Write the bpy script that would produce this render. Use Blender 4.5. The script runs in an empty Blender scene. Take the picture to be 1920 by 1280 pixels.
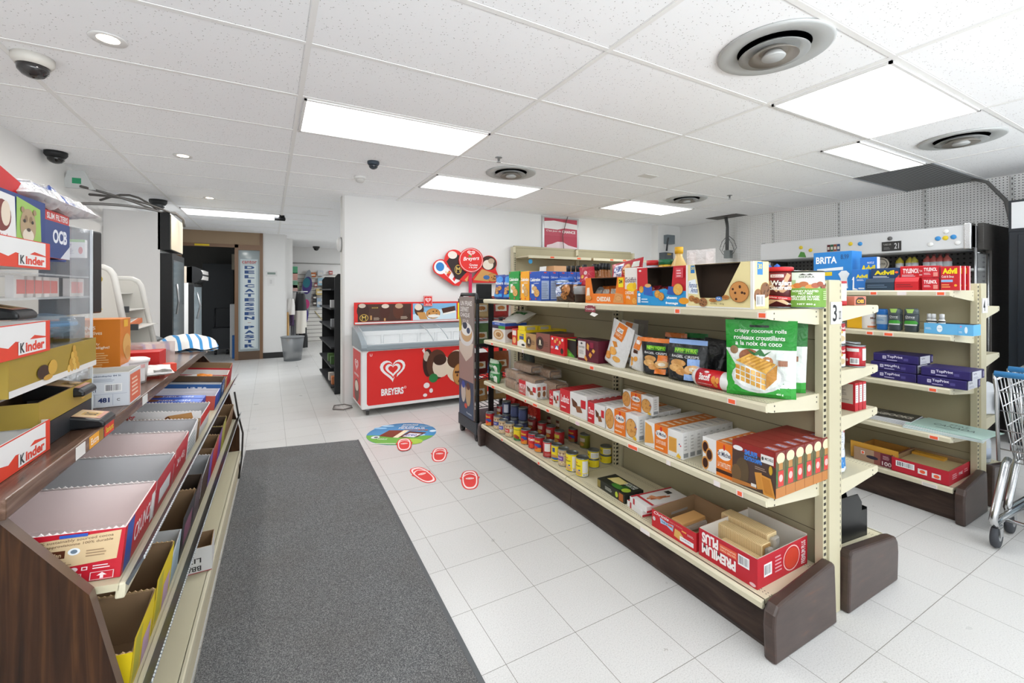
import bpy, math, random
from mathutils import Vector, Matrix
random.seed(7)
sc = bpy.context.scene
COL = sc.collection
# ---------------------------------------------------------------- camera, light, exposure
F, YAW, HZ, EYE = 824.0, 0.504, 544.4, 1.327      # focal length in px of the 1920 frame, heading, horizon row, eye height
cd = bpy.data.cameras.new('camera'); cam = bpy.data.objects.new('camera', cd); COL.objects.link(cam)
cam.location = (0, 0, EYE); cam.rotation_euler = (math.pi/2, 0, -YAW)
cd.sensor_width = 36; cd.lens = F/1920*36; cd.shift_y = -(640-HZ)/1920; cd.clip_start = .02; cd.clip_end = 60
sc.camera = cam
vs = sc.view_settings
vs.view_transform = 'Standard'; vs.look = 'None'; vs.gamma = 1; vs.use_curve_mapping = False; vs.exposure = 0.04
wd = bpy.data.worlds.new('daylight'); sc.world = wd; wd.use_nodes = True
wd.node_tree.nodes['Background'].inputs[0].default_value = (.86, .93, 1, 1)
wd.node_tree.nodes['Background'].inputs[1].default_value = 1.5
sc.cycles.max_bounces = 8; sc.cycles.diffuse_bounces = 5; sc.cycles.transparent_max_bounces = 16
sc.cycles.sample_clamp_indirect = 6
def area(name, loc, sx, sy, power, rot=(0, 0, 0), col=(.925, .967, 1), spread=180):
    l = bpy.data.lights.new(name, 'AREA'); l.shape = 'RECTANGLE'; l.size = sx; l.size_y = sy; l.energy = power; l.color = col
    l.spread = math.radians(spread)
    o = bpy.data.objects.new(name, l); o.location = loc; o.rotation_euler = rot; COL.objects.link(o); return o
CEIL = 2.437
PANELS = [(.77, 3.08, 1.19, .58), (1.99, 4.30, 1.19, .58), (4.44, 4.30, 1.16, .58), (3.22, 1.26, 1.19, .58), (4.42, 1.74, 1.19, .26),
          (-.46, 7.55, 1.19, .58), (-.46, -.6, 1.19, .58), (1.99, -1.8, 1.19, .58), (4.42, -1.8, 1.19, .58), (3.2, 8.4, 1.19, .58), (2.6, 10.6, 1.19, .58)]  # last entry is an unseen panel added to light the far room
for i, (x, y, a, b) in enumerate(PANELS):
    area('panel_light', (x, y, CEIL-.03), a*.96, b*.94, (20 if x < 0 and y < 0 else 8 if y < 0 else 8.5 if x > 3 and y < 2 else 13 if y < 6 else 30)*(a*b/.69))
area('storefront_fill', (2.2, -3.2, 1.35), 6.4, 1.7, 14, (math.radians(96), 0, 0), (.93, .97, 1))  # fill lamp added just outside the unseen front window
area('ceiling_fill', (2.2, -6.2, .02), 11, 6, 4600, (math.radians(180), 0, 0), (.93, .97, 1))      # fill lamp added outside, aimed up to brighten the ceiling
for x, y in ((-.624, 2.56), (-.626, 4.484), (-.631, 6.372)): area('downlight_beam', (x, y, CEIL-.02), .09, .09, 9, col=(1, .96, .9))
# ---------------------------------------------------------------- pixel helpers: photo pixel -> point on a real plane
CC, SS = math.cos(YAW), math.sin(YAW)
def _r(px, py=HZ):
    a = (px-960)/F; return (a*CC+SS, -a*SS+CC, -(py-HZ)/F)
def atz(px, py, z):
    d = _r(px, py); t = (z-EYE)/d[2]; return (t*d[0], t*d[1])
def yx(px, X):
    d = _r(px); return X*d[1]/d[0]
def xy_(px, Y):
    d = _r(px); return Y*d[0]/d[1]
def zx(px, py, X):
    d = _r(px, py); return EYE+X/d[0]*d[2]
def zy(px, py, Y):
    d = _r(px, py); return EYE+Y/d[1]*d[2]
# ---------------------------------------------------------------- materials
def lin(h):
    h = h.lstrip('#')
    if len(h) == 3: h = ''.join(c*2 for c in h)
    f = lambda v: v/12.92 if v <= .04045 else ((v+.055)/1.055)**2.4
    return tuple(f(int(h[i:i+2], 16)/255) for i in (0, 2, 4))+(1,)
_M = {}
def mat(h, rough=.5, metal=0., trans=0., alpha=1., emit=0., ior=1.45, coat=0.):
    k = (h, rough, metal, trans, alpha, emit, coat)
    if k in _M: return _M[k]
    m = bpy.data.materials.new('surface_'+h.strip('#')); m.use_nodes = True
    b = m.node_tree.nodes['Principled BSDF']; I = b.inputs
    I['Base Color'].default_value = lin(h); I['Roughness'].default_value = rough; I['Metallic'].default_value = metal
    I['Transmission Weight'].default_value = trans; I['Alpha'].default_value = alpha; I['IOR'].default_value = ior
    I['Coat Weight'].default_value = coat
    if emit: I['Emission Color'].default_value = lin(h); I['Emission Strength'].default_value = emit
    _M[k] = m; return m
def foil(h, rough=.25, metal=0.):                        # crinkled packet film
    k = ('foil', h, rough, metal)
    if k not in _M:
        m = mat(h, rough, metal).copy(); t = m.node_tree; n1 = t.nodes.new('ShaderNodeTexNoise'); n1.inputs['Scale'].default_value = 22; n1.inputs['Detail'].default_value = 3; n1.inputs['Distortion'].default_value = .8
        tc = t.nodes.new('ShaderNodeNewGeometry'); bp = t.nodes.new('ShaderNodeBump'); bp.inputs['Strength'].default_value = .55; bp.inputs['Distance'].default_value = .012
        t.links.new(tc.outputs['Position'], n1.inputs['Vector']); t.links.new(n1.outputs['Fac'], bp.inputs['Height']); t.links.new(bp.outputs[0], t.nodes['Principled BSDF'].inputs['Normal']); _M[k] = m
    return _M[k]
class N:                                                    # small node-graph writer
    def __init__(s, name, rough=.5, metal=0.):
        s.m = bpy.data.materials.new(name); s.m.use_nodes = True; s.t = s.m.node_tree
        s.b = s.t.nodes['Principled BSDF']; s.b.inputs['Roughness'].default_value = rough; s.b.inputs['Metallic'].default_value = metal
        g = s.t.nodes.new('ShaderNodeNewGeometry'); s.pos = g.outputs['Position']; s.nor = g.outputs['Normal']
        tc = s.t.nodes.new('ShaderNodeTexCoord'); s.obj = tc.outputs['Object']
    def sep(s, v):
        n = s.t.nodes.new('ShaderNodeSeparateXYZ'); s.t.links.new(v, n.inputs[0]); return n.outputs
    def ma(s, op, a, b=0., c=0.):
        n = s.t.nodes.new('ShaderNodeMath'); n.operation = op
        for i, v in enumerate((a, b, c)):
            if isinstance(v, (int, float)): n.inputs[i].default_value = v
            else: s.t.links.new(v, n.inputs[i])
        return n.outputs[0]
    def vec(s, v, sc=(1, 1, 1), loc=(0, 0, 0)):
        n = s.t.nodes.new('ShaderNodeMapping'); s.t.links.new(v, n.inputs[0]); n.inputs['Scale'].default_value = sc; n.inputs['Location'].default_value = loc
        return n.outputs[0]
    def noise(s, v, scale, detail=2, rough=.5):
        n = s.t.nodes.new('ShaderNodeTexNoise'); s.t.links.new(v, n.inputs['Vector']); n.inputs['Scale'].default_value = scale
        n.inputs['Detail'].default_value = detail; n.inputs['Roughness'].default_value = rough; return n.outputs['Fac']
    def vor(s, v, scale):
        n = s.t.nodes.new('ShaderNodeTexVoronoi'); s.t.links.new(v, n.inputs['Vector']); n.inputs['Scale'].default_value = scale; return n.outputs['Distance']
    def ramp(s, f, stops):
        n = s.t.nodes.new('ShaderNodeValToRGB'); s.t.links.new(f, n.inputs[0]); e = n.color_ramp.elements
        while len(e) < len(stops): e.new(.5)
        for i, (p, c) in enumerate(stops): e[i].position = p; e[i].color = lin(c)
        return n.outputs[0]
    def mix(s, f, a, b):
        n = s.t.nodes.new('ShaderNodeMix'); n.data_type = 'RGBA'
        for i, v in ((0, f), (6, a), (7, b)):
            if isinstance(v, str): n.inputs[i].default_value = lin(v)
            elif isinstance(v, (int, float)): n.inputs[i].default_value = v
            else: s.t.links.new(v, n.inputs[i])
        return n.outputs[2]
    def line(s, x, period, off, half):                      # 1 on lines every period
        f = s.ma('FRACT', s.ma('DIVIDE', s.ma('SUBTRACT', x, off-period/2), period))
        return s.ma('LESS_THAN', s.ma('ABSOLUTE', s.ma('SUBTRACT', f, .5)), half/period)
    def dots(s, a, b, per, rad, oa=0., ob=0.):
        fa = s.ma('MULTIPLY', s.ma('SUBTRACT', s.ma('FRACT', s.ma('DIVIDE', s.ma('ADD', a, oa), per)), .5), per)
        fb = s.ma('MULTIPLY', s.ma('SUBTRACT', s.ma('FRACT', s.ma('DIVIDE', s.ma('ADD', b, ob), per)), .5), per)
        return s.ma('LESS_THAN', s.ma('SQRT', s.ma('ADD', s.ma('MULTIPLY', fa, fa), s.ma('MULTIPLY', fb, fb))), rad)
    def bump(s, h, st=.2, dist=.002):
        n = s.t.nodes.new('ShaderNodeBump'); n.inputs['Strength'].default_value = st; n.inputs['Distance'].default_value = dist
        s.t.links.new(h, n.inputs['Height']); s.t.links.new(n.outputs[0], s.b.inputs['Normal'])
    def done(s, col, rough=None):
        s.t.links.new(col, s.b.inputs['Base Color'])
        if rough is not None: s.t.links.new(rough, s.b.inputs['Roughness'])
        return s.m
# floor: 12 inch vinyl tiles
n = N('vinyl_floor_tiles', .32); x, y, z = n.sep(n.pos)
ln = n.ma('MAXIMUM', n.line(x, .3048, .7351, .0011), n.line(y, .3048, 1.0716, .0011))
sp = n.ramp(n.noise(n.pos, 210, 3, .6), [(.33, '#b9b8b6'), (.47, '#cdccca'), (.62, '#d2d1cf'), (.72, '#dedddb')])
cl = n.mix(n.ramp(n.noise(n.pos, 1.1, 3), [(.38, '#000'), (.75, '#fff')]), sp, n.mix(.3, sp, '#b5b1a9'))
tv = n.t.nodes.new('ShaderNodeTexWhiteNoise'); 
fl = n.t.nodes.new('ShaderNodeVectorMath'); fl.operation = 'FLOOR'
n.t.links.new(n.vec(n.pos, (1/.3048, 1/.3048, 0), (-.7351/.3048, -1.0716/.3048, 0)), fl.inputs[0]); n.t.links.new(fl.outputs[0], tv.inputs['Vector'])
cl = n.mix(n.ma('MULTIPLY', tv.outputs['Value'], .25), cl, '#d8d7d4')
dirt = n.ma('MULTIPLY', n.ma('GREATER_THAN', n.noise(n.pos, 9, 4, .7), .70), .5)
cl = n.mix(dirt, cl, '#8f8a82')
rg = n.t.nodes.new('ShaderNodeMapRange'); n.t.links.new(n.noise(n.pos, 4, 2), rg.inputs[0]); rg.inputs[3].default_value = .22; rg.inputs[4].default_value = .42
M_FLOOR = n.done(n.mix(ln, cl, '#77736c'), rg.outputs[0])
# ceiling: fissured mineral tiles
n = N('mineral_ceiling_tiles', .9); v = n.vor(n.vec(n.pos, (1, 1, 0)), 70)
d = n.ma('MULTIPLY', n.ma('LESS_THAN', v, .17), n.ma('GREATER_THAN', n.noise(n.pos, 60, 1), .47))
x, y, z = n.sep(n.pos)
tile = n.mix(n.noise(n.pos, .9, 2), '#f7f8fa', '#fbfbfc')
gap = n.ma('MAXIMUM', n.line(x, 1.219, .138, .0012), n.line(y, .6096, 1.5465, .0012))
M_CEIL = n.done(n.mix(n.ma('MULTIPLY', gap, .4), n.mix(n.ma('MULTIPLY', d, .75), tile, '#8d8982'), '#6e6a66'))
n = N('painted_wall', .6); M_WALL = n.done(n.mix(n.noise(n.pos, 1.5, 4), '#e4e3e1', '#edecea'))
def beige(name, a, b, perf=False, slots=False):
    n = N(name, .42); c = n.mix(n.noise(n.pos, 3, 4), a, b)
    if perf:                                               # two rows of punched holes near both long edges (object space)
        x, y, z = n.sep(n.obj); up = n.ma('GREATER_THAN', n.sep(n.nor)[2], .7)
        ay = n.ma('ABSOLUTE', y)
        row = n.ma('LESS_THAN', n.ma('ABSOLUTE', n.ma('SUBTRACT', ay, perf)), .0127)
        h = n.ma('MULTIPLY', n.ma('MULTIPLY', n.dots(x, n.ma('SUBTRACT', ay, perf), .0127, .0024), row), up)
        c = n.mix(h, c, '#2a2620')
    return n.done(c)
M_BEIGE = beige('beige_steel', '#c3ba9b', '#cbc2a5')
M_BEIGED = beige('beige_back_panel', '#b0a688', '#b9b092')
M_PERF = beige('perforated_beige_steel', '#cac2a5', '#d2caae', .155)
M_RAIL = beige('beige_price_rail', '#cdc5a9', '#d6cfb6')
def wood(name, a, b, c, sc=(9, 9, 1.2), rough=.5):
    n = N(name, rough); n.b.inputs['Specular IOR Level'].default_value = .22; v = n.vec(n.pos, sc); w = n.t.nodes.new('ShaderNodeTexNoise'); n.t.links.new(v, w.inputs['Vector'])
    w.inputs['Scale'].default_value = 2.2; w.inputs['Detail'].default_value = 6; w.inputs['Distortion'].default_value = 1.2
    return n.done(n.ramp(w.outputs['Fac'], [(.3, a), (.5, b), (.68, c)]))
M_WOOD = wood('dark_walnut_laminate', '#1c0f07', '#361f10', '#4d3018', (22, 22, 1.0))
M_TOP = wood('worn_walnut_countertop', '#402c22', '#624a3c', '#806658', (16, 1.1, 16), .25)
M_KICK = wood('brown_kick_plate', '#2f2420', '#3d302a', '#4a3b33', (2, 2, 12), .4)
n = N('worn_brown_end_panel', .33); M_END = n.done(n.ramp(n.noise(n.vec(n.pos, (3, 3, 14)), 2.5, 5, .65), [(.3, '#382b26'), (.62, '#483832'), (.8, '#643f2b')]))
n = N('grey_loop_carpet', .95); nz = n.noise(n.pos, 260, 2, .8); st = n.noise(n.pos, 1.6, 4, .6)
cc = n.ramp(nz, [(.3, '#333536'), (.5, '#606162'), (.68, '#989896')])
cc = n.mix(n.ma('MULTIPLY', n.ramp(st, [(.42, '#000'), (.72, '#fff')]), .35), cc, '#57504a'); n.bump(nz, .6, .004); M_MAT = n.done(cc)
def peg(name, base, hole, per=.0254, rad=.0043):
    n = N(name, .6); x, y, z = n.sep(n.pos)
    d = n.dots(y, z, per, rad); c = n.mix(n.noise(n.pos, 2, 3), base, base)
    sm = n.ramp(n.noise(n.vec(n.pos, (1, 1, 1)), 3, 4), [(.3, '#000'), (.8, '#fff')])
    return n.done(n.mix(d, c, hole))
M_PEG = peg('white_pegboard', '#f1f1f0', '#33312f')
n = N('slatted_wall_board', .5); x, y, z = n.sep(n.pos); M_SLAT = n.done(n.mix(n.line(z, .1, .03, .006), '#e2dfd9', '#6b675f'))
n = N('vent_louvre', .5, .3); x, y, z = n.sep(n.pos); M_LOUV = n.done(n.mix(n.line(y, .026, 0, .007), '#87898a', '#333435'))
n = N('striped_cloth', .8); x, y, z = n.sep(n.obj); M_CLOTH = n.done(n.mix(n.line(n.ma('ADD', x, n.ma('MULTIPLY', y, .35)), .058, 0, .009), '#e7e5e0', '#3f8fc9'))
M_CHROME = mat('#c9cacb', .22, 1.); M_STEEL = mat('#a9abad', .35, .9); M_BLACK = mat('#17181a', .4); M_BLACKM = mat('#1d1e20', .6)
M_WHITE = mat('#e9e8e6', .4); M_CAN = mat('#8f969a', .3, .85); M_GREY = mat('#8d9196', .5)
M_CLEAR = mat('#f4f6f7', .04, 0, 0, .14); M_GLASS = mat('#dfe7ea', .03, 0, 0, .18); M_KRAFT = mat('#9b7d5d', .85); M_KRAFTD = mat('#6d5a49', .85)
M_INWHITE = mat('#cfcccb', .8); M_DARKIN = mat('#4a3b30', .9)
# ---------------------------------------------------------------- mesh building
class MB:
    def __init__(s): s.v = []; s.f = []; s.mi = []; s.mats = []; s.sm = []
    def _m(s, m):
        if isinstance(m, str): m = mat(m)
        if m not in s.mats: s.mats.append(m)
        return s.mats.index(m)
    def face(s, pts, m, smooth=False):
        b = len(s.v); s.v += [tuple(p) for p in pts]; s.f.append(tuple(range(b, b+len(pts)))); s.mi.append(s._m(m)); s.sm.append(smooth); return s
    def mesh(s, vs_, fs, m, smooth=False):
        b = len(s.v); s.v += [tuple(p) for p in vs_]; k = s._m(m)
        for f in fs: s.f.append(tuple(i+b for i in f)); s.mi.append(k); s.sm.append(smooth)
        return s
    def box(s, x0, y0, z0, x1, y1, z1, m, rot=None):
        P = [(x0, y0, z0), (x1, y0, z0), (x1, y1, z0), (x0, y1, z0), (x0, y0, z1), (x1, y0, z1), (x1, y1, z1), (x0, y1, z1)]
        if rot is not None: P = [tuple(rot @ Vector(p)) for p in P]
        return s.mesh(P, [(3, 2, 1, 0), (4, 5, 6, 7), (0, 1, 5, 4), (1, 2, 6, 5), (2, 3, 7, 6), (3, 0, 4, 7)], m)
    def prism(s, poly, axis, a, b, m, smooth=False):       # polygon of 2-D points pushed along an axis
        def P(u, v, w): return {'x': (w, u, v), 'y': (u, w, v), 'z': (u, v, w)}[axis]
        n = len(poly); V = [P(u, v, a) for u, v in poly]+[P(u, v, b) for u, v in poly]
        Fs = [tuple(range(n))[::-1], tuple(range(n, 2*n))]+[(i, (i+1) % n, n+(i+1) % n, n+i) for i in range(n)]
        return s.mesh(V, Fs, m, smooth)
    def lathe(s, prof, m, seg=24, c=(0, 0, 0), smooth=True, axis='z', sx=1., sy=1.):
        V = []; k = len(prof)
        for i in range(seg):
            a = 2*math.pi*i/seg
            for r, h in prof:
                p = (r*math.cos(a)*sx, r*math.sin(a)*sy, h)
                if axis == 'y': p = (p[0], p[2], p[1])
                if axis == 'x': p = (p[2], p[0], p[1])
                V.append((p[0]+c[0], p[1]+c[1], p[2]+c[2]))
        Fs = []
        for i in range(seg):
            j = (i+1) % seg
            for q in range(k-1): Fs.append((i*k+q, j*k+q, j*k+q+1, i*k+q+1))
        if prof[0][0] > 1e-6: Fs.append(tuple(i*k for i in range(seg))[::-1])
        if prof[-1][0] > 1e-6: Fs.append(tuple(i*k+k-1 for i in range(seg)))
        b = len(s.f); s.mesh(V, Fs, m, smooth)
        for q in range(len(s.f)-2, len(s.f)):
            if len(s.f[q]) == seg: s.sm[q] = False
        return s
    def tube(s, path, r, m, seg=8, closed=False):
        pts = [Vector(p) for p in path]; n = len(pts); V = []; up = Vector((0, 0, 1)); prev = None
        for i, p in enumerate(pts):
            a = pts[(i-1) % n] if (closed or i > 0) else p; b = pts[(i+1) % n] if (closed or i < n-1) else p
            t = (b-a); t = t.normalized() if t.length > 1e-9 else Vector((0, 0, 1))
            if prev is None: prev = (up if abs(t.z) < .9 else Vector((1, 0, 0)))
            nx = (prev-t*prev.dot(t)); nx = nx.normalized() if nx.length > 1e-6 else t.orthogonal().normalized(); prev = nx
            ny = t.cross(nx); rr = r[i] if isinstance(r, (list, tuple)) else r
            for k in range(seg):
                an = 2*math.pi*k/seg; V.append(p+nx*math.cos(an)*rr+ny*math.sin(an)*rr)
        Fs = []
        for i in range(n if closed else n-1):
            j = (i+1) % n
            for k in range(seg): Fs.append((i*seg+k, i*seg+(k+1) % seg, j*seg+(k+1) % seg, j*seg+k))
        if not closed: Fs += [tuple(range(seg))[::-1], tuple(range((n-1)*seg, n*seg))]
        return s.mesh(V, Fs, m, True)
    def build(s, name, parent=None, loc=(0, 0, 0), rot=(0, 0, 0), bevel=0, **tg):
        me = bpy.data.meshes.new(name); me.from_pydata(s.v, [], s.f); me.update()
        for m in s.mats: me.materials.append(m)
        me.polygons.foreach_set('material_index', s.mi); me.polygons.foreach_set('use_smooth', s.sm)
        o = bpy.data.objects.new(name, me); COL.objects.link(o); o.location = loc; o.rotation_euler = rot
        if parent: o.parent = parent
        if bevel:
            b = o.modifiers.new('soft', 'BEVEL'); b.width = bevel; b.segments = 2; b.limit_method = 'ANGLE'; b.angle_limit = .7
        if tg: tag(o, **tg)
        return o
def tag(o, label=None, cat=None, group=None, kind=None):
    if label: o['label'] = label
    if cat: o['category'] = cat
    if group: o['group'] = group
    if kind: o['kind'] = kind
    return o
def empty(name, loc=(0, 0, 0), rz=0, **tg):
    o = bpy.data.objects.new(name, None); COL.objects.link(o); o.location = loc; o.rotation_euler = (0, 0, rz); o.empty_display_size = .05
    return tag(o, **tg)
def structure(mb, name, **k): return tag(mb.build(name, **k), kind='structure')
def dup(o, loc=None, rot=None, label=None, group=None, parent=None):
    c = o.copy(); COL.objects.link(c)
    if parent is not None: c.parent = parent
    if loc is not None: c.location = loc
    if rot is not None: c.rotation_euler = rot if isinstance(rot, tuple) else (0, 0, rot)
    if label: c['label'] = label
    if group: c['group'] = group
    for ch in list(o.children): dup(ch, parent=c)
    return c
ORD = ['front', 'second', 'third', 'fourth', 'fifth', 'sixth', 'seventh', 'eighth', 'ninth', 'tenth', 'eleventh', 'twelfth']
# ---------------------------------------------------------------- lettering and printed artwork
_G = {}
def glyphs(text, bold=.0, sp=1.):
    k = (text, bold, sp)
    if k in _G: return _G[k]
    cu = bpy.data.curves.new('lettering', 'FONT'); cu.body = text; cu.size = 1; cu.resolution_u = 3; cu.offset = bold; cu.space_character = sp; cu.align_x = 'LEFT'; cu.space_line = .8
    ob = bpy.data.objects.new('lettering', cu); me = bpy.data.meshes.new_from_object(ob)
    V = [(v.co.x, v.co.y) for v in me.vertices]; Fs = [tuple(p.vertices) for p in me.polygons]
    bpy.data.objects.remove(ob); bpy.data.curves.remove(cu); bpy.data.meshes.remove(me)
    if V:
        x0, x1 = min(v[0] for v in V), max(v[0] for v in V); y0, y1 = min(v[1] for v in V), max(v[1] for v in V)
        V = [((a-x0)/(x1-x0 or 1), (b-y0)/(y1-y0 or 1)) for a, b in V]
    _G[k] = (V, Fs); return _G[k]
def clip(P, ax, lo, hi):                                    # polygon cut to a strip
    for s, lim in ((1, lo), (-1, hi)):
        Q = []; n = len(P)
        for i in range(n):
            p, q = P[i], P[(i+1) % n]; a, b = s*(p[ax]-lim), s*(q[ax]-lim)
            if a >= 0: Q.append(p)
            if (a > 0 and b < 0) or (a < 0 and b > 0):
                t = a/(a-b); Q.append((p[0]+(q[0]-p[0])*t, p[1]+(q[1]-p[1])*t))
        P = Q
        if len(P) < 3: return []
    return P
def art(parent, surf, spec, name='front_print', sub=1, rough=.45):
    """surf(u, v, offset) -> local point. spec: r rectangle, e ellipse, p polygon, t text fitted to a rectangle, k biscuit, b barcode, l small print"""
    mb = MB(); lay = [0]; grid = sub if isinstance(sub, tuple) else None
    if grid: sub = 1
    def put(V, Fs, c):
        lay[0] += 1; off = (.0009+.00018*lay[0]) if grid else .0004+.00013*lay[0]
        if grid and len(Fs) < 4:
            V2 = []; F2 = []
            for f in Fs:
                P = [V[i] for i in f]; u0, u1 = min(p[0] for p in P), max(p[0] for p in P)
                for i in range(int(u0*grid[0]+1e-6), min(grid[0], int(u1*grid[0])+1)):
                    A = clip(P, 0, i/grid[0], (i+1)/grid[0])
                    if not A: continue
                    v0, v1 = min(p[1] for p in A), max(p[1] for p in A)
                    for j in range(int(v0*grid[1]+1e-6), min(grid[1], int(v1*grid[1])+1)):
                        B = clip(A, 1, j/grid[1], (j+1)/grid[1])
                        if B: F2.append(tuple(range(len(V2), len(V2)+len(B)))); V2 += B
            V, Fs = V2, F2
            if not Fs: return
        mb.mesh([surf(u, v, off) for u, v in V], Fs, (foil if grid == (14, 18) else mat)(c, rough) if isinstance(c, str) else c)
    def rect(a, b, c, d, col):
        nx = sub; ny = sub; V = [(a+(c-a)*i/nx, b+(d-b)*j/ny) for j in range(ny+1) for i in range(nx+1)]
        put(V, [(j*(nx+1)+i, j*(nx+1)+i+1, (j+1)*(nx+1)+i+1, (j+1)*(nx+1)+i) for j in range(ny) for i in range(nx)], col)
    def ell(cu, cv, ru, rv, col, n=20, rot=0):
        R = [(cu+ru*math.cos(2*math.pi*i/n+rot), cv+rv*math.sin(2*math.pi*i/n+rot)) for i in range(n)]
        if sub > 1:
            r2 = [(cu+(p[0]-cu)*.5, cv+(p[1]-cv)*.5) for p in R]
            put(R+r2+[(cu, cv)], [(i, (i+1) % n, n+(i+1) % n, n+i) for i in range(n)]+[(n+i, n+(i+1) % n, 2*n) for i in range(n)], col)
        else: put(R, [tuple(range(n))], col)
    for e in spec:
        k = e[0]
        if k == 'r': rect(*e[1:6])
        elif k == 'e': ell(*e[1:6])
        elif k == 'p': put(e[1], [tuple(range(len(e[1])))], e[2])
        elif k == 't':
            _, tx, a, b, c, d, col = e[:7]; o = e[7] if len(e) > 7 else {}
            V, Fs = glyphs(tx, o.get('bold', .015), o.get('sp', 1.)); sl = o.get('slant', 0); rr = o.get('rot', 0)
            W = []
            for u, v in V:
                if o.get('flip'): u, v = 1-u, 1-v
                U, Vv = a+(c-a)*u+(d-b)*v*sl, b+(d-b)*v+(u*(o.get('rise', 0)))
                W.append((U, Vv))
            if rr == 90: W = [(a+(c-a)*(1-v), b+(d-b)*u) for u, v in V]
            if rr == -90: W = [(a+(c-a)*v, b+(d-b)*(1-u)) for u, v in V]
            put(W, Fs, col)
        elif k == 'k':                                      # biscuit with chips or crumb marks
            _, cu, cv, ru, rv = e[:5]; c1 = e[5] if len(e) > 5 else '#c98f4e'; c2 = e[6] if len(e) > 6 else '#4a2a18'
            ell(cu, cv, ru*1.04, rv*1.04, '#9a6430'); ell(cu, cv, ru*.97, rv*.97, c1)
            rnd = random.Random(int(cu*1000+cv*77))
            for q in range(8):
                a = rnd.random()*6.28; r = .2+.6*rnd.random(); ell(cu+ru*r*math.cos(a), cv+rv*r*math.sin(a), ru*.13, rv*.13, c2, 6)
        elif k == 'b':
            _, a, b, c, d = e[:5]; rect(a, b, c, d, '#eeeeee'); rnd = random.Random(5); x = a+(c-a)*.08
            V = []; Fs = []
            while x < c-(c-a)*.1:
                w = (c-a)*rnd.choice((.02, .03, .05)); q = len(V); V += [(x, b+(d-b)*.15), (x+w, b+(d-b)*.15), (x+w, b+(d-b)*.88), (x, b+(d-b)*.88)]; Fs.append((q, q+1, q+2, q+3)); x += w+(c-a)*rnd.choice((.02, .035, .05))
            put(V, Fs, '#33363c')
        elif k == 'l':
            _, a, b, c, d, nn, col = e[:7]; rnd = random.Random(3); V = []; Fs = []
            for i in range(nn):
                y0 = d-(d-b)*(i+.8)/nn; y1 = y0+(d-b)*.42/nn; w = (c-a)*(.65+.35*rnd.random()); q = len(V)
                V += [(a, y0), (a+w, y0), (a+w, y1), (a, y1)]; Fs.append((q, q+1, q+2, q+3))
            put(V, Fs, col)
    return mb.build(name, parent)
def flat(o, u, v):                                          # planar surface: origin, u edge, v edge
    o, u, v = Vector(o), Vector(u), Vector(v); n = u.cross(v).normalized()
    return lambda a, b, off=0: tuple(o+u*a+v*b+n*off)
def face_of(side, w, d, h):
    if side == 'front': return flat((-w/2, -d/2, 0), (w, 0, 0), (0, 0, h))
    if side == 'right': return flat((w/2, -d/2, 0), (0, d, 0), (0, 0, h))
    if side == 'left': return flat((-w/2, d/2, 0), (0, -d, 0), (0, 0, h))
    if side == 'back': return flat((w/2, d/2, 0), (-w, 0, 0), (0, 0, h))
    return flat((-w/2, -d/2, h), (w, 0, 0), (0, d, 0))
def wrap(r, span=2.6, z0=0, z1=1, mid=0):
    return lambda u, v, off=0: ((r+off)*math.sin((u-.5)*span+mid), -(r+off)*math.cos((u-.5)*span+mid), z0+(z1-z0)*v)
def prints(o, w, d, h, faces):
    for s, sp in faces.items(): art(o, face_of(s, w, d, h), sp, s+'_print')
def carton(name, w, d, h, col, faces={}, loc=(0, 0, 0), rz=0, bev=.0015, rough=.42, tilt=0, **tg):
    mb = MB().box(-w/2, -d/2, 0, w/2, d/2, h, mat(col, rough))
    o = mb.build(name, None, loc, (tilt, 0, rz), bevel=bev, **tg); prints(o, w, d, h, faces); return o
def tray(name, w, d, h, out, inn=None, faces={}, loc=(0, 0, 0), rz=0, front=None, back=None, slope=0, t=.003, rot=None, **tg):
    """open carton: outer print colour, inner board; front/back = other wall heights, slope = side walls fall to the front"""
    f = h if front is None else front; b = h if back is None else back; i = inn or M_KRAFT; mo = mat(out) if isinstance(out, str) else out
    mb = MB(); e = .0007
    mb.box(-w/2, -d/2, 0, w/2, d/2, t, i)
    mb.box(-w/2, -d/2, 0, w/2, -d/2+t, f, i); mb.box(-w/2, -d/2-e, 0, w/2, -d/2, f, mo)
    mb.box(-w/2, d/2-t, 0, w/2, d/2, b, i); mb.box(-w/2, d/2, 0, w/2, d/2+e, b, mo)
    for s in (-1, 1):
        pl = [(-d/2, 0), (d/2, 0), (d/2, b), (-d/2, f)] if slope else [(-d/2, 0), (d/2, 0), (d/2, h), (-d/2, h)]
        if not slope: pl = [(-d/2, 0), (d/2, 0), (d/2, min(b, h)), (-d/2, h if f >= h else f+(h-f)*.0)] if f < h else pl
        mb.prism(pl, 'x', s*w/2-t*(s > 0), s*w/2+t*(s < 0), i); mb.prism(pl, 'x', s*w/2, s*(w/2+e), mo)
    o = mb.build(name, None, loc, rot or (0, 0, rz), **tg); prints(o, w+2*e, d+2*e, f, {k: v for k, v in faces.items() if k in ('front',)})
    prints(o, w+2*e, d+2*e, h, {k: v for k, v in faces.items() if k not in ('front',)})
    return o
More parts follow.
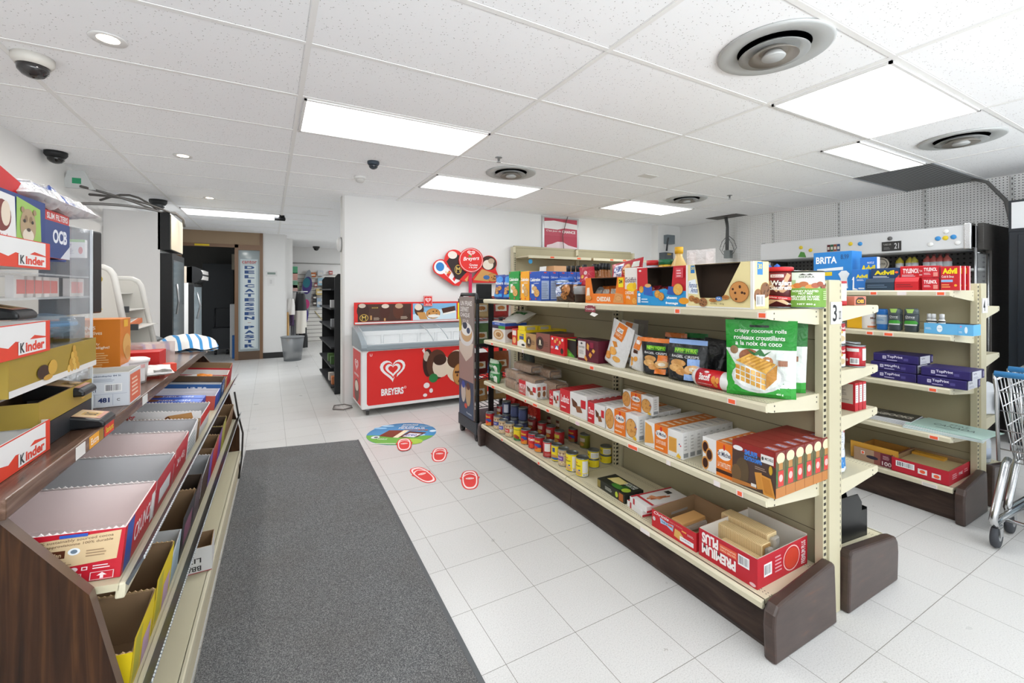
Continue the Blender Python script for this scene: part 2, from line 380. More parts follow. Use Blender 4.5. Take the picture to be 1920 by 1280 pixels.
def cutcarton(name, w, d, h, out, notch, faces={}, loc=(0, 0, 0), rz=0, inn=None, back=None, **tg):
    """display carton with a trapezoid window torn out of the top of its front: notch=(u_top0,u_bot0,u_bot1,u_top1,v_bot)"""
    i = inn or M_DARKIN; mo = mat(out); t = .003; e = .0008; mb = MB(); a, b, c, dd, v = notch
    pl = [(-w/2, 0), (w/2, 0), (w/2, h), (-w/2+dd*w, h), (-w/2+c*w, v*h), (-w/2+b*w, v*h), (-w/2+a*w, h), (-w/2, h)]
    mb.prism(pl, 'y', -d/2, -d/2+t, i); mb.prism(pl, 'y', -d/2-e, -d/2, mo)
    mb.box(-w/2, -d/2, 0, w/2, d/2, t, i); mb.box(-w/2, d/2-t, 0, w/2, d/2, h, i); mb.box(-w/2, d/2, 0, w/2, d/2+e, h, mo)
    for s in (-1, 1):
        mb.box(min(s*w/2, s*(w/2-t)), -d/2, 0, max(s*w/2, s*(w/2-t)), d/2, h, i); mb.box(min(s*w/2, s*(w/2+e)), -d/2, 0, max(s*w/2, s*(w/2+e)), d/2, h, mo)
    mb.box(-w/2, -d/2+.01, h-t, w/2, d/2, h, i); mb.box(-w/2, -d/2+.01, h, w/2, d/2, h+e, mo)
    o = mb.build(name, None, loc, (0, 0, rz), **tg); prints(o, w+2*e, d+2*e, h, faces); return o
def tin(name, r, h, col, spec=None, loc=(0, 0, 0), rz=0, span=2.6, lid=None, top=None, sx=1., paper=.9, **tg):
    mb = MB(); L = top or M_CAN
    mb.lathe([(r*.93, 0), (r, .002), (r, .006)], M_CAN, 28, sy=1)
    mb.lathe([(r*.985, .005), (r*.985, h-.005)], mat(col, .35), 44)
    mb.lathe([(r, h-.006), (r, h-.001), (r*.95, h), (r*.93, h-.004), (0.0, h-.0045)], L, 28)
    o = mb.build(name, None, loc, (0, 0, rz), **tg)
    if sx != 1.: o.scale = (sx, 1, 1)
    if spec: art(o, wrap(r*.985, span, .006, h-.007), spec, 'paper_label', (14, 1))
    return o
def bagsurf(w, h, T, kind='pouch', wr=.004, seed=0, taper=0):
    def s(u, v, off=0, back=False):
        e = max(0., 1-(2*u-1)**2)**.55
        if kind == 'pouch': p = (min(1, v/.06)**.5*.75+.25*max(0, 1-v/.06)) * max(0., 1-((v-.1)/.9 if v > .1 else 0))**.75
        else: p = max(0., math.sin(math.pi*min(1, max(0, v))))**.5
        k = math.sin(u*9+seed)*math.sin(v*11+seed*2)+.6*math.sin(u*23+v*17+seed)
        t = T/2*e*p+k*wr*e*(.3+p*.7)
        x = (u-.5)*w*(1-(.05*math.sin(math.pi*v) if kind == 'pillow' else .03*math.sin(2.5*v+seed))*(1-taper*v))
        y = t if back else -t
        bend = .01*math.sin(3*v+seed)*v
        return (x, y+(off if back else -off)+bend, v*h)
    return s
def bag(name, w, h, T, col, spec=None, loc=(0, 0, 0), rz=0, kind='pouch', lean=0, roll=0, seed=0, band=None, backcol=None, rough=.28, wr=.004, bspec=None, metal=0., taper=0, **tg):
    s = bagsurf(w, h, T, kind, wr, seed, taper); nu, nv = 14, 18; mb = MB(); c = foil(col, rough, metal); cb = foil(backcol, rough, metal) if backcol else c
    for back in (False, True):
        V = [s(i/nu, j/nv, 0, back) for j in range(nv+1) for i in range(nu+1)]; Fs = []
        for j in range(nv):
            for i in range(nu):
                f = (j*(nu+1)+i, j*(nu+1)+i+1, (j+1)*(nu+1)+i+1, (j+1)*(nu+1)+i); Fs.append(f[::-1] if back else f)
        if band:
            k = int(band[0]*nv); mb.mesh(V, Fs[:k*nu], cb if back else c, True); mb.mesh(V, Fs[k*nu:], foil(band[1], rough, metal), True)
        else: mb.mesh(V, Fs, cb if back else c, True)
    o = mb.build(name, None, loc, (lean, roll, rz), **tg)
    if spec: art(o, s, spec, 'front_print', (14, 18), rough)
    if bspec: art(o, lambda u, v, off=0: s(1-u, v, off, True), bspec, 'back_print', (14, 18), rough)
    return o
FX = -math.pi/2                                            # turn so that the front looks to -x (the aisle)
def put_x(X, p0, p1, d):                                   # a thing whose front lies in the plane x = X between two photo columns
    y0, y1 = yx(p1, X), yx(p0, X); return abs(y1-y0), (X+d/2, (y0+y1)/2)
# ================================================================ the room
XL, XR, YB = -1.58, 6.25, 5.43
structure(MB().box(-2.6, -3.1, -.08, 6.45, 13.2, 0, M_FLOOR), 'floor')
structure(MB().box(-2.6, -3.1, CEIL, 6.45, 13.2, CEIL+.06, M_CEIL), 'ceiling')
g = MB(); MB_T = mat('#efeeec', .5)
for i in range(-2, 6): xx = .154+1.219*i; g.box(xx-.012, -3, CEIL-.004, xx+.012, YB if xx > .76 else 9.85, CEIL, MB_T)
for j in range(-8, 14):
    yy = 1.5615+.6096*j; x1 = XR if yy < YB else .76
    if -3 < yy < 9.8: g.box(XL, yy-.012, CEIL-.0033, x1, yy+.012, CEIL-.0002, MB_T)
structure(g, 'trim_1')
structure(MB().box(XL-.1, -3, 0, XL, 9.95, CEIL, M_WALL), 'wall_left')
structure(MB().box(.76, YB, 0, XR+.1, YB+.17, CEIL, M_WALL), 'wall_back')
structure(MB().box(XR, -3, 0, XR+.1, YB, CEIL, M_PEG), 'wall_right')
structure(MB().box(5.72, YB-.14, 0, XR, YB, CEIL, M_WALL), 'wall_pier')
structure(MB().box(.742, YB-.004, 0, .764, YB+.02, CEIL, mat('#d2d0cc', .5)).box(.742, YB+.02, 0, .758, YB+.17, CEIL, mat('#dcdad6', .5)), 'trim_2')
w = MB(); w.box(XL-.1, -3.1, 0, XR+.1, -3, .5, M_WALL); w.box(XL-.1, -3.1, 2.25, XR+.1, -3, CEIL, M_WALL); w.box(XL-.1, -3.1, .5, -1.0, -3, 2.25, M_WALL); w.box(5.6, -3.1, .5, XR+.1, -3, 2.25, M_WALL)
structure(w, 'wall_front')
w = MB(); fm = mat('#8d8f91', .35, .8)
for x in (-1, .65, 2.3, 3.95, 5.55): w.box(x, -3.08, .5, x+.05, -3.02, 2.25, fm)
w.box(-1, -3.08, .5, 5.6, -3.02, .55, fm); w.box(-1, -3.08, 2.2, 5.6, -3.02, 2.25, fm)
wn = structure(w, 'window_1'); MB().box(-1, -3.055, .5, 5.6, -3.05, 2.25, M_GLASS).build('window_pane', wn)
YD = 9.85                                                   # the hall's end wall with the brown shop door
xa, xb, xc, xd = xy_(347, YD), xy_(440, YD), xy_(447, YD), xy_(487, YD); xe = xy_(493, YD); xf = xy_(535, YD)
structure(MB().box(xe, YD, 0, xf, YD+.12, CEIL, M_WALL), 'wall_hall')
structure(MB().box(xf-.1, YD+.12, 0, xf+.03, 10.55, CEIL, M_WALL).box(xf+.03-.13, 10.55, 0, xf+.16, 10.7, CEIL, M_WALL), 'wall_recess')
structure(MB().box(xe, YD-.012, 0, xf+.005, YD, .11, mat('#2b2a29', .6)), 'baseboard_hall')
structure(MB().box(xf, 12.4, 0, 3.6, 12.5, 1.75, M_SLAT).box(xf, 12.4, 1.75, 3.6, 12.5, CEIL, M_WALL), 'wall_far')
structure(MB().box(3.5, YB+.17, 0, 3.6, 12.4, CEIL, M_WALL), 'wall_east')
structure(MB().box(-2.6, 12.9, 0, xf, 13, CEIL, mat('#5b5853', .8)).box(-2.6, YD, 0, -2.5, 13, CEIL, mat('#4f4c48', .8)).box(xe+.02, YD+.13, 0, xe+.1, 12.9, CEIL, mat('#6c665c', .8)), 'wall_storeroom')  # darkness of the unlit room is put into these wall colours
structure(MB().box(-2.6, 13.1, 0, 3.6, 13.2, CEIL, M_WALL), 'wall_outer')
# door and shop-front frame in the hall
BR = mat('#7b5d44', .4, .1); BRP = mat('#9c8468', .5)
zt = 2.2; dr = tag(empty('door_1', (0, YD, 0)), kind='structure')
f = MB().box(xd-.0, -.03, 0, xe, .05, CEIL, BR).box(xb, -.03, 0, xc, .05, zt, BR).box(xa-.1, -.03, zt-.06, xd, .05, zt, BR).box(xa-.12, -.03, 0, xa-.05, .05, zt, BR).box(xc, -.03, 0, xd, .05, .16, mat('#5e4a3a', .5)).box(xa-.1, -.02, zt, xd, .03, CEIL, BRP).box(xc, -.03, zt-.1, xd, .05, zt-.06, BR)
f.build('door_frame', dr)
st = MB().box(xy_(365, YD), -.034, zt-.05, xy_(393, YD), -.031, zt-.015, '#e0c21a').build('yellow_strip', dr)
st['label'] = 'yellow warning strip'
gl = MB().box(xc, .005, .16, xd, .012, zt-.1, mat('#c3d0d3', .06, 0, 0, .5)).build('door_pane', dr)
sg = MB().box(xc+.03, .0, .2, xd-.03, .004, 1.93, '#c3cfd2'); s1 = sg.build('delicatessen_sign', dr); s1['label'] = 'pale sign with blue vertical lettering'
sf = flat((xc+.03, -.001, .2), (xd-xc-.06, 0, 0), (0, 0, 1.73)); sp = [('t', 'cantor', .1, .95, .93, .985, '#b4423f'), ('r', .12, .02, .88, .93, '#d3dcdd')]
for i, ch in enumerate('DELICATESSEN.PASTR'):
    v1 = .925-i*.0512; sp.append(('t', ch, .24 if ch != 'I' else .42, v1-.036, .8 if ch != 'I' else .6, v1, '#24497f', {'bold': .05}) if ch != '.' else ('r', .42, v1-.02, .6, v1-.014, '#a88'))
art(s1, sf, sp, 'lettering')
# ---------------------------------------------------------------- ceiling fittings
LM = mat('#ffffff', .5, emit=2.6)
where = ['long panel over the aisle mat end', 'panel above the freezer wall', 'panel nearest the back corner', 'big square looking panel above the tall shelving', 'narrow half panel beside the return grille', 'panel in the hall before the brown door', 'panel above the checkout', 'panel behind the aisle', 'panel behind the carts', 'panel in the hidden side room', 'unseen panel added to light the far room']
for i, (x, y, a, b) in enumerate(PANELS):
    t = empty('ceiling_light', (x, y, CEIL), label='recessed white fluorescent ceiling light, the '+where[i], cat='ceiling light', group='fluorescent ceiling panels')
    m = MB()
    for s in (-1, 1): m.box(-a/2, s*b/2-.014*(s > 0), -.012, a/2, s*b/2+.014*(s < 0), 0, M_WHITE); m.box(s*a/2-.014*(s > 0), -b/2, -.012, s*a/2+.014*(s < 0), b/2, 0, M_WHITE)
    m.build('frame', t); MB().box(-a/2+.014, -b/2+.014, -.008, a/2-.014, b/2-.014, -.003, LM).build('diffuser', t)
def vent(x, y, lab):
    t = empty('ceiling_vent', (x, y, CEIL), label=lab, cat='air vent', group='round metal air diffusers in the ceiling')
    A = mat('#bdbfbe', .5, .15); B = mat('#a39d95', .5, .15)
    MB().lathe([(.235, -.001), (.235, -.008), (.225, -.014), (.155, -.004), (.15, -.001)], A, 40).build('outer_ring', t)
    MB().lathe([(.152, -.0005), (0, -.0005)], '#232425', 32).build('duct_opening', t)
    MB().lathe([(.108, -.002), (.142, -.024), (.144, -.027), (.105, -.006)], A, 36).build('middle_cone', t)
    MB().lathe([(.064, -.008), (.1, -.036), (.102, -.039), (.06, -.012)], B, 32).build('inner_cone', t)
    MB().lathe([(0, -.043), (.045, -.043), (.05, -.036), (.03, -.01), (.0, -.008)], A, 24).build('centre_disc', t)
vent(2.03, 1.19, 'large round metal ceiling vent near the top edge, the biggest in view'); vent(4.43, 1.23, 'round metal ceiling vent beside the narrow half light panel')
vent(1.99, 3.63, 'round metal ceiling vent in front of the freezer wall'); vent(4.42, 3.64, 'round metal ceiling vent near the back corner light')
gr = empty('return_grille', (5.64, 1.87, CEIL), label='dark grey louvred return air grille in the ceiling by the pegboard wall', cat='air grille')
MB().box(-.6, -.29, -.006, .6, .29, 0, M_LOUV).build('louvre_face', gr); MB().box(-.6, -.3, -.01, .6, -.288, 0, M_GREY).box(-.6, .288, -.01, .6, .3, 0, M_GREY).build('frame', gr)
for i, (x, y, p) in enumerate([(-.624, 2.56, 'closest to the white dome camera'), (-.626, 4.484, 'over the counter end'), (-.631, 6.372, 'over the hall by the fridges')]):
    t = empty('downlight', (x, y, CEIL), label='small round recessed spotlight glowing in the ceiling, '+p, cat='downlight', group='small recessed spotlights')
    MB().lathe([(.04, -.002), (.065, -.006), (.068, -.001)], M_WHITE, 28).build('rim', t); MB().lathe([(.042, -.002), (0, -.002)], mat('#fff6e6', .5, emit=3), 24).build('bulb', t)
def dome(x, y, r, base, globe, lab, name='dome_camera', hang=.0, grp='security cameras on the ceiling'):
    t = empty(name, (x, y, CEIL), label=lab, cat='camera', group=grp)
    MB().lathe([(r, 0), (r, -r*.35), (r*.82, -r*.62)], base, 28).build('housing', t)
    MB().lathe([(r*.8, -r*.5), (r*.72, -r*.95), (r*.5, -r*1.2), (r*.25, -r*1.32), (0, -r*1.36)], mat(globe, .08, coat=.5), 28).build('dome', t)
dome(-.985, 2.93, .075, '#d5d2cb', '#2a2829', 'white dome security camera with tinted bubble at top left')
dome(-1.5, 4.85, .07, '#1c1d1f', '#1a1b1c', 'black dome security camera beside the left wall')
dome(-1.2, 6.83, .09, '#26282a', '#4a4d50', 'dark dome camera above the cooler in the hall')
dome(.783, 3.895, .05, '#3b4550', '#2c343c', 'small blue grey eyeball camera below the long light panel')
dome(1.03, 12.1, .08, '#2a2a2c', '#222', 'dark dome camera on the far room ceiling'); dome(.36, 11.9, .06, '#8a8a8a', '#555', 'tiny grey camera at the far room ceiling corner')
t = empty('bullet_camera', (.16, 7.35, CEIL), label='black bullet camera at the end of the hall light panel', cat='camera', group='security cameras on the ceiling')
MB().lathe([(.035, 0), (.035, -.02), (.0, -.02)], M_BLACK, 16).build('mount', t); MB().lathe([(.028, -.1), (.03, .04), (0, .05)], M_BLACK, 16, c=(0, 0, -.05), axis='x').build('body', t)
t = empty('smoke_detector', (.772, 4.469, CEIL), label='white round smoke detector near the blue grey camera', cat='smoke detector')
MB().lathe([(.055, 0), (.055, -.02), (.04, -.024)], M_WHITE, 24).build('base', t); MB().lathe([(.04, -.024), (.042, -.04), (.03, -.055), (0, -.058)], '#d6d4d0', 24).build('sensor', t)
for x, y, lab in ((1.674, 3.265, 'small chrome fire sprinkler between the light panels'), (4.699, 3.263, 'small chrome fire sprinkler near the back corner vent')):
    t = empty('fire_sprinkler', (x, y, CEIL), label=lab, cat='sprinkler', group='ceiling sprinklers')
    MB().lathe([(.03, 0), (.03, -.004), (.012, -.006), (.01, -.03), (.0, -.03)], M_STEEL, 16).build('escutcheon', t); MB().lathe([(.018, -.04), (.018, -.043), (0, -.044)], M_STEEL, 12).box(-.002, -.002, -.04, .002, .002, -.03, M_STEEL).build('deflector', t)
MB().box(-.09, -.05, -.004, .09, .05, 0, '#dcdad6').build('ceiling_plate', None, (3.216, 3.098, CEIL), label='pale square cover plate stuck on a ceiling tile', cat='cover plate')
# ================================================================ shelving
n = N('slotted_upright', .45); ox, oy, oz = n.sep(n.obj); nn = n.sep(n.nor)
m1 = n.ma('MULTIPLY', n.ma('GREATER_THAN', n.ma('ABSOLUTE', nn[0]), .5), n.ma('LESS_THAN', n.ma('ABSOLUTE', oy), .0045))
m2 = n.ma('MULTIPLY', n.ma('GREATER_THAN', n.ma('ABSOLUTE', nn[1]), .5), n.ma('LESS_THAN', n.ma('ABSOLUTE', ox), .0085))
M_SLOT = n.done(n.mix(n.ma('MULTIPLY', n.ma('MAXIMUM', m1, m2), n.line(oz, .0254, 0, .0062)), '#c3bb9d', '#15130f'))
n = N('slotted_end_upright', .45); ox, oy, oz = n.sep(n.obj); nn = n.sep(n.nor)
m2 = n.ma('MULTIPLY', n.ma('GREATER_THAN', n.ma('ABSOLUTE', nn[1]), .5), n.ma('LESS_THAN', n.ma('ABSOLUTE', ox), .0085))
M_SLOTE = n.done(n.mix(n.ma('MULTIPLY', m2, n.line(oz, .0254, 0, .0062)), '#c3bb9d', '#15130f'))
n = N('ribbed_back_panel', .5); z = n.sep(n.pos)[2]; M_BACK = n.done(n.mix(n.line(z, .4, .32, .0016), n.mix(n.noise(n.pos, 2, 3), '#aaa183', '#b4ab8d'), '#5d5645'))
ORANGE = '#f0623c'
def shelf(parent, x, y, z, L, D, face, br, tags, name='shelf', lift=.0, tagc=ORANGE):
    """x,y: middle of the shelf's front edge; face -1 looks to -x, +1 to +x; br: bracket drop"""
    rz = FX if face < 0 else -FX
    s = MB().box(-L/2, -D/2, -.018, L/2, D/2, 0, M_PERF).build(name, parent, (x-face*D/2, y, z), (0, 0, rz))
    MB().box(-L/2, -.004, -.03, L/2, .006, .0, M_RAIL).prism([(-.004, -.034), (-.014, -.03), (-.016, -.008), (-.006, .0), (-.003, .0), (-.003, -.034)], 'x', -L/2, L/2, M_RAIL).build('price_rail', s, (0, -D/2, 0), bevel=.001)
    if br:
        for sx in (-1, 1):
            b = MB().prism([(-D/2-.008, -.03), (-D/2-.008, -.002), (D/2, -.002), (D/2, -.03-br), (D/2-.05, -.03-br), (-D/2+.02, -.036)], 'x', sx*(L/2-.002)-.003, sx*(L/2-.002)+.003, M_RAIL)
            for q in (-.15, .14):
                b.box(sx*(L/2-.002)-.0035, q, -.016, sx*(L/2-.002)+.0035, q+.006, -.010, '#3a352a'); b.box(sx*(L/2-.002)-.0035, q, -.036, sx*(L/2-.002)+.0035, q+.006, -.030, '#3a352a')
            b.build('bracket', s)
    for (px, wd) in tags:                                   # price stickers at photo columns
        lx = (y-yx(px, x)) if face < 0 else 0
        if abs(lx) > L/2: continue
        m = MB().box(lx-wd/2-.006, -D/2-.0185, -.029, lx+wd/2+.006, -D/2-.0175, -.009, '#ecdcd6').box(lx-wd/2, -D/2-.0195, -.026, lx+wd/2, -D/2-.0186, -.012, mat(tagc, .5))
        q = m.build('price_sticker', s)
    return s
def gondola(label, xc, dl, dr, zl, zr, y0, L, nsec, tags, sign=None, far_end=True):
    """two-sided shelving: xc centre line, dl/dr depths to deck fronts, zl/zr lists (z, reach, drop)"""
    g = empty('gondola_shelving', (xc, y0, 0), label=label, cat='store shelving', group='beige double sided shelving runs')
    up = mat('#c5bd9f', .42)
    for k in range(nsec+1):
        yy = k*L
        u = MB().box(-.043, -.022, 0, .043, .03, 1.37, up).build('upright', g, (0, yy, 0), bevel=.003)
        for s in (-1, 1): MB().box(-.0145, -.012, -.6, .0145, .018, .6, M_SLOTE if k == 0 else M_SLOT).build('slot_strip', u, (s*.058, 0, .765))
    for k in range(nsec):
        yc = (k+.5)*L
        MB().box(-.02, yc-L/2+.03, .16, .02, yc+L/2-.03, 1.355, M_BACK).build('back_panel', g)
        for (z, d, br), tg in zip(zl, tags[:len(zl)]): shelf(g, xc and -d, yc, z, L-.006, d-.05, -1, br, [])
        for (z, d, br) in zr: shelf(g, d, yc, z, L-.006, d-.05, 1, br, [])
        for s, d in ((-1, dl), (1, dr)):
            shelf(g, s*d, yc, .196, L-.006, d-.05, s, 0, [], 'base_deck')
            MB().prism([(s*(d-.03), 0), (s*(d-.02), .02), (s*(d-.035), .165), (s*(d-.06), .165), (s*(d-.06), 0)], 'y', yc-L/2+.002, yc+L/2-.002, M_KICK).build('kick_plate', g)
    for s, d in ((-1, dl), (1, dr)):
        for yy, sg in ([(-.03, -1)]+([(nsec*L+.03, 1)] if far_end else [])):
            pl = [(s*(d+.022), 0), (s*(d+.03), .13), (s*(d+.024), .175), (s*(d+.002), .203), (s*(d-.03), .21), (s*.075, .25), (s*.06, .235), (s*.045, 0)]
            MB().prism(pl, 'y', yy-.022, yy+.022, M_END).build('end_panel', g, bevel=.009)
    return g
G3X, G3Y = 2.03, .96
g3 = gondola('long beige double sided shelving run full of snacks, marked with a handwritten 3', G3X, .445, .47, [(1.254, .425, .035), (.909, .42, .035), (.56, .42, .035)], [(1.26, .425, .035), (.985, .42, .035), (.79, .415, .035), (.52, .42, .035)], G3Y, 1.216, 2, [(), (), ()])
G4X, G4Y = 3.82, .98
g4 = gondola('beige double sided shelving run behind with medicine on top, marked with a handwritten 4', G4X, .39, .41, [(1.328, .43, .035), (1.072, .42, .035), (.768, .43, .035), (.493, .43, .035)], [(1.225, .37, .05), (.92, .37, .05), (.52, .37, .05)], G4Y, 1.216, 2, [(), (), (), ()])
def stickers(gd, X, gx, gy, z, specs, L=1.216):
    for px, w, c in specs:
        yy = yx(px, X)
        MB().box(-.0006, -w/2-.005, -.011, .0, w/2+.005, .011, '#eadbd6').box(-.0012, -w/2, -.008, -.0007, w/2, .008, mat(c, .5)).build('price_sticker', gd, (X-.0165-gx, yy-gy, z-.019))
O, Wt = ORANGE, '#e6dfdd'
stickers(g3, G3X-.425, G3X, G3Y, 1.254, [(1275, .022, O), (1434, .025, O), (1111, .05, '#8f3440')])
stickers(g3, G3X-.42, G3X, G3Y, .909, [(926, .03, O), (1114, .03, O), (984, .012, Wt), (1377, .028, O)])
stickers(g3, G3X-.42, G3X, G3Y, .56, [(928, .05, O), (989, .02, O), (1007, .05, O), (1031, .03, O), (1191, .06, O), (1087, .03, '#e4c4cc'), (1258, .015, Wt), (1392, .018, O), (1349, .02, Wt)])
stickers(g3, G3X-.445, G3X, G3Y, .196, [(945, .02, O), (1014, .02, O), (1214, .05, Wt)])
stickers(g4, G4X-.43, G4X, G4Y, 1.328, [(1640, .03, O), (1693, .035, Wt), (1766, .03, O)])
stickers(g4, G4X-.42, G4X, G4Y, 1.072, [(1633, .03, O), (1668, .04, O)]); stickers(g4, G4X-.43, G4X, G4Y, .768, [(1751, .03, O)]); stickers(g4, G4X-.43, G4X, G4Y, .493, [(1753, .035, O)]); stickers(g4, G4X-.39, G4X, G4Y, .196, [(1612, .03, O), (1745, .06, '#c9c6be')])
for gd, ch, zz in ((g3, '3', 1.235), (g4, '4', 1.235)):
    s = MB().box(-.04, -.026, zz-.045, .046, -.0235, zz+.045, '#e4e3df').build('paper_number_tag', gd); s['label'] = 'white paper tag with the number '+ch
    art(s, flat((-.04, -.0262, zz-.045), (.086, 0, 0), (0, 0, .09)), [('t', ch, .15, .12, .52, .88, '#1c1c20')] + ([('t', '2/2', .7, .2, .9, .6, '#444')] if ch == '3' else []), 'handwriting')
# torn sticker hanging under the top shelf
o = MB().box(-.045, -.001, -.02, .045, .001, .012, '#8e3b44').mesh([(.02, 0, -.02), (.07, 0, -.03), (.05, -.01, -.045), (.01, -.01, -.035)], [(0, 1, 2, 3)], '#d9d4cc').build('torn_label', None, (G3X-.4436, yx(1110, 1.6), 1.226), (0, 0, FX), label='torn maroon label peeling off the top shelf edge', cat='label')
art(o, flat((-.045, -.0012, -.02), (.09, 0, 0), (0, 0, .03)), [('t', 'Crunchips', .08, .25, .92, .8, '#e8e0dc')], 'print')
# shelving against the back wall
wg = empty('shelving_unit', (4.05, 5.2, 0), label='beige wall shelving unit against the white back wall', cat='store shelving')
w = 1.1
for x0, x1 in ((2.98, 4.02), (4.06, 5.16)):
    cx = (x0+x1)/2-4.05
    MB().box(x0-4.05, .14, .1, x1-4.05, .17, 1.95, M_BACK).build('back_panel', wg)
    for z, yf, nm in ((1.79, -.24, 'shelf'), (1.42, -.22, 'shelf'), (1.1, -.22, 'shelf'), (.7, -.22, 'shelf'), (.196, -.26, 'base_deck')):
        s = MB().box(x0-4.05, yf, z-.018, x1-4.05, .13, z, M_BEIGE).build(nm, wg); MB().box(x0-4.05, yf-.014, z-.033, x1-4.05, yf, z+.002, M_RAIL).build('price_rail', s)
for x in (2.94, 4.02, 5.16): u = MB().box(x-4.05, .1, 0, x-4.01, .17, 1.93, mat('#cbc3a8', .45)).build('upright', wg); MB().box(-.012, -.01, -.9, .012, .01, .9, M_SLOT).build('slot_strip', u, (x-4.03, .088, .95))
for x in (3.35, 3.8, 4.4, 4.65, 4.95): MB().box(x-4.05-.03, -.2565, 1.765, x-4.05+.03, -.2545, 1.785, mat(O, .5)).build('price_sticker', wg)
def heart(cx, cy, rx, ry, n=28):
    P = []
    for i in range(n):
        t = 2*math.pi*i/n; P.append((cx+rx*(16*math.sin(t)**3)/17, cy+ry*(13*math.cos(t)-5*math.cos(2*t)-2*math.cos(3*t)-math.cos(4*t))/17))
    return P
def heartlogo(cx, cy, rx, ry, w='#f2f0ef', r='#e2322d'):
    return [('p', heart(cx, cy, rx, ry), w), ('p', heart(cx+rx*.02, cy+ry*.01, rx*.78, ry*.76), r), ('p', heart(cx+rx*.02, cy-ry*.0, rx*.60, ry*.60), w), ('p', heart(cx+rx*.02, cy+.0, rx*.38, ry*.38), r), ('p', [(cx+rx*.0, cy-ry*.95), (cx+rx*.25, cy-ry*.74), (cx+rx*.32, cy-ry*.4), (cx+rx*.2, cy-ry*.38)], r)]
RED = '#dd2a26'
# ================================================================ ice cream freezer
FX0, FX1, FY0, FY1 = .845, 2.6, 4.80, 5.37
W = FX1-FX0; D = FY1-FY0
fz = empty('ice_cream_freezer', (FX0, FY0, 0), label='white and red chest freezer with sloping glass lids against the back wall', cat='freezer')
wm = mat('#ecebea', .3)
b = MB().prism([(0, .07), (D, .07), (D, .7), (0, .7)], 'x', 0, W, wm).build('cabinet', fz, bevel=.012)
art(b, flat((0, -.001, .07), (W, 0, 0), (0, 0, .63)), [('p', [(.04, .97), (.985, .97), (.985, .06), (.04, .06), (.03, .09), (.03, .94)], RED),
    ('t', 'U', .048, .885, .062, .93, '#f4dada')] + heartlogo(.185, .64, .083, .225) +
    [('t', 'BREYERS', .115, .20, .252, .32, '#f4f1f0', {'bold': .04}), ('e', .262, .31, .007, .02, '#f4f1f0'), ('e', .262, .31, .005, .014, RED),
     ('p', [(.37, .93), (.385, .97), (.40, .80)], '#f4dede'), ('e', .41, .70, .035, .25, '#3a211b'), ('e', .40, .82, .02, .09, '#c8b6a5'), ('e', .47, .66, .07, .27, '#5a3627'), ('e', .50, .62, .06, .2, '#e6d2bd'), ('e', .49, .74, .045, .1, '#3d2419'),
     ('e', .61, .60, .08, .3, '#e7d6bf'), ('e', .60, .72, .06, .16, '#54331f'), ('k', .63, .44, .05, .2), ('e', .76, .62, .1, .3, '#f2efee'), ('e', .79, .58, .07, .22, RED), ('e', .82, .56, .045, .16, '#2b86c9'), ('e', .40, .30, .02, .05, '#f2e6e6'), ('e', .43, .2, .012, .04, '#f2e6e6'), ('e', .39, .13, .014, .03, '#f2e6e6'), ('e', .445, .42, .03, .08, '#2f7d43')], 'front_graphic')
art(b, flat((-.001, D, .07), (0, -D, 0), (0, 0, .63)), [('p', [(.08, .95), (.9, .95), (.9, .05), (.08, .05)], '#d8433f')] + heartlogo(.48, .7, .2, .12) + [('t', 'BREYERS', .25, .5, .72, .54, '#f4f1f0'), ('e', .5, .25, .25, .2, '#6a4437'), ('e', .5, .33, .18, .09, '#e3d3c4')], 'side_graphic')
gp = mat('#8f999f', .35)
pro = [(-.015, .69), (-.022, .72), (-.015, .755), (.06, .80), (.25, .868), (.42, .9), (D, .905), (D, .69)]
inn = [(.0, .75), (.06, .785), (.25, .853), (.42, .885), (D-.03, .89), (D-.03, .70), (.0, .70)]
for x, nm in ((0, 'side_rail'), (W-.05, 'side_rail')): MB().prism(pro, 'x', x-.008, x+.055, gp).build(nm, fz, bevel=.006)
MB().box(.04, -.02, .69, W-.04, .03, .75, gp).build('front_rail', fz, bevel=.01); MB().box(.04, D-.05, .69, W-.04, D, .905, gp).build('back_rail', fz, bevel=.006)
MB().box(.05, .03, .42, W-.05, D-.05, .44, '#dfe2e3').box(.05, .03, .44, .06, D-.05, .7, '#e3e6e7').box(W-.06, .03, .44, W-.05, D-.05, .7, '#e3e6e7').box(.05, .03, .44, W-.05, .035, .69, '#e3e6e7').box(.05, D-.06, .44, W-.05, D-.05, .85, '#dfe2e3').build('inner_tub', fz)
for x0, x1, dz in ((.05, W*.55, .012), (W*.45, W-.05, .0)):
    m = MB(); P = [(.02, .757), (.07, .79), (.25, .856), (.42, .888), (.52, .893)]
    for p, q in zip(P, P[1:]): m.face([(x0, p[0], p[1]+dz), (x1, p[0], p[1]+dz), (x1, q[0], q[1]+dz), (x0, q[0], q[1]+dz)], mat('#eef2f3', .03, 0, 0, .07), True)
    l = m.build('glass_lid', fz)
    m = MB(); 
    for x in (x0, x1): m.tube([(x, p[0], p[1]+dz) for p in P], .006, '#aeb6ba', 6)
    m.build('lid_edge', l)
m = MB()
for i in range(7):
    x = .12+i*.22
    m.tube([(x, .5, .47), (x, .5, .80), (x+.19, .5, .80), (x+.19, .5, .47)], .003, '#c9cdcf', 5)
m.build('basket_wires', fz)
for x in (.07, W-.07):
    for y in (.06, D-.06):
        c = MB().box(x-.02, y-.02, .05, x+.02, y+.02, .075, M_GREY).build('caster', fz); MB().lathe([(.027, -.012), (.027, .012)], '#4c4a48', 16, c=(x, y, .027), axis='x').build('wheel', c)
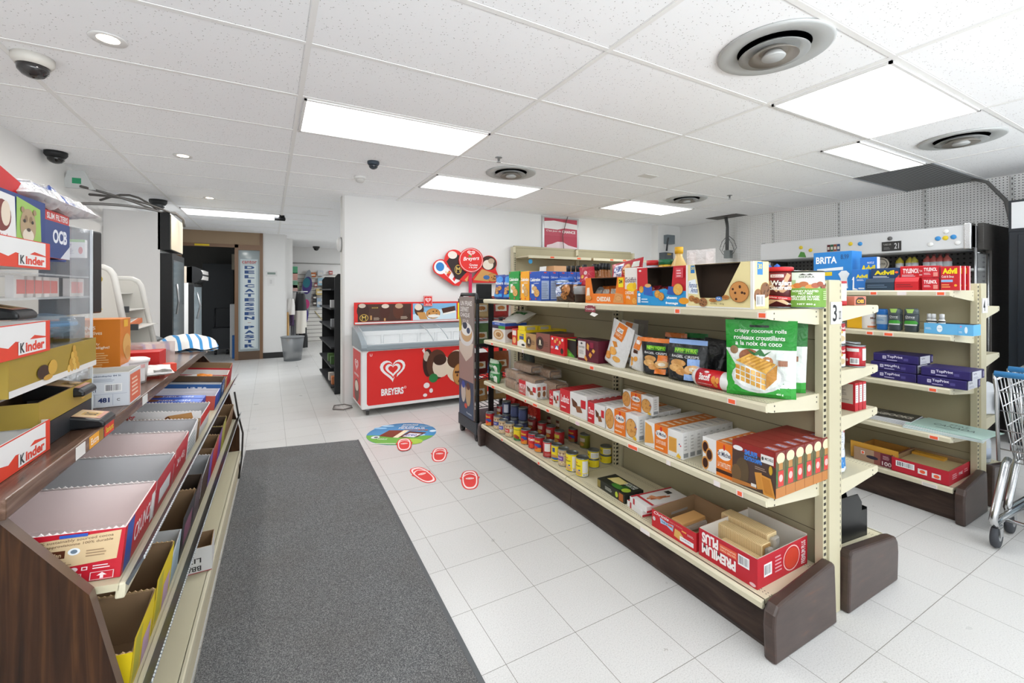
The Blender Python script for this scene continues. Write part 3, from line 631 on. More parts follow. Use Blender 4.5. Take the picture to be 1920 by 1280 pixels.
for i, (x, y) in enumerate([(.32, .14), (.42, .14), (.52, .14), (.62, .14)]):
    o = MB().box(-.045, -.03, 0, .045, .03, .05, '#4a3322').box(-.045, -.03, .05, .045, .0, .052, '#d4b13d').build('ice_cream_box', None, (FX0+x+.02, FY0+y+.03, .44+.23), label='small brown and gold ice cream box in the freezer, %s from the left' % ORD[i].replace('front', 'first'), cat='ice cream box', group='ice cream boxes inside the freezer')
o = MB().box(0, 0, 0, .52, .14, .228, '#d9dcde').build('wire_basket', None, (FX0+.27, FY0+.10, .441), label='pale basket tray under the ice cream boxes', cat='basket')
MB().tube([(0, 0, .015), (-.06, .1, .02), (-.17, .12, .015), (-.2, -.02, .012), (-.1, -.1, .012), (.0, -.05, .012)], .007, '#6f6a66', 6).build('power_cable', None, (FX0-.03, FY1-.12, 0), label='grey power cable looped on the floor beside the freezer', cat='cable')
# header board behind the freezer
hx0 = xy_(664, 5.38); hx1 = xy_(950, 5.38); HW = hx1-hx0
hb = MB().box(0, 0, 0, HW, .012, .26, RED).build('freezer_header_board', None, (hx0, 5.385, .925), label='long red framed ice cream picture board standing behind the freezer', cat='sign board')
art(hb, flat((0, -.0005, 0), (HW, 0, 0), (0, 0, .26)), [('r', .005, .03, .995, .1, '#eceae8'), ('r', .02, .12, .335, .92, '#4a2c22'),
    ('e', .05, .62, .035, .34, '#3c1f16'), ('e', .045, .85, .02, .1, '#d8c8b8'), ('e', .055, .3, .025, .17, '#caa44a'), ('e', .055, .3, .021, .14, '#3a2017'), ('t', 'M', .043, .2, .067, .4, '#d8b860'),
    ('e', .175, .56, .03, .34, '#4b241a'), ('e', .178, .82, .022, .1, '#e2d3c4'), ('e', .255, .58, .032, .36, '#5b3020'), ('e', .26, .82, .024, .12, '#bf9f82'), ('t', 'MAGNUM', .1, .72, .135, .78, '#d8b860'), ('l', .11, .18, .15, .32, 3, '#cbb8a4'), ('l', .27, .2, .32, .34, 3, '#cbb8a4'), ('r', .09, .2, .1, .4, '#c9975c'), ('r', .17, .14, .18, .26, '#c9975c'),
    ('r', .345, .12, .632, .92, '#7fb6dd'), ('p', [(.345, .12), (.632, .12), (.632, .5), (.52, .62), (.345, .4)], '#cfe2ee'), ('e', .385, .62, .03, .3, '#4a2c1c'), ('e', .38, .75, .024, .16, '#e6d6c4'), ('p', [(.37, .5), (.42, .5), (.44, .15), (.39, .15)], '#c99352'), ('k', .475, .42, .045, .25), ('e', .48, .3, .04, .08, '#f0ece6'), ('p', [(.53, .66), (.62, .78), (.625, .55), (.54, .42)], '#4d2b20'), ('p', [(.54, .42), (.625, .55), (.625, .46), (.54, .34)], '#f2efe9'),
    ('r', .64, .12, .79, .92, '#eedd1f'), ('e', .69, .6, .03, .2, '#5cb04a'), ('t', 'Popsicle', .66, .22, .73, .42, '#c2322f'), ('r', .8, .12, .985, .92, '#d7534c'), ('e', .86, .5, .03, .25, '#efe7df')], 'picture_print')
hs = MB().box(-.055, 0, 0, .055, .012, .13, RED).build('heart_badge', None, (xy_(802, 5.38), 5.365, 1.13), label='small square red heart badge on the freezer header board', cat='sign')
art(hs, flat((-.055, -.0005, 0), (.11, 0, 0), (0, 0, .13)), [('r', .03, .03, .97, .97, '#f1dedc'), ('r', .06, .06, .94, .94, RED)]+heartlogo(.5, .6, .36, .28)+[('t', 'BREYERS', .2, .12, .8, .22, '#f4f1f0')], 'badge_print')
# heart sign with ice creams on the wall
def WP(px, py, Y=5.375): return (xy_(px, Y), zy(px, py, Y))
ws = empty('ice_cream_wall_sign', (xy_(881, 5.375), 5.375, WP(881, 488)[1]), label='red ice cream sign of round and petal shapes on the white wall', cat='sign')
cx, cz = ws.location[0], ws.location[2]
def petal(name, pts, dy, col, spec, th=.012):
    P = [(WP(*p)[0]-cx, WP(*p)[1]-cz) for p in pts]
    o = MB().prism(P, 'y', -dy-th, -dy, col).build(name, ws)
    x0 = min(p[0] for p in P); x1 = max(p[0] for p in P); z0 = min(p[1] for p in P); z1 = max(p[1] for p in P)
    art(o, flat((x0, -dy-th-.0003, z0), (x1-x0, 0, 0), (0, 0, z1-z0)), spec, 'picture_print'); return o
def ring(px, py, r, n=24, a0=0, a1=6.2832): return [(px+r*math.cos(a0+(a1-a0)*i/n), py-r*math.sin(a0+(a1-a0)*i/n)) for i in range(n if a1-a0 > 6.2 else n+1)]
petal('left_lower_petal', ring(826, 501, 15, 12, .9, 3.9)+[(850, 535), (860, 536), (866, 528), (862, 518), (838, 492)], .0, RED, [('e', .26, .7, .22, .26, '#f0eeee'), ('e', .24, .72, .14, .17, '#2f7fc4'), ('p', [(.35, .5), (.5, .72), (.93, .2), (.75, .08)], '#f0e9e9'), ('p', [(.45, .42), (.55, .6), (.62, .5), (.52, .32)], RED), ('p', [(.66, .26), (.76, .44), (.82, .36), (.72, .17)], RED), ('t', 'Popsicle', .42, .45, .62, .56, '#d9b12d')])
petal('left_upper_petal', ring(850, 485, 17, 12, .4, 2.8)+[(831, 490), (857, 523), (868, 528), (877, 527), (879, 512), (869, 495)], .013, RED, [('p', [(.1, .62), (.38, .93), (.62, .8), (.93, .34), (.6, .06), (.45, .1)], '#2c1c19'), ('e', .33, .83, .18, .12, '#e9dcd2'), ('e', .55, .38, .14, .15, '#c9a84e'), ('e', .55, .38, .12, .125, '#2a1a17'), ('t', 'M', .47, .3, .63, .46, '#d8b860'), ('p', [(.8, .06), (.96, .2), (.9, .0)], '#d4a35c')])
petal('right_petal', ring(916, 494, 15, 12, -.5, 2.2)+[(902, 500), (885, 522), (886, 530), (928, 530), (935, 520), (929, 505)], .0, RED, [('e', .6, .72, .3, .26, '#3d261b'), ('e', .58, .66, .2, .18, '#e8dccb'), ('e', .7, .8, .12, .1, '#bda38a'), ('p', [(.05, .1), (.35, .5), (.8, .35), (.6, .05)], '#cf9a58'), ('k', .76, .2, .2, .15), ('e', .52, .2, .12, .08, '#3f6ca5')])
petal('round_centre', ring(881, 488, 23, 32), .028, RED, [('e', .5, .5, .47, .47, '#f1d6d4'), ('e', .5, .5, .45, .45, RED)]+heartlogo(.5, .8, .17, .12)+[('t', 'Breyers', .17, .42, .8, .62, '#f6f3f2', {'slant': .2, 'rise': .06}), ('e', .45, .66, .07, .03, '#4c9a3f'), ('t', 'Goutez', .42, .27, .76, .36, '#f6f3f2'), ('t', 'a la joie', .4, .16, .74, .25, '#f6f3f2')])
pz = WP(880, 512)[1]-cz
MB().box(-.022, -.02, -(cz-1.2), .022, -.008, pz, '#cf2450').build('red_post', ws)
# red framed poster high on the wall
p0, p1 = WP(1016, 406, 5.42), WP(1084, 412, 5.42); pw = p1[0]-p0[0]; z0 = 1.95; ph = 2.42-z0
po = MB().box(0, -.02, 0, pw, 0, ph, mat('#c3c4c4', .35, .5)).build('framed_poster', None, (p0[0], 5.425, z0), label='red and white framed poster high on the back wall', cat='poster')
art(po, flat((0, -.0205, 0), (pw, 0, 0), (0, 0, ph)), [('r', .05, .03, .95, .95, '#b8475a'), ('r', .05, .03, .95, .4, '#b03a4f'), ('p', [(.05, .62), (.05, .84), (.3, .88), (.95, .8), (.95, .64), (.6, .66), (.4, .6)], '#e9e7e7'), ('t', 'C\'est Jour de', .1, .51, .5, .58, '#e9dfe0'), ('t', 'CHANCE', .53, .5, .9, .59, '#f0eded', {'bold': .03}), ('p', [(.1, .0), (.12, .1), (.25, .14), (.4, .22), (.55, .22), (.7, .12), (.95, .06), (.95, .0)], '#e2cfd2')], 'poster_print')
MB().tube([(0, 0, 0), (-.05, -.01, -.12), (-.1, -.01, -.3), (-.08, -.01, -.52)], .006, '#5d4c45', 6).build('hanging_wire', None, (p0[0]+pw*.66, 5.38, CEIL), label='thin brown wire hanging in front of the red framed poster', cat='cable')
# ================================================================ rolling display rack at the end of the long shelving
RX0, RX1, RY0, RY1 = 1.575, 2.04, 3.50, 3.92
dk = empty('display_rack', ((RX0+RX1)/2, (RY0+RY1)/2, 0), label='black rolling bread display rack with a cake poster at the long shelving end', cat='display rack')
X = (RX1-RX0)/2; Y = (RY1-RY0)/2; CH = mat('#33373b', .45)
MB().box(-X, -Y, .065, X, Y, .17, CH).build('base', dk, bevel=.006)
for sx in (-1, 1):
    for sy in (-1, 1): MB().lathe([(.03, -.016), (.03, .016)], M_BLACK, 16, c=(sx*(X-.03), sy*(Y-.04), .03), axis='x').box(sx*(X-.03)-.02, sy*(Y-.04)-.02, .03, sx*(X-.03)+.02, sy*(Y-.04)+.02, .066, M_BLACK).build('caster', dk)
m = MB(); m.tube([(-X+.02, -Y+.02, .17), (-X+.02, -Y+.02, 1.24), (-X+.02, -Y+.05, 1.29), (-X+.02, Y-.05, 1.29), (-X+.02, Y-.02, 1.24), (-X+.02, Y-.02, .17)], .017, M_BLACK, 10); m.build('side_frame', dk)
MB().box(X-.03, -Y+.0, .17, X, -Y+.03, 1.26, M_BLACK).box(X-.03, Y-.03, .17, X, Y, 1.26, M_BLACK).box(-X+.13, -Y, .17, -X+.17, -Y+.03, 1.23, M_BLACK).build('rear_posts', dk)
MB().box(-X, -Y, 1.215, X, -Y+.03, 1.25, M_BLACK).box(-X, -Y, .83, X, -Y+.02, .86, M_BLACK).box(-X, Y-.03, 1.215, X, Y, 1.25, M_BLACK).build('cross_bars', dk)
for z in (.3, .55, .82, 1.07):
    m = MB()
    for i in range(9): m.tube([(-X+.02+i*.052, -Y+.02, z), (-X+.02+i*.052, Y-.02, z)], .003, M_BLACK, 5)
    m.tube([(-X, -Y+.02, z), (X, -Y+.02, z)], .004, M_BLACK, 5); m.tube([(-X, Y-.02, z), (X, Y-.02, z)], .004, M_BLACK, 5); m.build('wire_shelf', dk)
pp = MB().box(-X-.006, -Y+.045, .18, -X+.006, Y-.045, 1.27, '#8a7b76').build('poster_panel', dk); pp['label'] = 'poster of a cream cake on the rack side'
art(pp, flat((-X-.0065, Y-.045, .18), (0, -2*Y+.09, 0), (0, 0, 1.09)), [('r', 0, .0, 1, .3, '#3c4a63'), ('r', 0, .3, 1, .55, '#9b8079'), ('r', 0, .55, 1, 1, '#8d7f79'), ('p', [(0, .62), (1, .62), (.9, .52), (.5, .46), (0, .54)], '#cfc0b2'),
    ('e', .5, .68, .5, .09, '#dad7d6'), ('e', .52, .7, .4, .075, '#caa274'), ('e', .52, .73, .36, .055, '#ece8e4'), ('e', .42, .76, .16, .03, '#2f3347'), ('e', .66, .72, .12, .025, '#39415c'), ('p', [(0, .7), (0, .85), (.15, .8), (.2, .72)], '#c9b11d'),
    ('t', 'UN FRAIS', .1, .925, .9, .965, '#efe9e6'), ('t', 'DEPART', .1, .875, .7, .915, '#efe9e6'), ('t', 'CHAQUE', .1, .825, .75, .865, '#efe9e6'), ('t', 'JOUR', .25, .775, .7, .81, '#d8cdc8'),
    ('e', .32, .2, .16, .09, '#c6b8ad'), ('e', .66, .19, .17, .095, '#b99b76'), ('e', .32, .26, .12, .03, '#3452a0'), ('e', .66, .26, .12, .03, '#5c3d34'), ('e', .5, .09, .1, .02, '#c94b3a'), ('t', 'President', .55, .03, .9, .045, '#d8dde5')], 'poster_print')
MB().box(-.075, -.012, .0, .075, .012, .135, M_BLACKM).box(-.09, -.02, -.0, .09, .02, .006, M_BLACKM).build('small_screen', None, (1.705, 3.62, 1.25), (0, 0, .1), label='small black blank screen standing on the bread display rack', cat='screen')
bread = [(-.12, .3, '#b98a55', 'brown bread loaf in a clear bag'), (.1, .3, '#c9a06a', 'pale bread loaf in a clear bag'), (-.12, .55, '#6d1f22', 'dark red bread bag'), (.1, .55, '#a9603c', 'orange brown bread bag'), (-.1, .82, '#5f7f52', 'green bread bag'), (.1, .82, '#d3cfc6', 'whitish bread bag'), (-.1, 1.07, '#c8ab7c', 'toasted bread loaf'), (.1, 1.07, '#a33', 'red bread bag')]
for i, (dx, z, c, l) in enumerate(bread):
    bag('bread_bag', .19, .2, .11, c, [('r', .2, .3, .8, .6, '#e6dfd0'), ('e', .5, .45, .2, .1, '#b9783c')], ((RX0+RX1)/2+dx, 3.7, z+.004), 0, seed=i*1.3, label=l+' on the black display rack, '+('lowest' if z < .4 else 'second' if z < .6 else 'third' if z < .9 else 'top')+' wire shelf', cat='bread bag', group='bread bags on the display rack')
# box of pastries on rack top, red and white
# ================================================================ open cooler on the pegboard wall
c0, c1 = 1.43, 3.33
ck = empty('open_cooler', (5.4, c0, 0), label='long open front drinks cooler with white canopy along the pegboard wall', cat='cooler')
L = c1-c0; DKB = mat('#4b4846', .6)
MB().box(0, 0, 1.70, .8, L, 1.91, mat('#d3d4d5', .35)).build('canopy', ck, bevel=.01); MB().box(-.012, -.0, 1.69, .1, .05, 1.925, M_CHROME).build('canopy_end_cap', ck, bevel=.008)
n = N('dark_mesh_panel', .5, .2); q = n.sep(n.pos); M_DMESH = n.done(n.mix(n.dots(q[0], q[2], .012, .003), '#4d4a47', '#2a2826'))
n = N('grey_perforated_back', .6); q = n.sep(n.pos); M_GPEG = n.done(n.mix(n.dots(q[1], q[2], .045, .009), '#6e6d6c', '#222'))
MB().prism([(.1, 1.925), (.85, 1.925), (.85, 0), (.0, 0), (.0, .45), (.3, .7), (.3, 1.69), (.1, 1.69)], 'y', -.05, -.01, M_DMESH).build('end_panel', ck, bevel=.004)
MB().prism([(.1, 1.925), (.85, 1.925), (.85, 0), (.0, 0), (.0, .45), (.3, .7), (.3, 1.69), (.1, 1.69)], 'y', L+.01, L+.05, M_DMESH).build('end_panel', ck, bevel=.004)
MB().box(.6, 0, .45, .64, L, 1.7, M_GPEG).build('perforated_back', ck); MB().box(.0, 0, .0, .8, L, .5, '#3c3a39').build('lower_cabinet', ck)
for z in (.85, 1.15, 1.53): MB().box(.22, 0, z-.02, .6, L, z, '#b9bcbc').build('shelf', ck)
MB().tube([(.02, -.02, 1.7), (.02, -.02, .5)], .012, M_CHROME, 8).tube([(.3, -.03, 1.66), (.3, -.03, .5)], .008, M_CHROME, 8).tube([(.02, -.02, 1.66), (.3, -.03, 1.66)], .008, M_CHROME, 8).build('chrome_posts', ck)
MB().box(.02, -.014, .5, .3, -.010, 1.66, M_CLEAR).build('side_glass', ck)
def CP(px, py): return (yx(px, 5.4)-c0, zx(px, py, 5.4))
for px, py, c, l in ((1595, 457, '#e3c52b', 'yellow'), (1613, 457, '#3d8fcf', 'blue'), (1759, 447, '#3d8fcf', 'blue'), (1773, 446, '#e3c52b', 'yellow'), (1788, 444, '#3d8fcf', 'blue'), (1745, 458, '#e8e8e6', 'white'), (1796, 455, '#e8e8e6', 'white'), (1774, 434, '#e8e8e6', 'white'), (1520, 469, '#e3c52b', 'yellow'), (1502, 464, '#dcc22c', 'yellow')):
    y, z = CP(px, py); q = MB().lathe([(.02, 0), (.021, .004), (.017, .008), (0, .009)], c, 16).build('round_magnet', ck, (-.001, y, z), (0, -math.pi/2, 0)); q['label'] = l+' round magnet on the canopy'
y, z = CP(1669, 447); MB().lathe([(.02, 0), (.02, .006), (0, .007)], '#6b6b6b', 16).build('lock', ck, (-.001, y, z), (0, -math.pi/2, 0))
y0, z0 = CP(1690, 469); y1, z1 = CP(1654, 454)
q = MB().box(-.008, y0, z0, 0, y1, z1, '#2c2b2a').build('temperature_display', ck); art(q, flat((-.0085, y1, z0), (0, y0-y1, 0), (0, 0, z1-z0)), [('t', 'TURBO AIR', .08, .6, .5, .8, '#9a9894'), ('l', .1, .15, .5, .45, 2, '#777'), ('t', '21', .66, .2, .9, .8, '#c9c9c9')], 'display_print')
y0, z0 = CP(1578, 470)
for i, c in enumerate(('#5a2228', '#2f5a3c', '#8a4630', '#25436a')):
    q = MB().box(-.004, -.0, 0, 0, .028, .075, c).box(-.005, .004, .02, -.003, .024, .05, '#c9c3ba').build('can_sticker', ck, (-.001, y0+.14-i*.032-.03, z0), (.0, 0, 0)); q['label'] = 'small drink can sticker'
y, z = CP(1505, 478); q = MB().face([(-.002, 0, 0), (-.002, .09, .01), (-.002, .06, .07), (-.002, .02, .06)], '#4d8a3a').build('leaf_sticker', ck, (-.002, y-.04, z-.03))
def bottle(name, r, h, col, cap, loc, lab=None, trans=.0, labcol=None, nk=.35, rz=0, **tg):
    bm_ = mat(col, .15, 0, trans) if trans else mat(col, .25)
    o = MB().lathe([(r*.9, 0), (r, .006), (r, h*.55), (r*.92, h*.66), (r*nk, h*.82), (r*nk*.9, h*.9), (0, h*.9)], bm_, 20).build(name, None, loc, (0, 0, rz), **tg)
    MB().lathe([(r*nk*1.15, h*.88), (r*nk*1.15, h), (0, h)], cap, 16).build('cap', o)
    if labcol: q = MB().lathe([(r*1.01, h*.14), (r*1.01, h*.5)], labcol, 20).build('label_band', o)
    return o
GR = 'bottles on the top shelf of the open cooler'
for i, (px, c, cap) in enumerate([(1739, '#a8534f', '#5c2c2e'), (1751, '#b05a55', '#5c2c2e'), (1763, '#a8504c', '#5c2c2e'), (1776, '#b4605a', '#5c2c2e'), (1687, '#b9a83c', '#333'), (1706, '#b5a238', '#333'), (1714, '#a8a040', '#333')]):
    bottle('juice_bottle', .034, .155, c, cap, (5.72, yx(px, 5.72), 1.53), labcol='#c9cdd2', label='%s juice bottle in the open cooler, %s from the dark end panel' % ('pink' if i < 4 else 'yellow', ORD[(3-i) if i < 4 else (6-i)].replace('front', 'first')), cat='bottle', group=GR)
for i, px in enumerate((1607, 1652)):
    o = MB().lathe([(.07, -.004), (.07, .004)], '#b9b2a4', 24, axis='y').build('round_sign', None, (5.66, yx(px, 5.66), 1.605), (0, 0, FX), label='round pale water logo plate in the cooler, the %s one' % ('left', 'right')[i], cat='sign', group='round plates in the cooler')
    art(o, flat((-.07, -.0045, -.07), (.14, 0, 0), (0, 0, .14)), [('e', .5, .5, .42, .42, '#5b564e'), ('e', .5, .5, .36, .36, '#b9b2a4'), ('t', 'WATER', .2, .42, .8, .58, '#38332e')], 'plate_print')
# metal slotted standards on the pegboard
for px in (1449, 1573, 1735, 1898):
    y = yx(px, XR-.01); u = MB().box(-.012, -.012, 1.2, .0, .012, CEIL-.01, mat('#d3d4d3', .5)).build('wall_standard', None, (XR, y, 0), label='slotted metal standard on the pegboard wall, %s' % {1449: 'first from the corner', 1573: 'above the cooler middle', 1735: 'beside the return grille', 1898: 'next to the black fridge'}[px], cat='wall standard', group='slotted standards on the pegboard wall')
    m = MB()
    for k in range(24): m.box(-.0126, -.003, 1.24+k*.05, -.0119, .003, 1.262+k*.05, '#333')
    m.build('slot_marks', u)
cab = MB(); 
for k in range(5): cab.tube([(0, .01*k-.02, .0), (.02+.005*k, .012*k-.03, -.15), (.05, .012*k-.01, -.35), (.05, .01*k, -.62)], .007, '#5d5f5f', 6)
for sg in (-1, 1): cab.tube([(.05, 0, -.27), (.05, sg*.1, -.36), (.05, sg*.14, -.47), (.05, sg*.08, -.56), (.05, 0, -.6)], .005, '#6d6f6f', 6); cab.tube([(.05, 0, -.3), (.05, sg*.06, -.4), (.05, sg*.1, -.5), (.05, 0, -.57)], .005, '#6d6f6f', 6)
cb = cab.build('hanging_cables', None, (6.05, yx(1365, 6.1), CEIL), label='bundle of grey cables hanging from the ceiling hole by the pegboard', cat='cables', kind='stuff')
MB().box(.02, -.05, -.62, .09, .05, -.5, '#7f8686').build('junction_box', cb)
MB().box(-.12, -.25, -.004, .16, .25, 0, '#4a4642').build('ceiling_hole', None, (6.0, yx(1360, 6.0), CEIL-.001), label='dark gap in the ceiling where grey cables come through', cat='hole')
MB().tube([(0, 0, 0), (.03, -.1, -.05), (.05, -.22, -.25), (.05, -.26, -.5), (.02, -.2, -.68)], .016, '#6d6c6a', 8).build('flexible_conduit', None, (6.12, yx(1822, 6.12), CEIL), label='grey flexible conduit curving down the pegboard beside the black fridge', cat='conduit')
o = MB().box(-.09, -.05, -.075, .09, .03, .075, '#727c82').build('electrical_box', None, (xy_(1255, 5.25), 5.26, zy(1255, 449, 5.25)), label='grey wall electrical box in the back corner with a black lead', cat='electrical box', )
MB().tube([(-.07, -.05, .02), (-.1, -.06, -.06), (-.1, -.04, -.2)], .015, '#3b3d40', 8).build('lead', o)
o = MB().box(-.10, -.06, -.075, .10, .06, .075, '#565d62').build('switch_box', None, (xy_(1250, 5.22), 5.23, zy(1250, 482, 5.22)), label='dark grey switch box below the electrical box', cat='electrical box'); MB().box(-.04, -.062, .03, .05, -.059, .06, '#a2853e').build('rating_plate', o)
# black fridge at the right edge
fr = empty('glass_door_fridge', (5.62, .5, 0), label='tall black glass door fridge at the right edge by the pegboard wall', cat='fridge')
BK = mat('#1b2128', .35); h2 = zx(1890, 376, 5.6)
MB().box(0, -.75, .0, .58, .76, h2-.27, mat('#20262d', .35)).build('cabinet', fr, bevel=.006); q = MB().box(-.0, -.75, h2-.27, .58, .76, h2, BK).build('sign_box', fr); MB().box(-.012, -.74, h2-.245, 0, .74, h2-.02, '#e3e5e6').build('sign_face', q)
for y0, y1 in ((-.72, -.01), (.01, .70)):
    dd = MB().box(-.03, y0, .15, -.0, y1, h2-.3, BK).build('door', fr, bevel=.004); MB().box(-.034, y0+.07, .22, -.031, y1-.07, h2-.38, mat('#94a5ad', .08)).build('glass', dd)
    MB().tube([(-.06, y0+.03, .8), (-.06, y0+.03, 1.4)], .01, M_STEEL, 8).build('handle', dd)
    m = MB()
    for z in (.5, .8, 1.1, 1.4): m.box(-.0365, y0+.08, z, -.0345, y1-.08, z+.02, '#d6d9da')
    m.build('shelf_edge', dd)
for i, (c, z) in enumerate((('#3f8f4a', 1.12), ('#d9b43a', 1.42), ('#c24a3a', .82), ('#3a6fc0', .52))):
    o = MB().box(0, 0, 0, .004, .12, .12, c).build('fridge_packet', None, (5.5815, 1.02, z), label='%s packet seen behind the black fridge glass' % ('green', 'yellow', 'red', 'blue')[i], cat='packet')
# ================================================================ shopping carts
def cart(x, y, lab):
    c = empty('shopping_cart', (x, y, 0), 0, label=lab, cat='shopping cart', group='nested shopping carts at the right edge')
    S = M_CHROME; w = .52
    h = MB().tube([(-.03, .0, .895), (-.03, -w, .895)], .0155, mat('#3d86c0', .35), 12).build('handle', c)
    for yy in (0, -w):
        MB().tube([(-.03, yy, .895), (-.045, yy-.004, .86), (-.005, yy, .80), (.03, yy, .43)], .008, S, 8).build('handle_arm', c)
    m = MB(); ztop, zb = .86, .43
    def side(yy, k):
        for i in range(16):
            t = i/15; m.tube([(.0+t*.82, yy, ztop-.0+t*.06), (.07+t*.6, yy-k*.05, zb+t*.03)], .0028, S, 5)
        for z in (.52, .62, .72, .8): f = (z-zb)/(ztop-zb); m.tube([(.07*(1-f), yy-k*.05*(1-f), z), (.67+.15*f, yy-k*.05*(1-f), z+.04)], .0032, S, 5)
        m.tube([(0, yy, ztop), (.82, yy, ztop+.06)], .005, S, 6)
    side(0, 1); side(-w, -1)
    for i in range(14):
        yy = -.05-(w-.1)*i/13; m.tube([(.0, yy if 0 < i < 13 else yy, ztop-.03), (.07, yy, zb), (.67, yy, zb+.03), (.82, yy, ztop+.06)], .0028, S, 5)
    for i in range(9): xx = .07+.6*i/8; m.tube([(xx, -.05, zb+.03*i/8), (xx, -w+.05, zb+.03*i/8)], .0028, S, 5)
    for z in (.5, .6, .7, .8): m.tube([(.01, -.01, z), (.01, -w+.01, z)], .0032, S, 5)
    m.build('basket', c)
    for yy in (-.01, -w+.01):
        MB().tube([(.14, yy, .42), (.09, yy, .40), (-.07, yy, .19), (-.095, yy, .15), (-.07, yy, .12), (.02, yy, .13), (.72, yy*1.0-(.06 if yy > -.1 else -.06), .17)], .0165, S, 10).build('frame_tube', c)
    MB().tube([(.05, -.01, .125), (.05, -w+.01, .125)], .01, S, 8).build('cross_tube', c)
    for (wx, wy) in ((-.05, -.01), (-.05, -w+.01), (.62, -.07), (.62, -w+.07)):
        f = MB().box(wx-.014, wy-.02, .06, wx+.03, wy-.016, .115, S).box(wx-.014, wy+.016, .06, wx+.03, wy+.02, .115, S).box(wx-.014, wy-.02, .105, wx+.03, wy+.02, .118, S).build('caster', c)
        MB().lathe([(.02, -.014), (.054, -.013), (.058, 0), (.054, .013), (.02, .014)], mat('#3e4045', .7), 22, c=(wx+.005, wy, .058), axis='y').lathe([(.02, -.016), (.02, .016)], M_STEEL, 12, c=(wx+.005, wy, .058), axis='y').build('wheel', f)
    return c
k1 = cart(3.335, .79, 'chrome shopping cart with blue handle, the front one at the right edge')
dup(k1, (3.60, .80, 0), 0, 'chrome shopping cart with blue handle, nested behind the first one')
# ================================================================ hall: glass door coolers, clothes, bin, far wall
yf = 6.3
c = empty('white_cooler', (-1.58, yf, 0), label='tall white glass door cooler with a blank lit sign box in the hall', cat='cooler')
xb0, xb1 = xy_(300, yf)+1.58, xy_(323, yf)+1.58; zt2 = zy(300, 398, yf); zl = zy(320, 470, yf)
MB().box(0.002, 0, 0, xb0, .8, zl, wm).build('cabinet', c); MB().box(.002, 0, zl, xb0, .8, zt2, wm).build('cabinet_top', c)
MB().box(xb0, -.0, .1, xb1, .8, zl-.03, M_BLACK).build('door_frame', c); MB().box(xb1, .06, .2, xb1+.004, .74, zl-.1, mat('#5d6a70', .1)).build('glass_door', c)
MB().box(xb0-.02, 0, zl+.01, xb1-.02, .8, zt2, M_BLACK).build('sign_box', c); q = MB().box(xb1-.02, .02, zl+.02, xb1-.012, .78, zt2-.015, mat('#d9cdb4', .4)).build('sign_face', c); q['label'] = 'blank cream sign face'
MB().tube([(xb1+.03, .08, 1.05), (xb1+.05, .08, 1.2), (xb1+.03, .08, 1.4)], .012, M_STEEL, 8).build('handle', c)
yg = 8.0
c = empty('drum_top_cooler', (-1.58, yg, 0), label='slim black and white cooler with a rounded sign drum in the hall', cat='cooler')
a0 = xy_(353, yg)+1.58; a1 = xy_(363, yg)+1.58; z1 = zy(345, 499, yg); z0 = zy(345, 530, yg)
MB().box(.002, 0, 0, a0, .9, z0, wm).build('cabinet', c); MB().box(a0, 0, .1, a1, .9, z0-.02, M_BLACK).build('door_frame', c); MB().box(a1, .08, .25, a1+.004, .84, z0-.06, mat('#c4d3da', .1)).build('glass_door', c)
MB().lathe([((z1-z0)/2, 0), ((z1-z0)/2, .9)], M_BLACK, 24, c=(a1-.02, 0, (z1+z0)/2), axis='y').box(.002, 0, z0, a1-.02, .9, z1, M_BLACK).build('sign_drum', c); MB().box(a1+.05, .1, z0+.05, a1+.1, .8, z1-.05, '#d9d5d0').box(a0-.25, -.004, z0, a0-.02, 0, z1, '#c8b9a8').build('sign_face', c)
MB().tube([(a1+.03, .1, .9), (a1+.07, .1, 1.1), (a1+.03, .1, 1.3)], .014, M_STEEL, 8).build('handle', c)
cb = MB()
for (s, e, hh) in (((-1.5, 5.9), (-1.12, 6.5), .12), ((-1.5, 5.6), (-1.0, 6.6), .05), ((-1.45, 5.2), (-1.1, 6.6), .02), ((-1.4, 4.6), (-1.1, 6.5), -.25)):
    cb.tube([(s[0]+(e[0]-s[0])*t, s[1]+(e[1]-s[1])*t, 2.24+(hh*math.sin(math.pi*t) if hh > 0 else hh*(1-t)**1.5)) for t in (0, .15, .3, .45, .6, .75, .9, 1)], .012, '#55524f', 6)
cb.tube([(-1.12, 6.5, 2.24), (-1.0, 6.6, 2.26), (-.93, 6.7, 2.2), (-.93, 6.75, 2.12)], .016, '#6b6865', 8)
cb.build('cooler_cables', None, label='grey cables draped over the top of the white cooler', cat='cables', kind='stuff')
# things in the dark storeroom beyond the door
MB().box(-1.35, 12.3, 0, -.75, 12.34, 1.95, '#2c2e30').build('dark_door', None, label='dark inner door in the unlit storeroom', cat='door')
o = MB().box(0, 0, 0, .5, .3, 1.05, '#c9cac9').build('white_cabinet', None, (xy_(431, 10.4)-.0, 10.4, 0), label='narrow white cabinet inside the storeroom doorway', cat='cabinet')
MB().box(0, 0, 0, .12, .12, .45, '#2461a8').build('blue_crate', None, (xy_(435, 10.1), 10.12, 0), label='slim blue crate by the storeroom doorway', cat='crate')
o = MB().box(-.16, -.2, .12, .16, .2, .55, '#2b2d30').build('dark_trolley', None, (xy_(417, 11), 11, 0), label='dark trolley standing in the storeroom', cat='trolley'); MB().lathe([(.05, -.02), (.05, .02)], M_BLACK, 14, c=(-.1, -.18, .06), axis='x').lathe([(.05, -.02), (.05, .02)], M_BLACK, 14, c=(.1, -.18, .06), axis='x').build('wheel', o); MB().tube([(.14, .1, .5), (.14, .12, .95), (-.14, .12, .95), (-.14, .1, .5)], .015, M_BLACK, 8).build('handle', o)
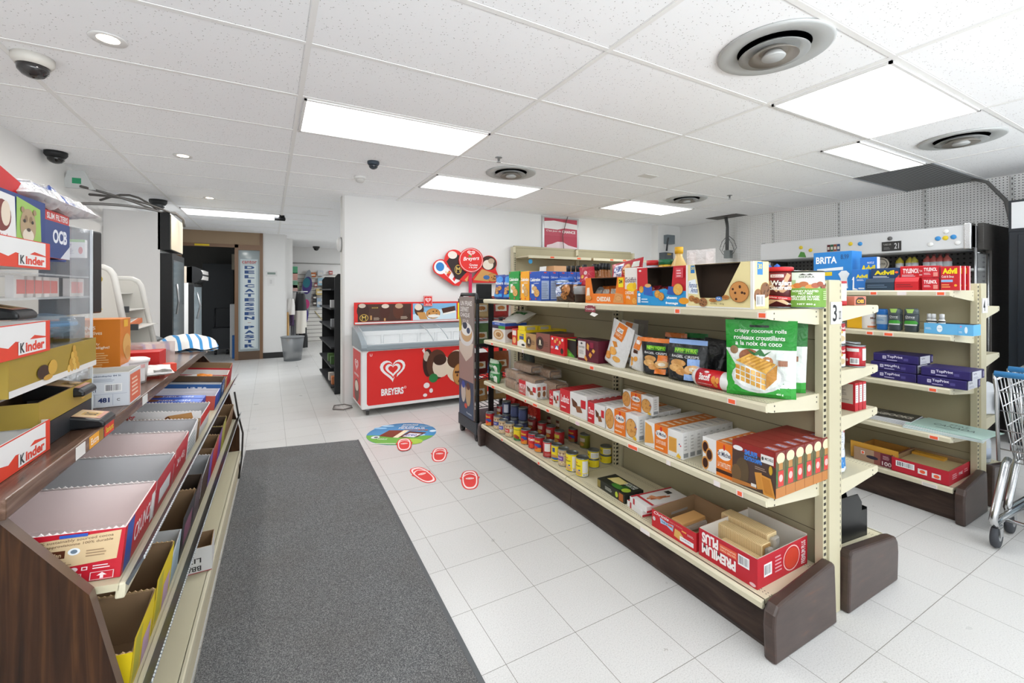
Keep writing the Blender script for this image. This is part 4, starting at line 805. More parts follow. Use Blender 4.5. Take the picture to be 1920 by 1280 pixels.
MB().box(-.45, -.25, 1.8, .1, .15, 2.15, '#a79c86').build('wall_vent_unit', None, (-.3, 12.0, .0), label='beige air unit high in the storeroom', cat='air unit')
# thermostat
zc = zy(512, 513, YD); o = MB().box(-.1, -.02, -.05, .1, 0, .05, '#dcdbd9').build('thermostat', None, (xy_(509, YD), YD, zc), label='white thermostat with grey display on the narrow hall wall', cat='thermostat'); MB().box(-.07, -.022, -.015, .07, -.02, .025, '#7d8d85').build('display', o)
o = MB().box(-.06, -.012, -.08, .06, 0, .08, '#e2e1df').build('light_switch', None, (xy_(508, YD), YD, zy(508, 528, YD)), label='white light switch below the thermostat', cat='switch'); MB().box(-.02, -.016, -.04, .02, -.012, .04, '#d2d1cf').build('rocker', o)
# round clock or bell on the wall end
o = empty('wall_bell', (.742, 5.53, zy(641, 458, 5.5)), label='round white gong bell on the end of the white wall', cat='bell')
MB().lathe([(.085, 0), (.085, -.03), (.06, -.045), (0, -.05)], '#d6d6d5', 28, axis='x').build('gong', o); MB().lathe([(.088, 0), (.088, -.012)], '#9a9a99', 28, axis='x').build('rim', o)
# mesh waste bin
bx, by = atz(548, 673, 0)
o = MB().lathe([(.15, 0), (.20, .44)], mat('#8b8f92', .5, .3, 0, .55), 28).build('wastebasket', None, (bx, by-.15, 0), label='grey metal mesh waste bin beside the hall wall', cat='bin'); MB().lathe([(.2, .435), (.208, .44), (.208, .455), (.2, .455)], '#7b7f82', 28).build('rim', o); MB().lathe([(.152, .002), (.152, .012), (0, .012)], '#6b6f72', 28).build('base', o)
# black bookcase in the passage
s0 = xy_(620, 6.05)
bc = empty('black_bookcase', (.745, 6.0, 0), label='black freestanding shelf unit in the passage beyond the wall end', cat='bookcase')
hh = zy(625, 513, 6.0)
MB().prism([(-.02, 0), (.42, 0), (.42, hh), (.02, hh), (-.02, hh-.05)], 'y', 0, .03, M_BLACKM).build('side_panel', bc, bevel=.004); MB().prism([(-.02, 0), (.42, 0), (.42, hh), (.02, hh), (-.02, hh-.05)], 'y', 1.5, 1.53, M_BLACKM).build('side_panel', bc)
MB().box(.18, .03, .05, .2, 1.5, hh-.02, M_BLACKM).build('back_panel', bc)
for z in (.1, .35, .6, .85, 1.1, 1.35): MB().box(-.06, .03, z-.02, .18, 1.5, z, M_BLACKM).build('shelf', bc)
for i, (y, z, c, l) in enumerate([(.2, .1, '#c77a4c', 'orange toy'), (.5, .1, '#d8cfc6', 'white packet'), (.3, .35, '#4c6b3a', 'green packet'), (.6, .35, '#5a7a44', 'green box'), (.25, .85, '#8e9093', 'grey tin'), (.3, 1.1, '#c9c9c9', 'white tag box')]):
    MB().box(-.035, -.05, 0, .05, .05, .1, c).build('shelf_item', None, (.745, 6.0+y, z), label=l+' on the black bookcase in the passage', cat='packet')
# clothes rack, sled and packets in the far room
ry = 10.9
def cloth(name, px0, px1, py0, py1, Y, col, lab, cat, th=.12, low=None):
    x0, x1 = xy_(px0, Y), xy_(px1, Y); z1, z0 = zy(px0, py0, Y), zy(px0, py1, Y); w_ = x1-x0; n_ = 9; mb = MB()
    for side in (-1, 1):
        V = []; Fs = []
        for j in range(8):
            v = j/7
            for i in range(n_):
                u = i/(n_-1); sh = .72+.28*min(1, v*3) if v < .33 else 1.
                V.append(((x0+x1)/2+(u-.5)*w_*sh, Y+side*(th/2)*math.sin(math.pi*u)**.5+.015*math.sin(u*14+v*3), z1-(z1-z0)*v))
        for j in range(7):
            for i in range(n_-1):
                f = (j*n_+i, j*n_+i+1, (j+1)*n_+i+1, (j+1)*n_+i); Fs.append(f if side > 0 else f[::-1])
        if low: mb.mesh(V, [f for k, f in enumerate(Fs) if k < len(Fs)*low[0]], col, True); mb.mesh(V, [f for k, f in enumerate(Fs) if len(Fs)*low[0] <= k < len(Fs)*low[2]], low[1], True); mb.mesh(V, [f for k, f in enumerate(Fs) if k >= len(Fs)*low[2]], low[3], True)
        else: mb.mesh(V, Fs, col, True)
    return mb.build(name, None, label=lab, cat=cat, group='clothes hanging in the far room')
cloth('hanging_jacket', 552, 575, 550, 625, 10.6, '#1e1f22', 'black jacket with wide white hem on the clothes rack', 'jacket', .2, (.42, '#d9d5cc', .98, '#1e1f22'))
cloth('hanging_trousers', 558, 577, 622, 652, 10.75, '#1c1d20', 'black trousers hanging under the jacket', 'trousers')
cloth('hanging_shirt', 536, 553, 560, 590, 10.4, '#dfdcd8', 'white shirt at the left of the clothes rack', 'shirt'); cloth('hanging_scarf', 536, 542, 585, 640, 10.3, '#c99f63', 'tan scarf hanging at the rack edge', 'scarf')
cloth('hanging_blouse', 543, 551, 575, 610, 10.5, '#4a3558', 'dark purple blouse on the rack', 'blouse'); cloth('hanging_bag', 545, 555, 600, 632, 10.55, '#5b5d62', 'grey cloth bag hanging on the rack', 'bag')
cr = MB().tube([(xy_(536, 10.8), 10.8, 1.3), (xy_(577, 10.8), 10.8, 1.3)], .012, M_STEEL, 8).tube([(xy_(557, 10.8), 10.8, .0), (xy_(557, 10.8), 10.8, 1.3)], .014, M_BLACK, 8).box(xy_(549, 10.8), 10.6, 0, xy_(565, 10.8), 11, .03, M_BLACK).build('clothes_rack', None, label='thin metal clothes rack in the far room', cat='clothes rack')
x0, x1 = xy_(563, 12.2), xy_(580, 12.2); sl = [(math.sin(t/20*math.pi*2)*(x1-x0)*.62, math.cos(t/20*math.pi*2)*.92*(.96)) for t in range(20)]
o = MB().prism(sl, 'y', -.04, .0, '#8d9298').build('snow_sled', None, ((x0+x1)/2, 12.3, .98), (0, math.radians(7), 0), label='long grey snow board leaning on the slatted wall', cat='snow board')
art(o, flat((-.14, -.041, -.8), (.28, 0, 0), (0, 0, 1.6)), [('e', .5, .8, .4, .14, '#3c2b70'), ('e', .42, .84, .3, .08, '#1e6a78'), ('e', .6, .5, .3, .08, '#c03b78'), ('e', .65, .3, .28, .13, '#3a2c86')], 'board_print')
pk = [(587, 515, 9, 8, '#b5652f', 'orange bag'), (601, 512, 9, 9, '#c7c9cc', 'silver packet'), (602, 528, 11, 13, '#8fb3c4', 'blue clear packet'), (592, 534, 5, 8, '#8a4a4a', 'dark red card'), (610, 535, 8, 16, '#7d4a2c', 'brown card'), (618, 535, 7, 14, '#9aa64a', 'green card'), (599, 547, 11, 11, '#c8b073', 'tan box'), (609, 548, 8, 9, '#b9bcc0', 'grey packet'), (590, 557, 6, 9, '#2d2c2e', 'black card'), (590, 568, 6, 9, '#3c3330', 'dark brown card'), (598, 567, 7, 16, '#9fb0c2', 'pale blue card'), (616, 569, 8, 22, '#3c7cc0', 'blue yellow toy'), (576, 562, 6, 14, '#c6477e', 'pink toy'), (580, 553, 4, 8, '#6a3040', 'plum card'), (622, 550, 7, 10, '#a9a39a', 'grey card'), (556, 535, 7, 12, '#6f8a5c', 'green packet'), (620, 511, 6, 6, '#b04a4a', 'red tag')]
for px, py, w_, h_, c, l in pk:
    sc_ = 12.25/F*1.0; Y = 12.33; x, z = xy_(px, Y), zy(px, py, Y); ww, h3 = w_*sc_/2, h_*sc_/2
    o = MB().box(-ww, -.03, -h3, ww, .03, h3, c).build('hanging_packet', None, (x, Y, z), label=l+' hanging on the far slatted wall, %s' % ('upper row' if py < 530 else 'middle rows' if py < 552 else 'lower rows')+(' near the black bookcase' if px > 612 else ' near the clothes' if px < 590 else ' in the middle'), cat='packet', group='packets on the slatted wall')
    MB().tube([(0, -.035, h3*.8), (0, .065, h3*.8)], .005, M_STEEL, 5).box(-ww*.7, -.032, -h3*.4, ww*.7, -.03, h3*.2, '#d9d4cc').build('hook', o)
for i, (py, c) in enumerate(((505, '#5fae84'), (517, '#d9a69a'), (532, '#7fae93'), (540, '#e0b5ad'), (552, '#d8d6d3'))):
    MB().box(-.14, -.02, -.09, .14, .1, .07, c).build('wall_packet', None, (xy_(545, 10.9), 10.95, zy(545, py, 10.9)), label='pastel packet hanging at the recess wall, %s from the top' % ORD[i].replace('front', 'first'), cat='packet', group='pastel packets at the recess')
MB().tube([(xf+.2, 12.35, 2.02), (3.4, 12.35, 2.02)], .012, '#b9b8b6', 6).build('wall_pipe', None, label='thin pale pipe across the far white wall', cat='pipe')
MB().tube([(0, 0, 0), (.28, -.02, -.36)], .008, '#c9b46a', 6).box(.26, -.03, -.42, .34, -.01, -.36, '#2d6fae').build('toy_brush', None, (xy_(590, 12.37), 12.385, zy(592, 583, 12.37)), label='long thin brush hanging on the slatted wall', cat='brush')
# ================================================================ entrance mat and floor stickers
P = [atz(*p, 0) for p in ((449, 853), (672, 825), (908, 1280))]
m0 = (P[0][0]-.1, P[0][1]+.02); m1 = P[1]; dx = (P[2][0]-P[1][0])/(P[2][1]-P[1][1])
f = lambda y: m1[0]+(y-m1[1])*dx
mt = MB().mesh([(-.172, m0[1]+.05, .009), (-.275, -.6, .009), (f(-.6)-.02, -.6, .009), (m1[0]-.02, m1[1]-.01, .009)], [(0, 1, 2, 3)], M_MAT).build('entrance_mat', None, label='large grey speckled entrance mat on the tiled floor', cat='mat')
yA = m0[1]+.05
MB().mesh([(-.172, yA, 0), (f(-.6)+.0, -.6, 0), (m1[0], m1[1], 0), (m1[0], m1[1], .008), (f(-.6), -.6, .008), (f(-.6)-.02, -.6, .0095), (m1[0]-.02, m1[1]-.01, .0095)], [(3, 4, 5, 6), (2, 1, 4, 3)], '#55585a').build('rubber_border', mt)
x0, y0 = atz(690, 812, 0); x1, y1 = atz(817, 812, 0); cx, cy = (x0+x1)/2, (y0+y1)/2; r = math.hypot(x1-x0, y1-y0)/2
th = -YAW
fs = MB().lathe([(r, 0), (r, .0015), (0, .0016)], '#4f9fd8', 40).build('round_floor_sticker', None, (cx, cy, 0), (0, 0, th), label='round blue and green floor sticker showing ice cream sandwiches', cat='floor sticker')
art(fs, flat((-r, -r, .0018), (2*r, 0, 0), (0, 2*r, 0)), [('p', [(.5+.5*math.cos(a), .5+.5*math.sin(a)) for a in [math.pi+.22+i*(math.pi-.44)/16 for i in range(17)]], '#6db04a'), ('e', .72, .14, .16, .12, '#a7cc4d'), ('e', .12, .72, .1, .04, '#8cc6ee'), ('e', .2, .83, .1, .04, '#a4d2f0'), ('e', .94, .6, .05, .05, '#d3e8f5'), ('e', .78, .42, .08, .05, '#a4d2f0'),
    ('t', 'SAVOUREZ', .42, .86, .66, .92, '#f1ece4'), ('t', 'Pour une', .42, .77, .62, .84, '#f1f1f1'), ('t', 'FRAICHEUR', .4, .69, .8, .76, '#f1f1f1'), ('t', 'cookie', .5, .61, .86, .68, '#c9764a'), ('t', 'DECOUVREZ', .7, .8, .92, .84, '#c9d8dc'),
    ('p', [(.2, .36), (.28, .62), (.5, .62), (.42, .3)], '#7c3a26'), ('p', [(.42, .3), (.5, .62), (.58, .62), (.5, .28)], '#efe3c2'), ('p', [(.5, .3), (.6, .58), (.86, .52), (.76, .32)], '#5e3527'), ('p', [(.55, .34), (.62, .5), (.8, .46), (.72, .3)], '#dfe1e6'), ('t', 'oreo', .58, .36, .74, .44, '#3b52a8'), ('e', .17, .3, .06, .06, '#e8eef0'), ('e', .18, .3, .03, .03, '#39424d'), ('t', 'VANILLE', .22, .2, .36, .25, '#eef4ea'), ('e', .42, .04, .24, .012, '#eef5e9')], 'sticker_print')
def flip(px, py, rot, lab):
    x, y = atz(px, py, 0); m = MB(); hw = .052; hl = .145
    def sole(k, n=28): return [((hw*k*abs(math.cos(t))**.7*(1 if math.cos(t) > 0 else -1)*(1+.06*math.sin(t))), hl*(k if k < 1 else 1+(k-1)*.4)*(abs(math.sin(t))**.8)*(1 if math.sin(t) > 0 else -1)) for t in [2*math.pi*i/n for i in range(n)]]
    o = MB().prism(sole(1.18), 'z', 0, .0012, '#e0403c').prism([(-hw-.02, .035), (-hw+.01, .06), (-hw+.01, .0), (-hw-.012, .01)], 'z', 0, .0011, '#e0403c').prism([(hw+.02, .035), (hw-.01, .06), (hw-.01, 0), (hw+.012, .01)][::-1], 'z', 0, .0011, '#e0403c').build('flip_flop_sticker', None, (x, y, .0004), (0, 0, rot), label=lab, cat='floor sticker', group='red sandal stickers on the floor')
    w_ = MB(); w_.mesh([(a, b, .0016) for a, b in sole(1.0)]+[(a, b, .0016) for a, b in sole(.84)], [(i, (i+1) % 28, 28+(i+1) % 28, 28+i) for i in range(28)], '#f6e4e2')
    for s in (-1, 1):
        w_.mesh([(0, .10, .0018), (s*.03, .085, .0018), (s*.055, .04, .0018), (s*.05, .015, .0018), (s*.043, .02, .0018), (s*.046, .042, .0018), (s*.025, .075, .0018), (0, .09, .0018)], [tuple(range(8)) if s < 0 else tuple(range(8))[::-1]], '#f6e4e2')
    w_.build('white_outline', o); art(o, flat((-.03, .0, .0018), (.06, 0, 0), (0, .03, 0)), [('e', .5, .5, .5, .5, '#f6e4e2'), ('t', 'oreo', .12, .3, .88, .7, '#e0403c')], 'sole_logo'); return o
flip(758, 834, -.25, 'red sandal floor sticker overlapping the round blue sticker').location.z = .0052; flip(824, 852, -.38, 'red sandal floor sticker beside the display rack')
flip(793, 890, .12, 'red sandal floor sticker nearest the grey mat, turned slightly'); flip(881, 899, -.38, 'red sandal floor sticker nearest the long shelving')
# ================================================================ checkout counter with candy shelves (its own frame: +x towards the aisle, +y into the room)
CA = (-.19, 3.75); CR = -math.radians(1.2)
ct = empty('checkout_counter', (CA[0], CA[1], 0), CR, label='walnut laminate checkout counter with sloping candy shelves on the left', cat='counter')
def cw(lx, ly, z=0):
    return (CA[0]+lx*math.cos(CR)-ly*math.sin(CR), CA[1]+lx*math.sin(CR)+ly*math.cos(CR), z)
LY = -2.53
prof = [(-.74, 0), (-.0, 0), (0, .33), (-.035, .467), (-.085, .695), (-.225, .888), (-.74, .888)]
EDG = mat('#6b5648', .35)
for y0, nm in ((LY-.0, 'side_panel'), (-.03, 'side_panel')):
    m = MB(); n_ = len(prof); k0 = [(u, y0, v) for u, v in prof]; k1 = [(u, y0+.028, v) for u, v in prof]
    m.mesh(k0, [tuple(range(n_))], M_WOOD); m.mesh(k1, [tuple(range(n_))[::-1]], M_WOOD)
    m.mesh(k0+k1, [(i, n_+i, n_+(i+1) % n_, (i+1) % n_) for i in range(n_)], EDG); m.build(nm, ct)
MB().tube([(-.03, -.03, .6), (-.005, -.03, .42), (.022, -.04, .3), (.02, -.1, .15), (.005, -.16, .02)], .006, '#26211d', 6).build('loose_edge_strip', ct)
TZ = .93
MB().box(-.74, LY-.03, .89, -.195, .03, TZ, M_TOP).build('countertop', ct, bevel=.003); MB().box(-1.38, -.75, .89, -.742, .95, TZ-.001, M_TOP).build('countertop_return', ct, bevel=.003)
MB().box(-1.36, -.7, 0, -.76, .9, .888, M_WOOD).build('return_cabinet', ct)
MB().box(-.74, LY+.03, .05, -.72, -.03, .888, M_BEIGED).build('back_panel', ct)
def cshelf(zf, xf_, xb, nm, rail, slope=.0):
    L_ = -LY-.07; yc = LY/2+.0; D_ = xf_-xb
    s = MB().box(-L_/2, -D_/2, -.016, L_/2, D_/2, 0, M_PERF if nm == 'base_deck' else M_BEIGE).build(nm, ct, ((xf_+xb)/2, yc, zf+D_/2*math.sin(slope)), (slope, 0, -FX))
    MB().box(-L_/2, -.012, -.035, L_/2, .006, .0, M_RAIL).build('price_rail', s, (0, -D_/2, 0), bevel=.004)
    if rail:
        m = MB().prism([(-.010, -.002), (-.036, .05), (-.040, .049), (-.016, -.008)], 'x', -L_/2, L_/2, mat('#4b4f53', .4))
        k = 0
        for i in range(int(L_/.012)): m.box(-L_/2+i*.012, -.0395, .0455, -L_/2+i*.012+.005, -.0365, .0525, '#c4c7c8')
        m.build('ticket_strip', s, (0, -D_/2, 0))
    return s
TL = .10
cshelf(.687, -.044, -.60, 'shelf', True, TL); cshelf(.405, -.03, -.60, 'shelf', True, TL); cshelf(.175, .0, -.7, 'base_deck', False)
MB().box(-.012, LY+.03, 0, -.004, -.03, .15, '#cfc6ab').build('front_skirt', ct)
for px, py, c, tx in ((148, 838, '#e8e6e2', ''), (288+0, 724+0, '#dedcd8', '')):
    pass
def edge_sticker(ly, w_, c, tx, tc='#c23', h_=.032):
    s = MB().box(-.195, ly-w_/2, .894, -.1942, ly+w_/2, .894+h_, c).build('edge_sticker', ct)
    if tx: art(s, flat((-.194, ly-w_/2, .894), (0, w_, 0), (0, 0, h_)), [('t', tx, .1, .25, .9, .8, tc)], 'sticker_print')
edge_sticker(-2.21, .06, '#e3e1dd', ''); edge_sticker(-2.115, .07, '#eda62c', 'Extra', '#fff4e8'); edge_sticker(-2.062, .03, '#a8802c', ''); edge_sticker(-1.995, .08, '#d9372c', 'Starburst', '#f3e33c'); edge_sticker(-1.6, .07, '#d9dcda', ''); edge_sticker(-.03, .04, '#d9cfc6', 'x', '#d56')
AX = math.pi/2                                              # front looks to +x
# ---- upper candy shelf: cartons seen from their near ends.
def ctray(name, ly0, ly1, z, h, out, inn, lab, x0=-.56, x1=-.05, near=None, faces={}, cat='display box', grp=None, nm_h=None):
    """open carton lying across the shelf: near wall looks to the camera side (-y)"""
    lx = (x0+x1)/2; ly = (ly0+ly1)/2; p = cw(lx, ly, z+(-.06-lx)*math.tan(TL))
    o = tray(name, x1-x0, ly1-ly0, h, out, inn, faces, p, rot=(0, TL, CR), front=near, label=lab, cat=cat, group=grp)
    if name == 'candy_carton' and ly1-ly0 > .15:             # ragged white torn rims
        m = MB(); W_ = x1-x0; rnd = random.Random(int(ly0*100))
        for yy_, hh in ((-(ly1-ly0)/2, near or h), ((ly1-ly0)/2-.003, h)):
            P_ = []; k_ = int(W_/.012)
            for q in range(k_+1): P_ += [(-W_/2+W_*q/k_, hh-.001), (-W_/2+W_*min(k_, q+.5)/k_, hh+.002+.004*rnd.random())]
            m.prism([(-W_/2, hh-.003)]+P_[:-1]+[(W_/2, hh-.003)], 'y', yy_, yy_+.003, '#e9e3e0' if inn in (PK, GY) else '#c9a77c')
        m.build('torn_edge', o)
    return o
U = .690; RT = '#c01f33'; PK = mat('#e6d6d3', .7); GY = mat('#c3c3c4', .7)
big = {'front': [('r', 0, 0, 1, 1, '#c01c2e'), ('r', .16, .36, .41, .93, '#d9d6d2'), ('l', .2, .5, .38, .88, 5, '#98948f'), ('p', [(.435, .30), (.965, .40), (.975, .97), (.44, .88)], '#d8bd94'),
    ('t', '100% sustainably sourced cocoa', .47, .80, .93, .87, '#7d6248', {'rise': .05}), ('t', 'Cacao approvisionne 100% durable', .46, .72, .93, .785, '#7d6248', {'rise': .05}), ('r', .46, .53, .66, .68, '#5b2e1a'), ('t', 'Cocoa Plan', .48, .56, .64, .64, '#e3c9a0'), ('e', .71, .64, .035, .07, '#e9edf0'), ('e', .71, .64, .02, .04, '#6b7c8c'), ('l', .78, .5, .92, .66, 3, '#a18566'), ('l', .46, .38, .75, .47, 2, '#a18566'),
    ('t', '800 668 6868', .42, .245, .66, .31, '#f0dcdc'), ('e', .72, .28, .025, .045, '#f2dede'), ('r', .765, .245, .80, .315, '#f2dede'), ('r', .772, .26, .793, .30, '#c01c2e'), ('l', .83, .24, .95, .34, 2, '#f0dcdc'),
    ('r', .45, .03, .55, .19, '#e9cfd0'), ('r', .455, .04, .545, .18, '#c01c2e'), ('e', .5, .11, .03, .045, '#f0dcdc'), ('r', .60, .03, .77, .19, '#e9cfd0'), ('r', .605, .04, .765, .18, '#c01c2e'), ('t', 'FRAGILE', .62, .08, .75, .13, '#f0dcdc'), ('r', .82, .03, .96, .19, '#e9cfd0'), ('r', .825, .04, .955, .18, '#c01c2e'), ('p', [(.88, .05), (.88, .11), (.86, .11), (.89, .17), (.92, .11), (.90, .11), (.90, .05)], '#f4e4e4'), ('r', .62, .93, .78, .99, '#2a56b4')],
    'right': [('r', 0, 0, 1, 1, '#c9303a'), ('r', .05, .0, .25, 1, '#3557a8'), ('t', 'CRUNCH', .3, .3, .9, .7, '#f4e9e9'), ('r', .85, .1, .98, .8, '#e3e1df')]}
def squeeze(sp):                                            # print sits on the aisle half of the long wall
    f = lambda u: 1-(1-u)*.56
    return [sp[0]]+[(q[0], f(q[1]), *q[2:]) if False else (q[0], [(f(u), v) for u, v in q[1]], *q[2:]) if q[0] == 'p' else (q[0], q[1], f(q[2]), q[3], f(q[4]), *q[5:]) if q[0] == 't' else (q[0], f(q[1]), q[2], q[3]*.56, *q[4:]) if q[0] == 'e' else (q[0], f(q[1]), q[2], f(q[3]), *q[4:]) for q in sp[1:]]
big['front'] = squeeze(big['front'])
ctray('candy_carton', -2.47, -2.20, U, .108, '#c01c2e', PK, 'big empty red candy carton with cocoa print, nearest on the upper candy shelf', faces=big)
cl = '#e2dedd'
ctray('candy_carton', -2.19, -1.955, U, .105, cl, GY, 'empty grey lined candy carton behind the big red one', faces={'front': [('r', 0, .9, 1, 1, RT)], 'right': [('r', 0, 0, 1, 1, '#b93440'), ('r', .2, .2, .8, .6, '#ddd')]}, near=.08)
ctray('candy_carton', -1.945, -1.72, U, .11, RT, PK, 'empty pink lined candy carton with torn red rim on the upper candy shelf', near=.085, faces={'front': [('r', 0, .0, 1, .8, '#dcd6d4')], 'right': [('r', 0, 0, 1, 1, '#c12f3c'), ('t', '24 x 45 g', .2, .3, .8, .6, '#eee')]})
ctray('candy_carton', -1.71, -1.50, U, .10, cl, GY, 'empty pale grey candy carton in the middle of the upper candy shelf', near=.07, faces={'right': [('l', .1, .1, .9, .8, 5, '#9aa')]})
ctray('candy_carton', -1.49, -1.43, U, .085, '#8d6a48', M_KRAFT, 'narrow brown cardboard carton beside the white carton with a cookie picture')
ctray('candy_carton', -1.42, -1.14, U, .088, '#e9e7e6', GY, 'white candy carton with a wafer roll picture on its front edge', near=.112, faces={'front': [('t', 'K', .44, .74, .46, .93, '#222'), ('t', 'inder', .465, .74, .56, .93, '#cf2f2b'), ('p', [(.74, .55), (.77, .85), (.93, .97), (.95, .7)], '#c4925a'), ('e', .77, .7, .02, .13, '#6b3c20')], 'right': [('r', 0, .5, 1, 1, '#d93a33')]})
BL = '#2c4fb0'
bars = [(-1.12, -1.035, -.34, '#2f52b5', 'blue and purple'), (-1.03, -.95, -.34, '#3358b8', 'bright blue'), (-1.12, -1.035, -.60, '#3a3f9e', 'violet blue'), (-1.03, -.95, -.60, '#2d4aa2', 'deep blue')]
for i, (a, b_, x0, c, l) in enumerate(bars):
    x1 = x0+.25; p = cw((x0+x1)/2, (a+b_)/2, U+(-.06-(x0+x1)/2)*math.tan(TL))
    ob = carton('candy_box', x1-x0, b_-a-.004, .085, c, {'top': [('r', .05, .2, .95, .9, '#3f6fd0'), ('p', [(.1, .3), (.3, .8), (.6, .75), (.5, .3)], '#5b2f6e'), ('t', 'NEILSON', .3, .35, .8, .65, '#e9eef8'), ('k', .2, .5, .1, .3, '#a5643a')], 'front': [('t', 'Jersey Milk', .3, .5, .9, .85, '#e9eef8'), ('r', .0, .0, .3, 1, '#6a2c6c')], 'right': [('r', 0, 0, 1, .5, '#4f80d8')]}, p, CR, label=l+' chocolate bar box on the upper candy shelf, %s' % ('near the rail' if x0 > -.5 else 'tucked under the countertop'), cat='candy box', group='blue chocolate boxes on the candy shelf'); ob.rotation_euler = (0, TL, CR)
for i, (a, b_) in enumerate(((-.93, -.85), (-.84, -.75))):
    ctray('gum_tray', a, b_, U, .08, BL, mat('#d9d6dc', .7), 'blue gum tray with pale lining, %s of the two by the rail' % ('nearer', 'farther')[i], x0=-.34, near=.075, faces={'front': [('r', .6, 0, 1, 1, '#e8c8a0' if i else '#cf5a4a')]}, grp='blue gum trays')
ctray('blue_box', -.735, -.68, U, .10, '#2f5f9e', GY, 'blue open box with white letters behind the gum trays', x0=-.36, faces={'front': [('t', 'UP TO', .5, .4, .8, .85, '#e4ecf4')]})
gum = MB()
for i in range(34):
    for j in range(2): gum.box(-.13+i*.0078, -.1+j*.105, 0, -.13+i*.0078+.0066, -.003+j*.105, .075+.006*random.random(), mat(random.choice(['#b3bca8', '#a3ad9e', '#c5cabb', '#8f9c8c']), .4))
gum.build('gum_sticks', None, cw(-.49, -.82, U+.045), (0, TL, CR), label='packed rows of pale green gum sticks standing under the countertop', cat='gum sticks', kind='stuff')
ctray('cream_carton', -.70, -.66, U, .10, '#d8d3c4', mat('#cfc9b8', .7), 'flat cream cardboard behind the gum sticks', x0=-.62, x1=-.37)
ctray('brown_carton', -.65, -.50, U, .105, '#2f2a2c', M_KRAFTD, 'dark brown empty carton with a torn blue corner', near=.10, faces={'right': [('r', 0, 0, 1, 1, '#36598f'), ('t', 'BAR', .2, .3, .8, .7, '#d9e3f0')]})
ctray('snack_tray', -.49, -.37, U, .085, '#b78a5e', mat('#a8835c', .8), 'small tan tray holding an orange wrapper at the end of the upper candy shelf', x0=-.34)
bag('wrapped_bar', .18, .06, .04, '#e7e2dc', [('r', .55, .1, 1, .9, '#e58a2e')], cw(-.21, -.41, U+.07), CR, kind='pillow', lean=-1.2, seed=2, label='white and orange wrapped bar lying in the tan tray', cat='wrapped bar')
ctray('candy_carton', -.36, -.22, U, .10, '#c3252c', mat('#ded7d2', .7), 'small pale lined red carton next to last on the upper candy shelf', near=.09, faces={'front': [('r', 0, 0, .5, 1, '#8f1b22'), ('r', .5, .55, .95, .95, '#e3dfdc')]})
ctray('candy_carton', -.21, -.06, U, .125, '#b3242b', M_KRAFT, 'tall red carton with brown inside at the far end of the upper candy shelf', near=.11, faces={'front': [('r', 0, 0, 1, 1, '#b5202a'), ('e', .3, .6, .06, .2, '#3a1418'), ('e', .42, .35, .05, .15, '#cf8a4a'), ('t', '18 x 37 g', .7, .5, .92, .75, '#f1dcdc')]})
# ---- lower candy shelf
V_ = .408; YE = mat('#e9cf1c', .5)
yel = {'front': [('r', .0, .0, 1, 1, '#e6c91e'), ('e', .3, .2, .24, .3, '#c9a91c'), ('e', .3, .2, .2, .24, '#e6c91e'), ('e', .3, .2, .15, .18, '#c9a91c'), ('e', .3, .2, .1, .12, '#e6c91e'), ('t', '42121', .82, .5, .95, .8, '#6d5f22', {'rot': 90})], 'right': [('r', 0, 0, 1, 1, '#e3c820'), ('r', .1, .1, .4, .9, '#b8b03a'), ('r', .5, .0, .9, .5, '#caa7c0')]}
def ltray(a, b_, h, out, inn, lab, near=None, faces={}, x0=-.53, x1=-.04, nm='candy_carton'): return ctray(nm, a, b_, V_, h, out, inn, lab, x0=x0, x1=x1, near=near, faces=faces)
ltray(-2.46, -2.27, .13, '#e6c91e', M_KRAFT, 'yellow carton with brown inside, nearest on the lower candy shelf', .10, yel)
ltray(-2.26, -2.05, .145, '#e6c91e', M_KRAFT, 'second yellow carton with brown inside on the lower candy shelf', .09, yel)
ltray(-2.04, -1.92, .12, '#9fb3bd', GY, 'grey lined blue carton behind the two yellow cartons', .09, {'front': [('r', .7, .2, .95, .8, '#5b8fb4')]})
ltray(-1.91, -1.66, .15, '#2a2422', M_KRAFT, 'dark carton with one leftover candy bar on the lower candy shelf', .05, {'right': [('r', 0, 0, 1, 1, '#2b2a30'), ('r', .2, .2, .8, .7, '#7a4b62')]})
bag('candy_bar', .15, .06, .03, '#1c1a1b', [('t', 'MARS', .15, .25, .85, .75, '#c92a25'), ('t', 'MARS', .17, .27, .83, .72, '#d9a94a')], cw(-.22, -1.79, V_+.045), .3, kind='pillow', lean=-1.0, seed=4, label='single black wrapped bar left in the dark carton', cat='candy bar')
ltray(-1.65, -1.50, .15, '#5a4b52', M_DARKIN, 'dark carton with chocolate print beside the leftover bar carton', .12, {'front': [('r', 0, .4, 1, 1, '#6d5c50'), ('r', .7, .3, .95, .9, '#5b4a6c'), ('t', 'TWIX', .75, .4, .92, .6, '#dd4')]})
ltray(-1.49, -1.27, .155, '#3d2216', GY, 'chocolate and white carton with bread sticks picture on the lower candy shelf', .12, {'front': [('r', 0, .0, 1, .35, '#5b3320'), ('r', 0, .35, 1, 1, '#dfe0e0'), ('p', [(.3, .2), (.35, .45), (.9, .35), (.9, .15)], '#cf9357'), ('e', .7, .4, .09, .14, '#4a2a1a'), ('t', 'nutella', .66, .5, .84, .6, '#c33'), ('e', .5, .75, .05, .1, '#c33'), ('r', .65, .72, .9, .84, '#777a7d')], 'right': [('l', .1, .1, .9, .9, 6, '#5a4a42')]})
ltray(-1.26, -1.16, .15, '#6b4fa0', M_KRAFT, 'violet sided brown carton on the lower candy shelf', .14)
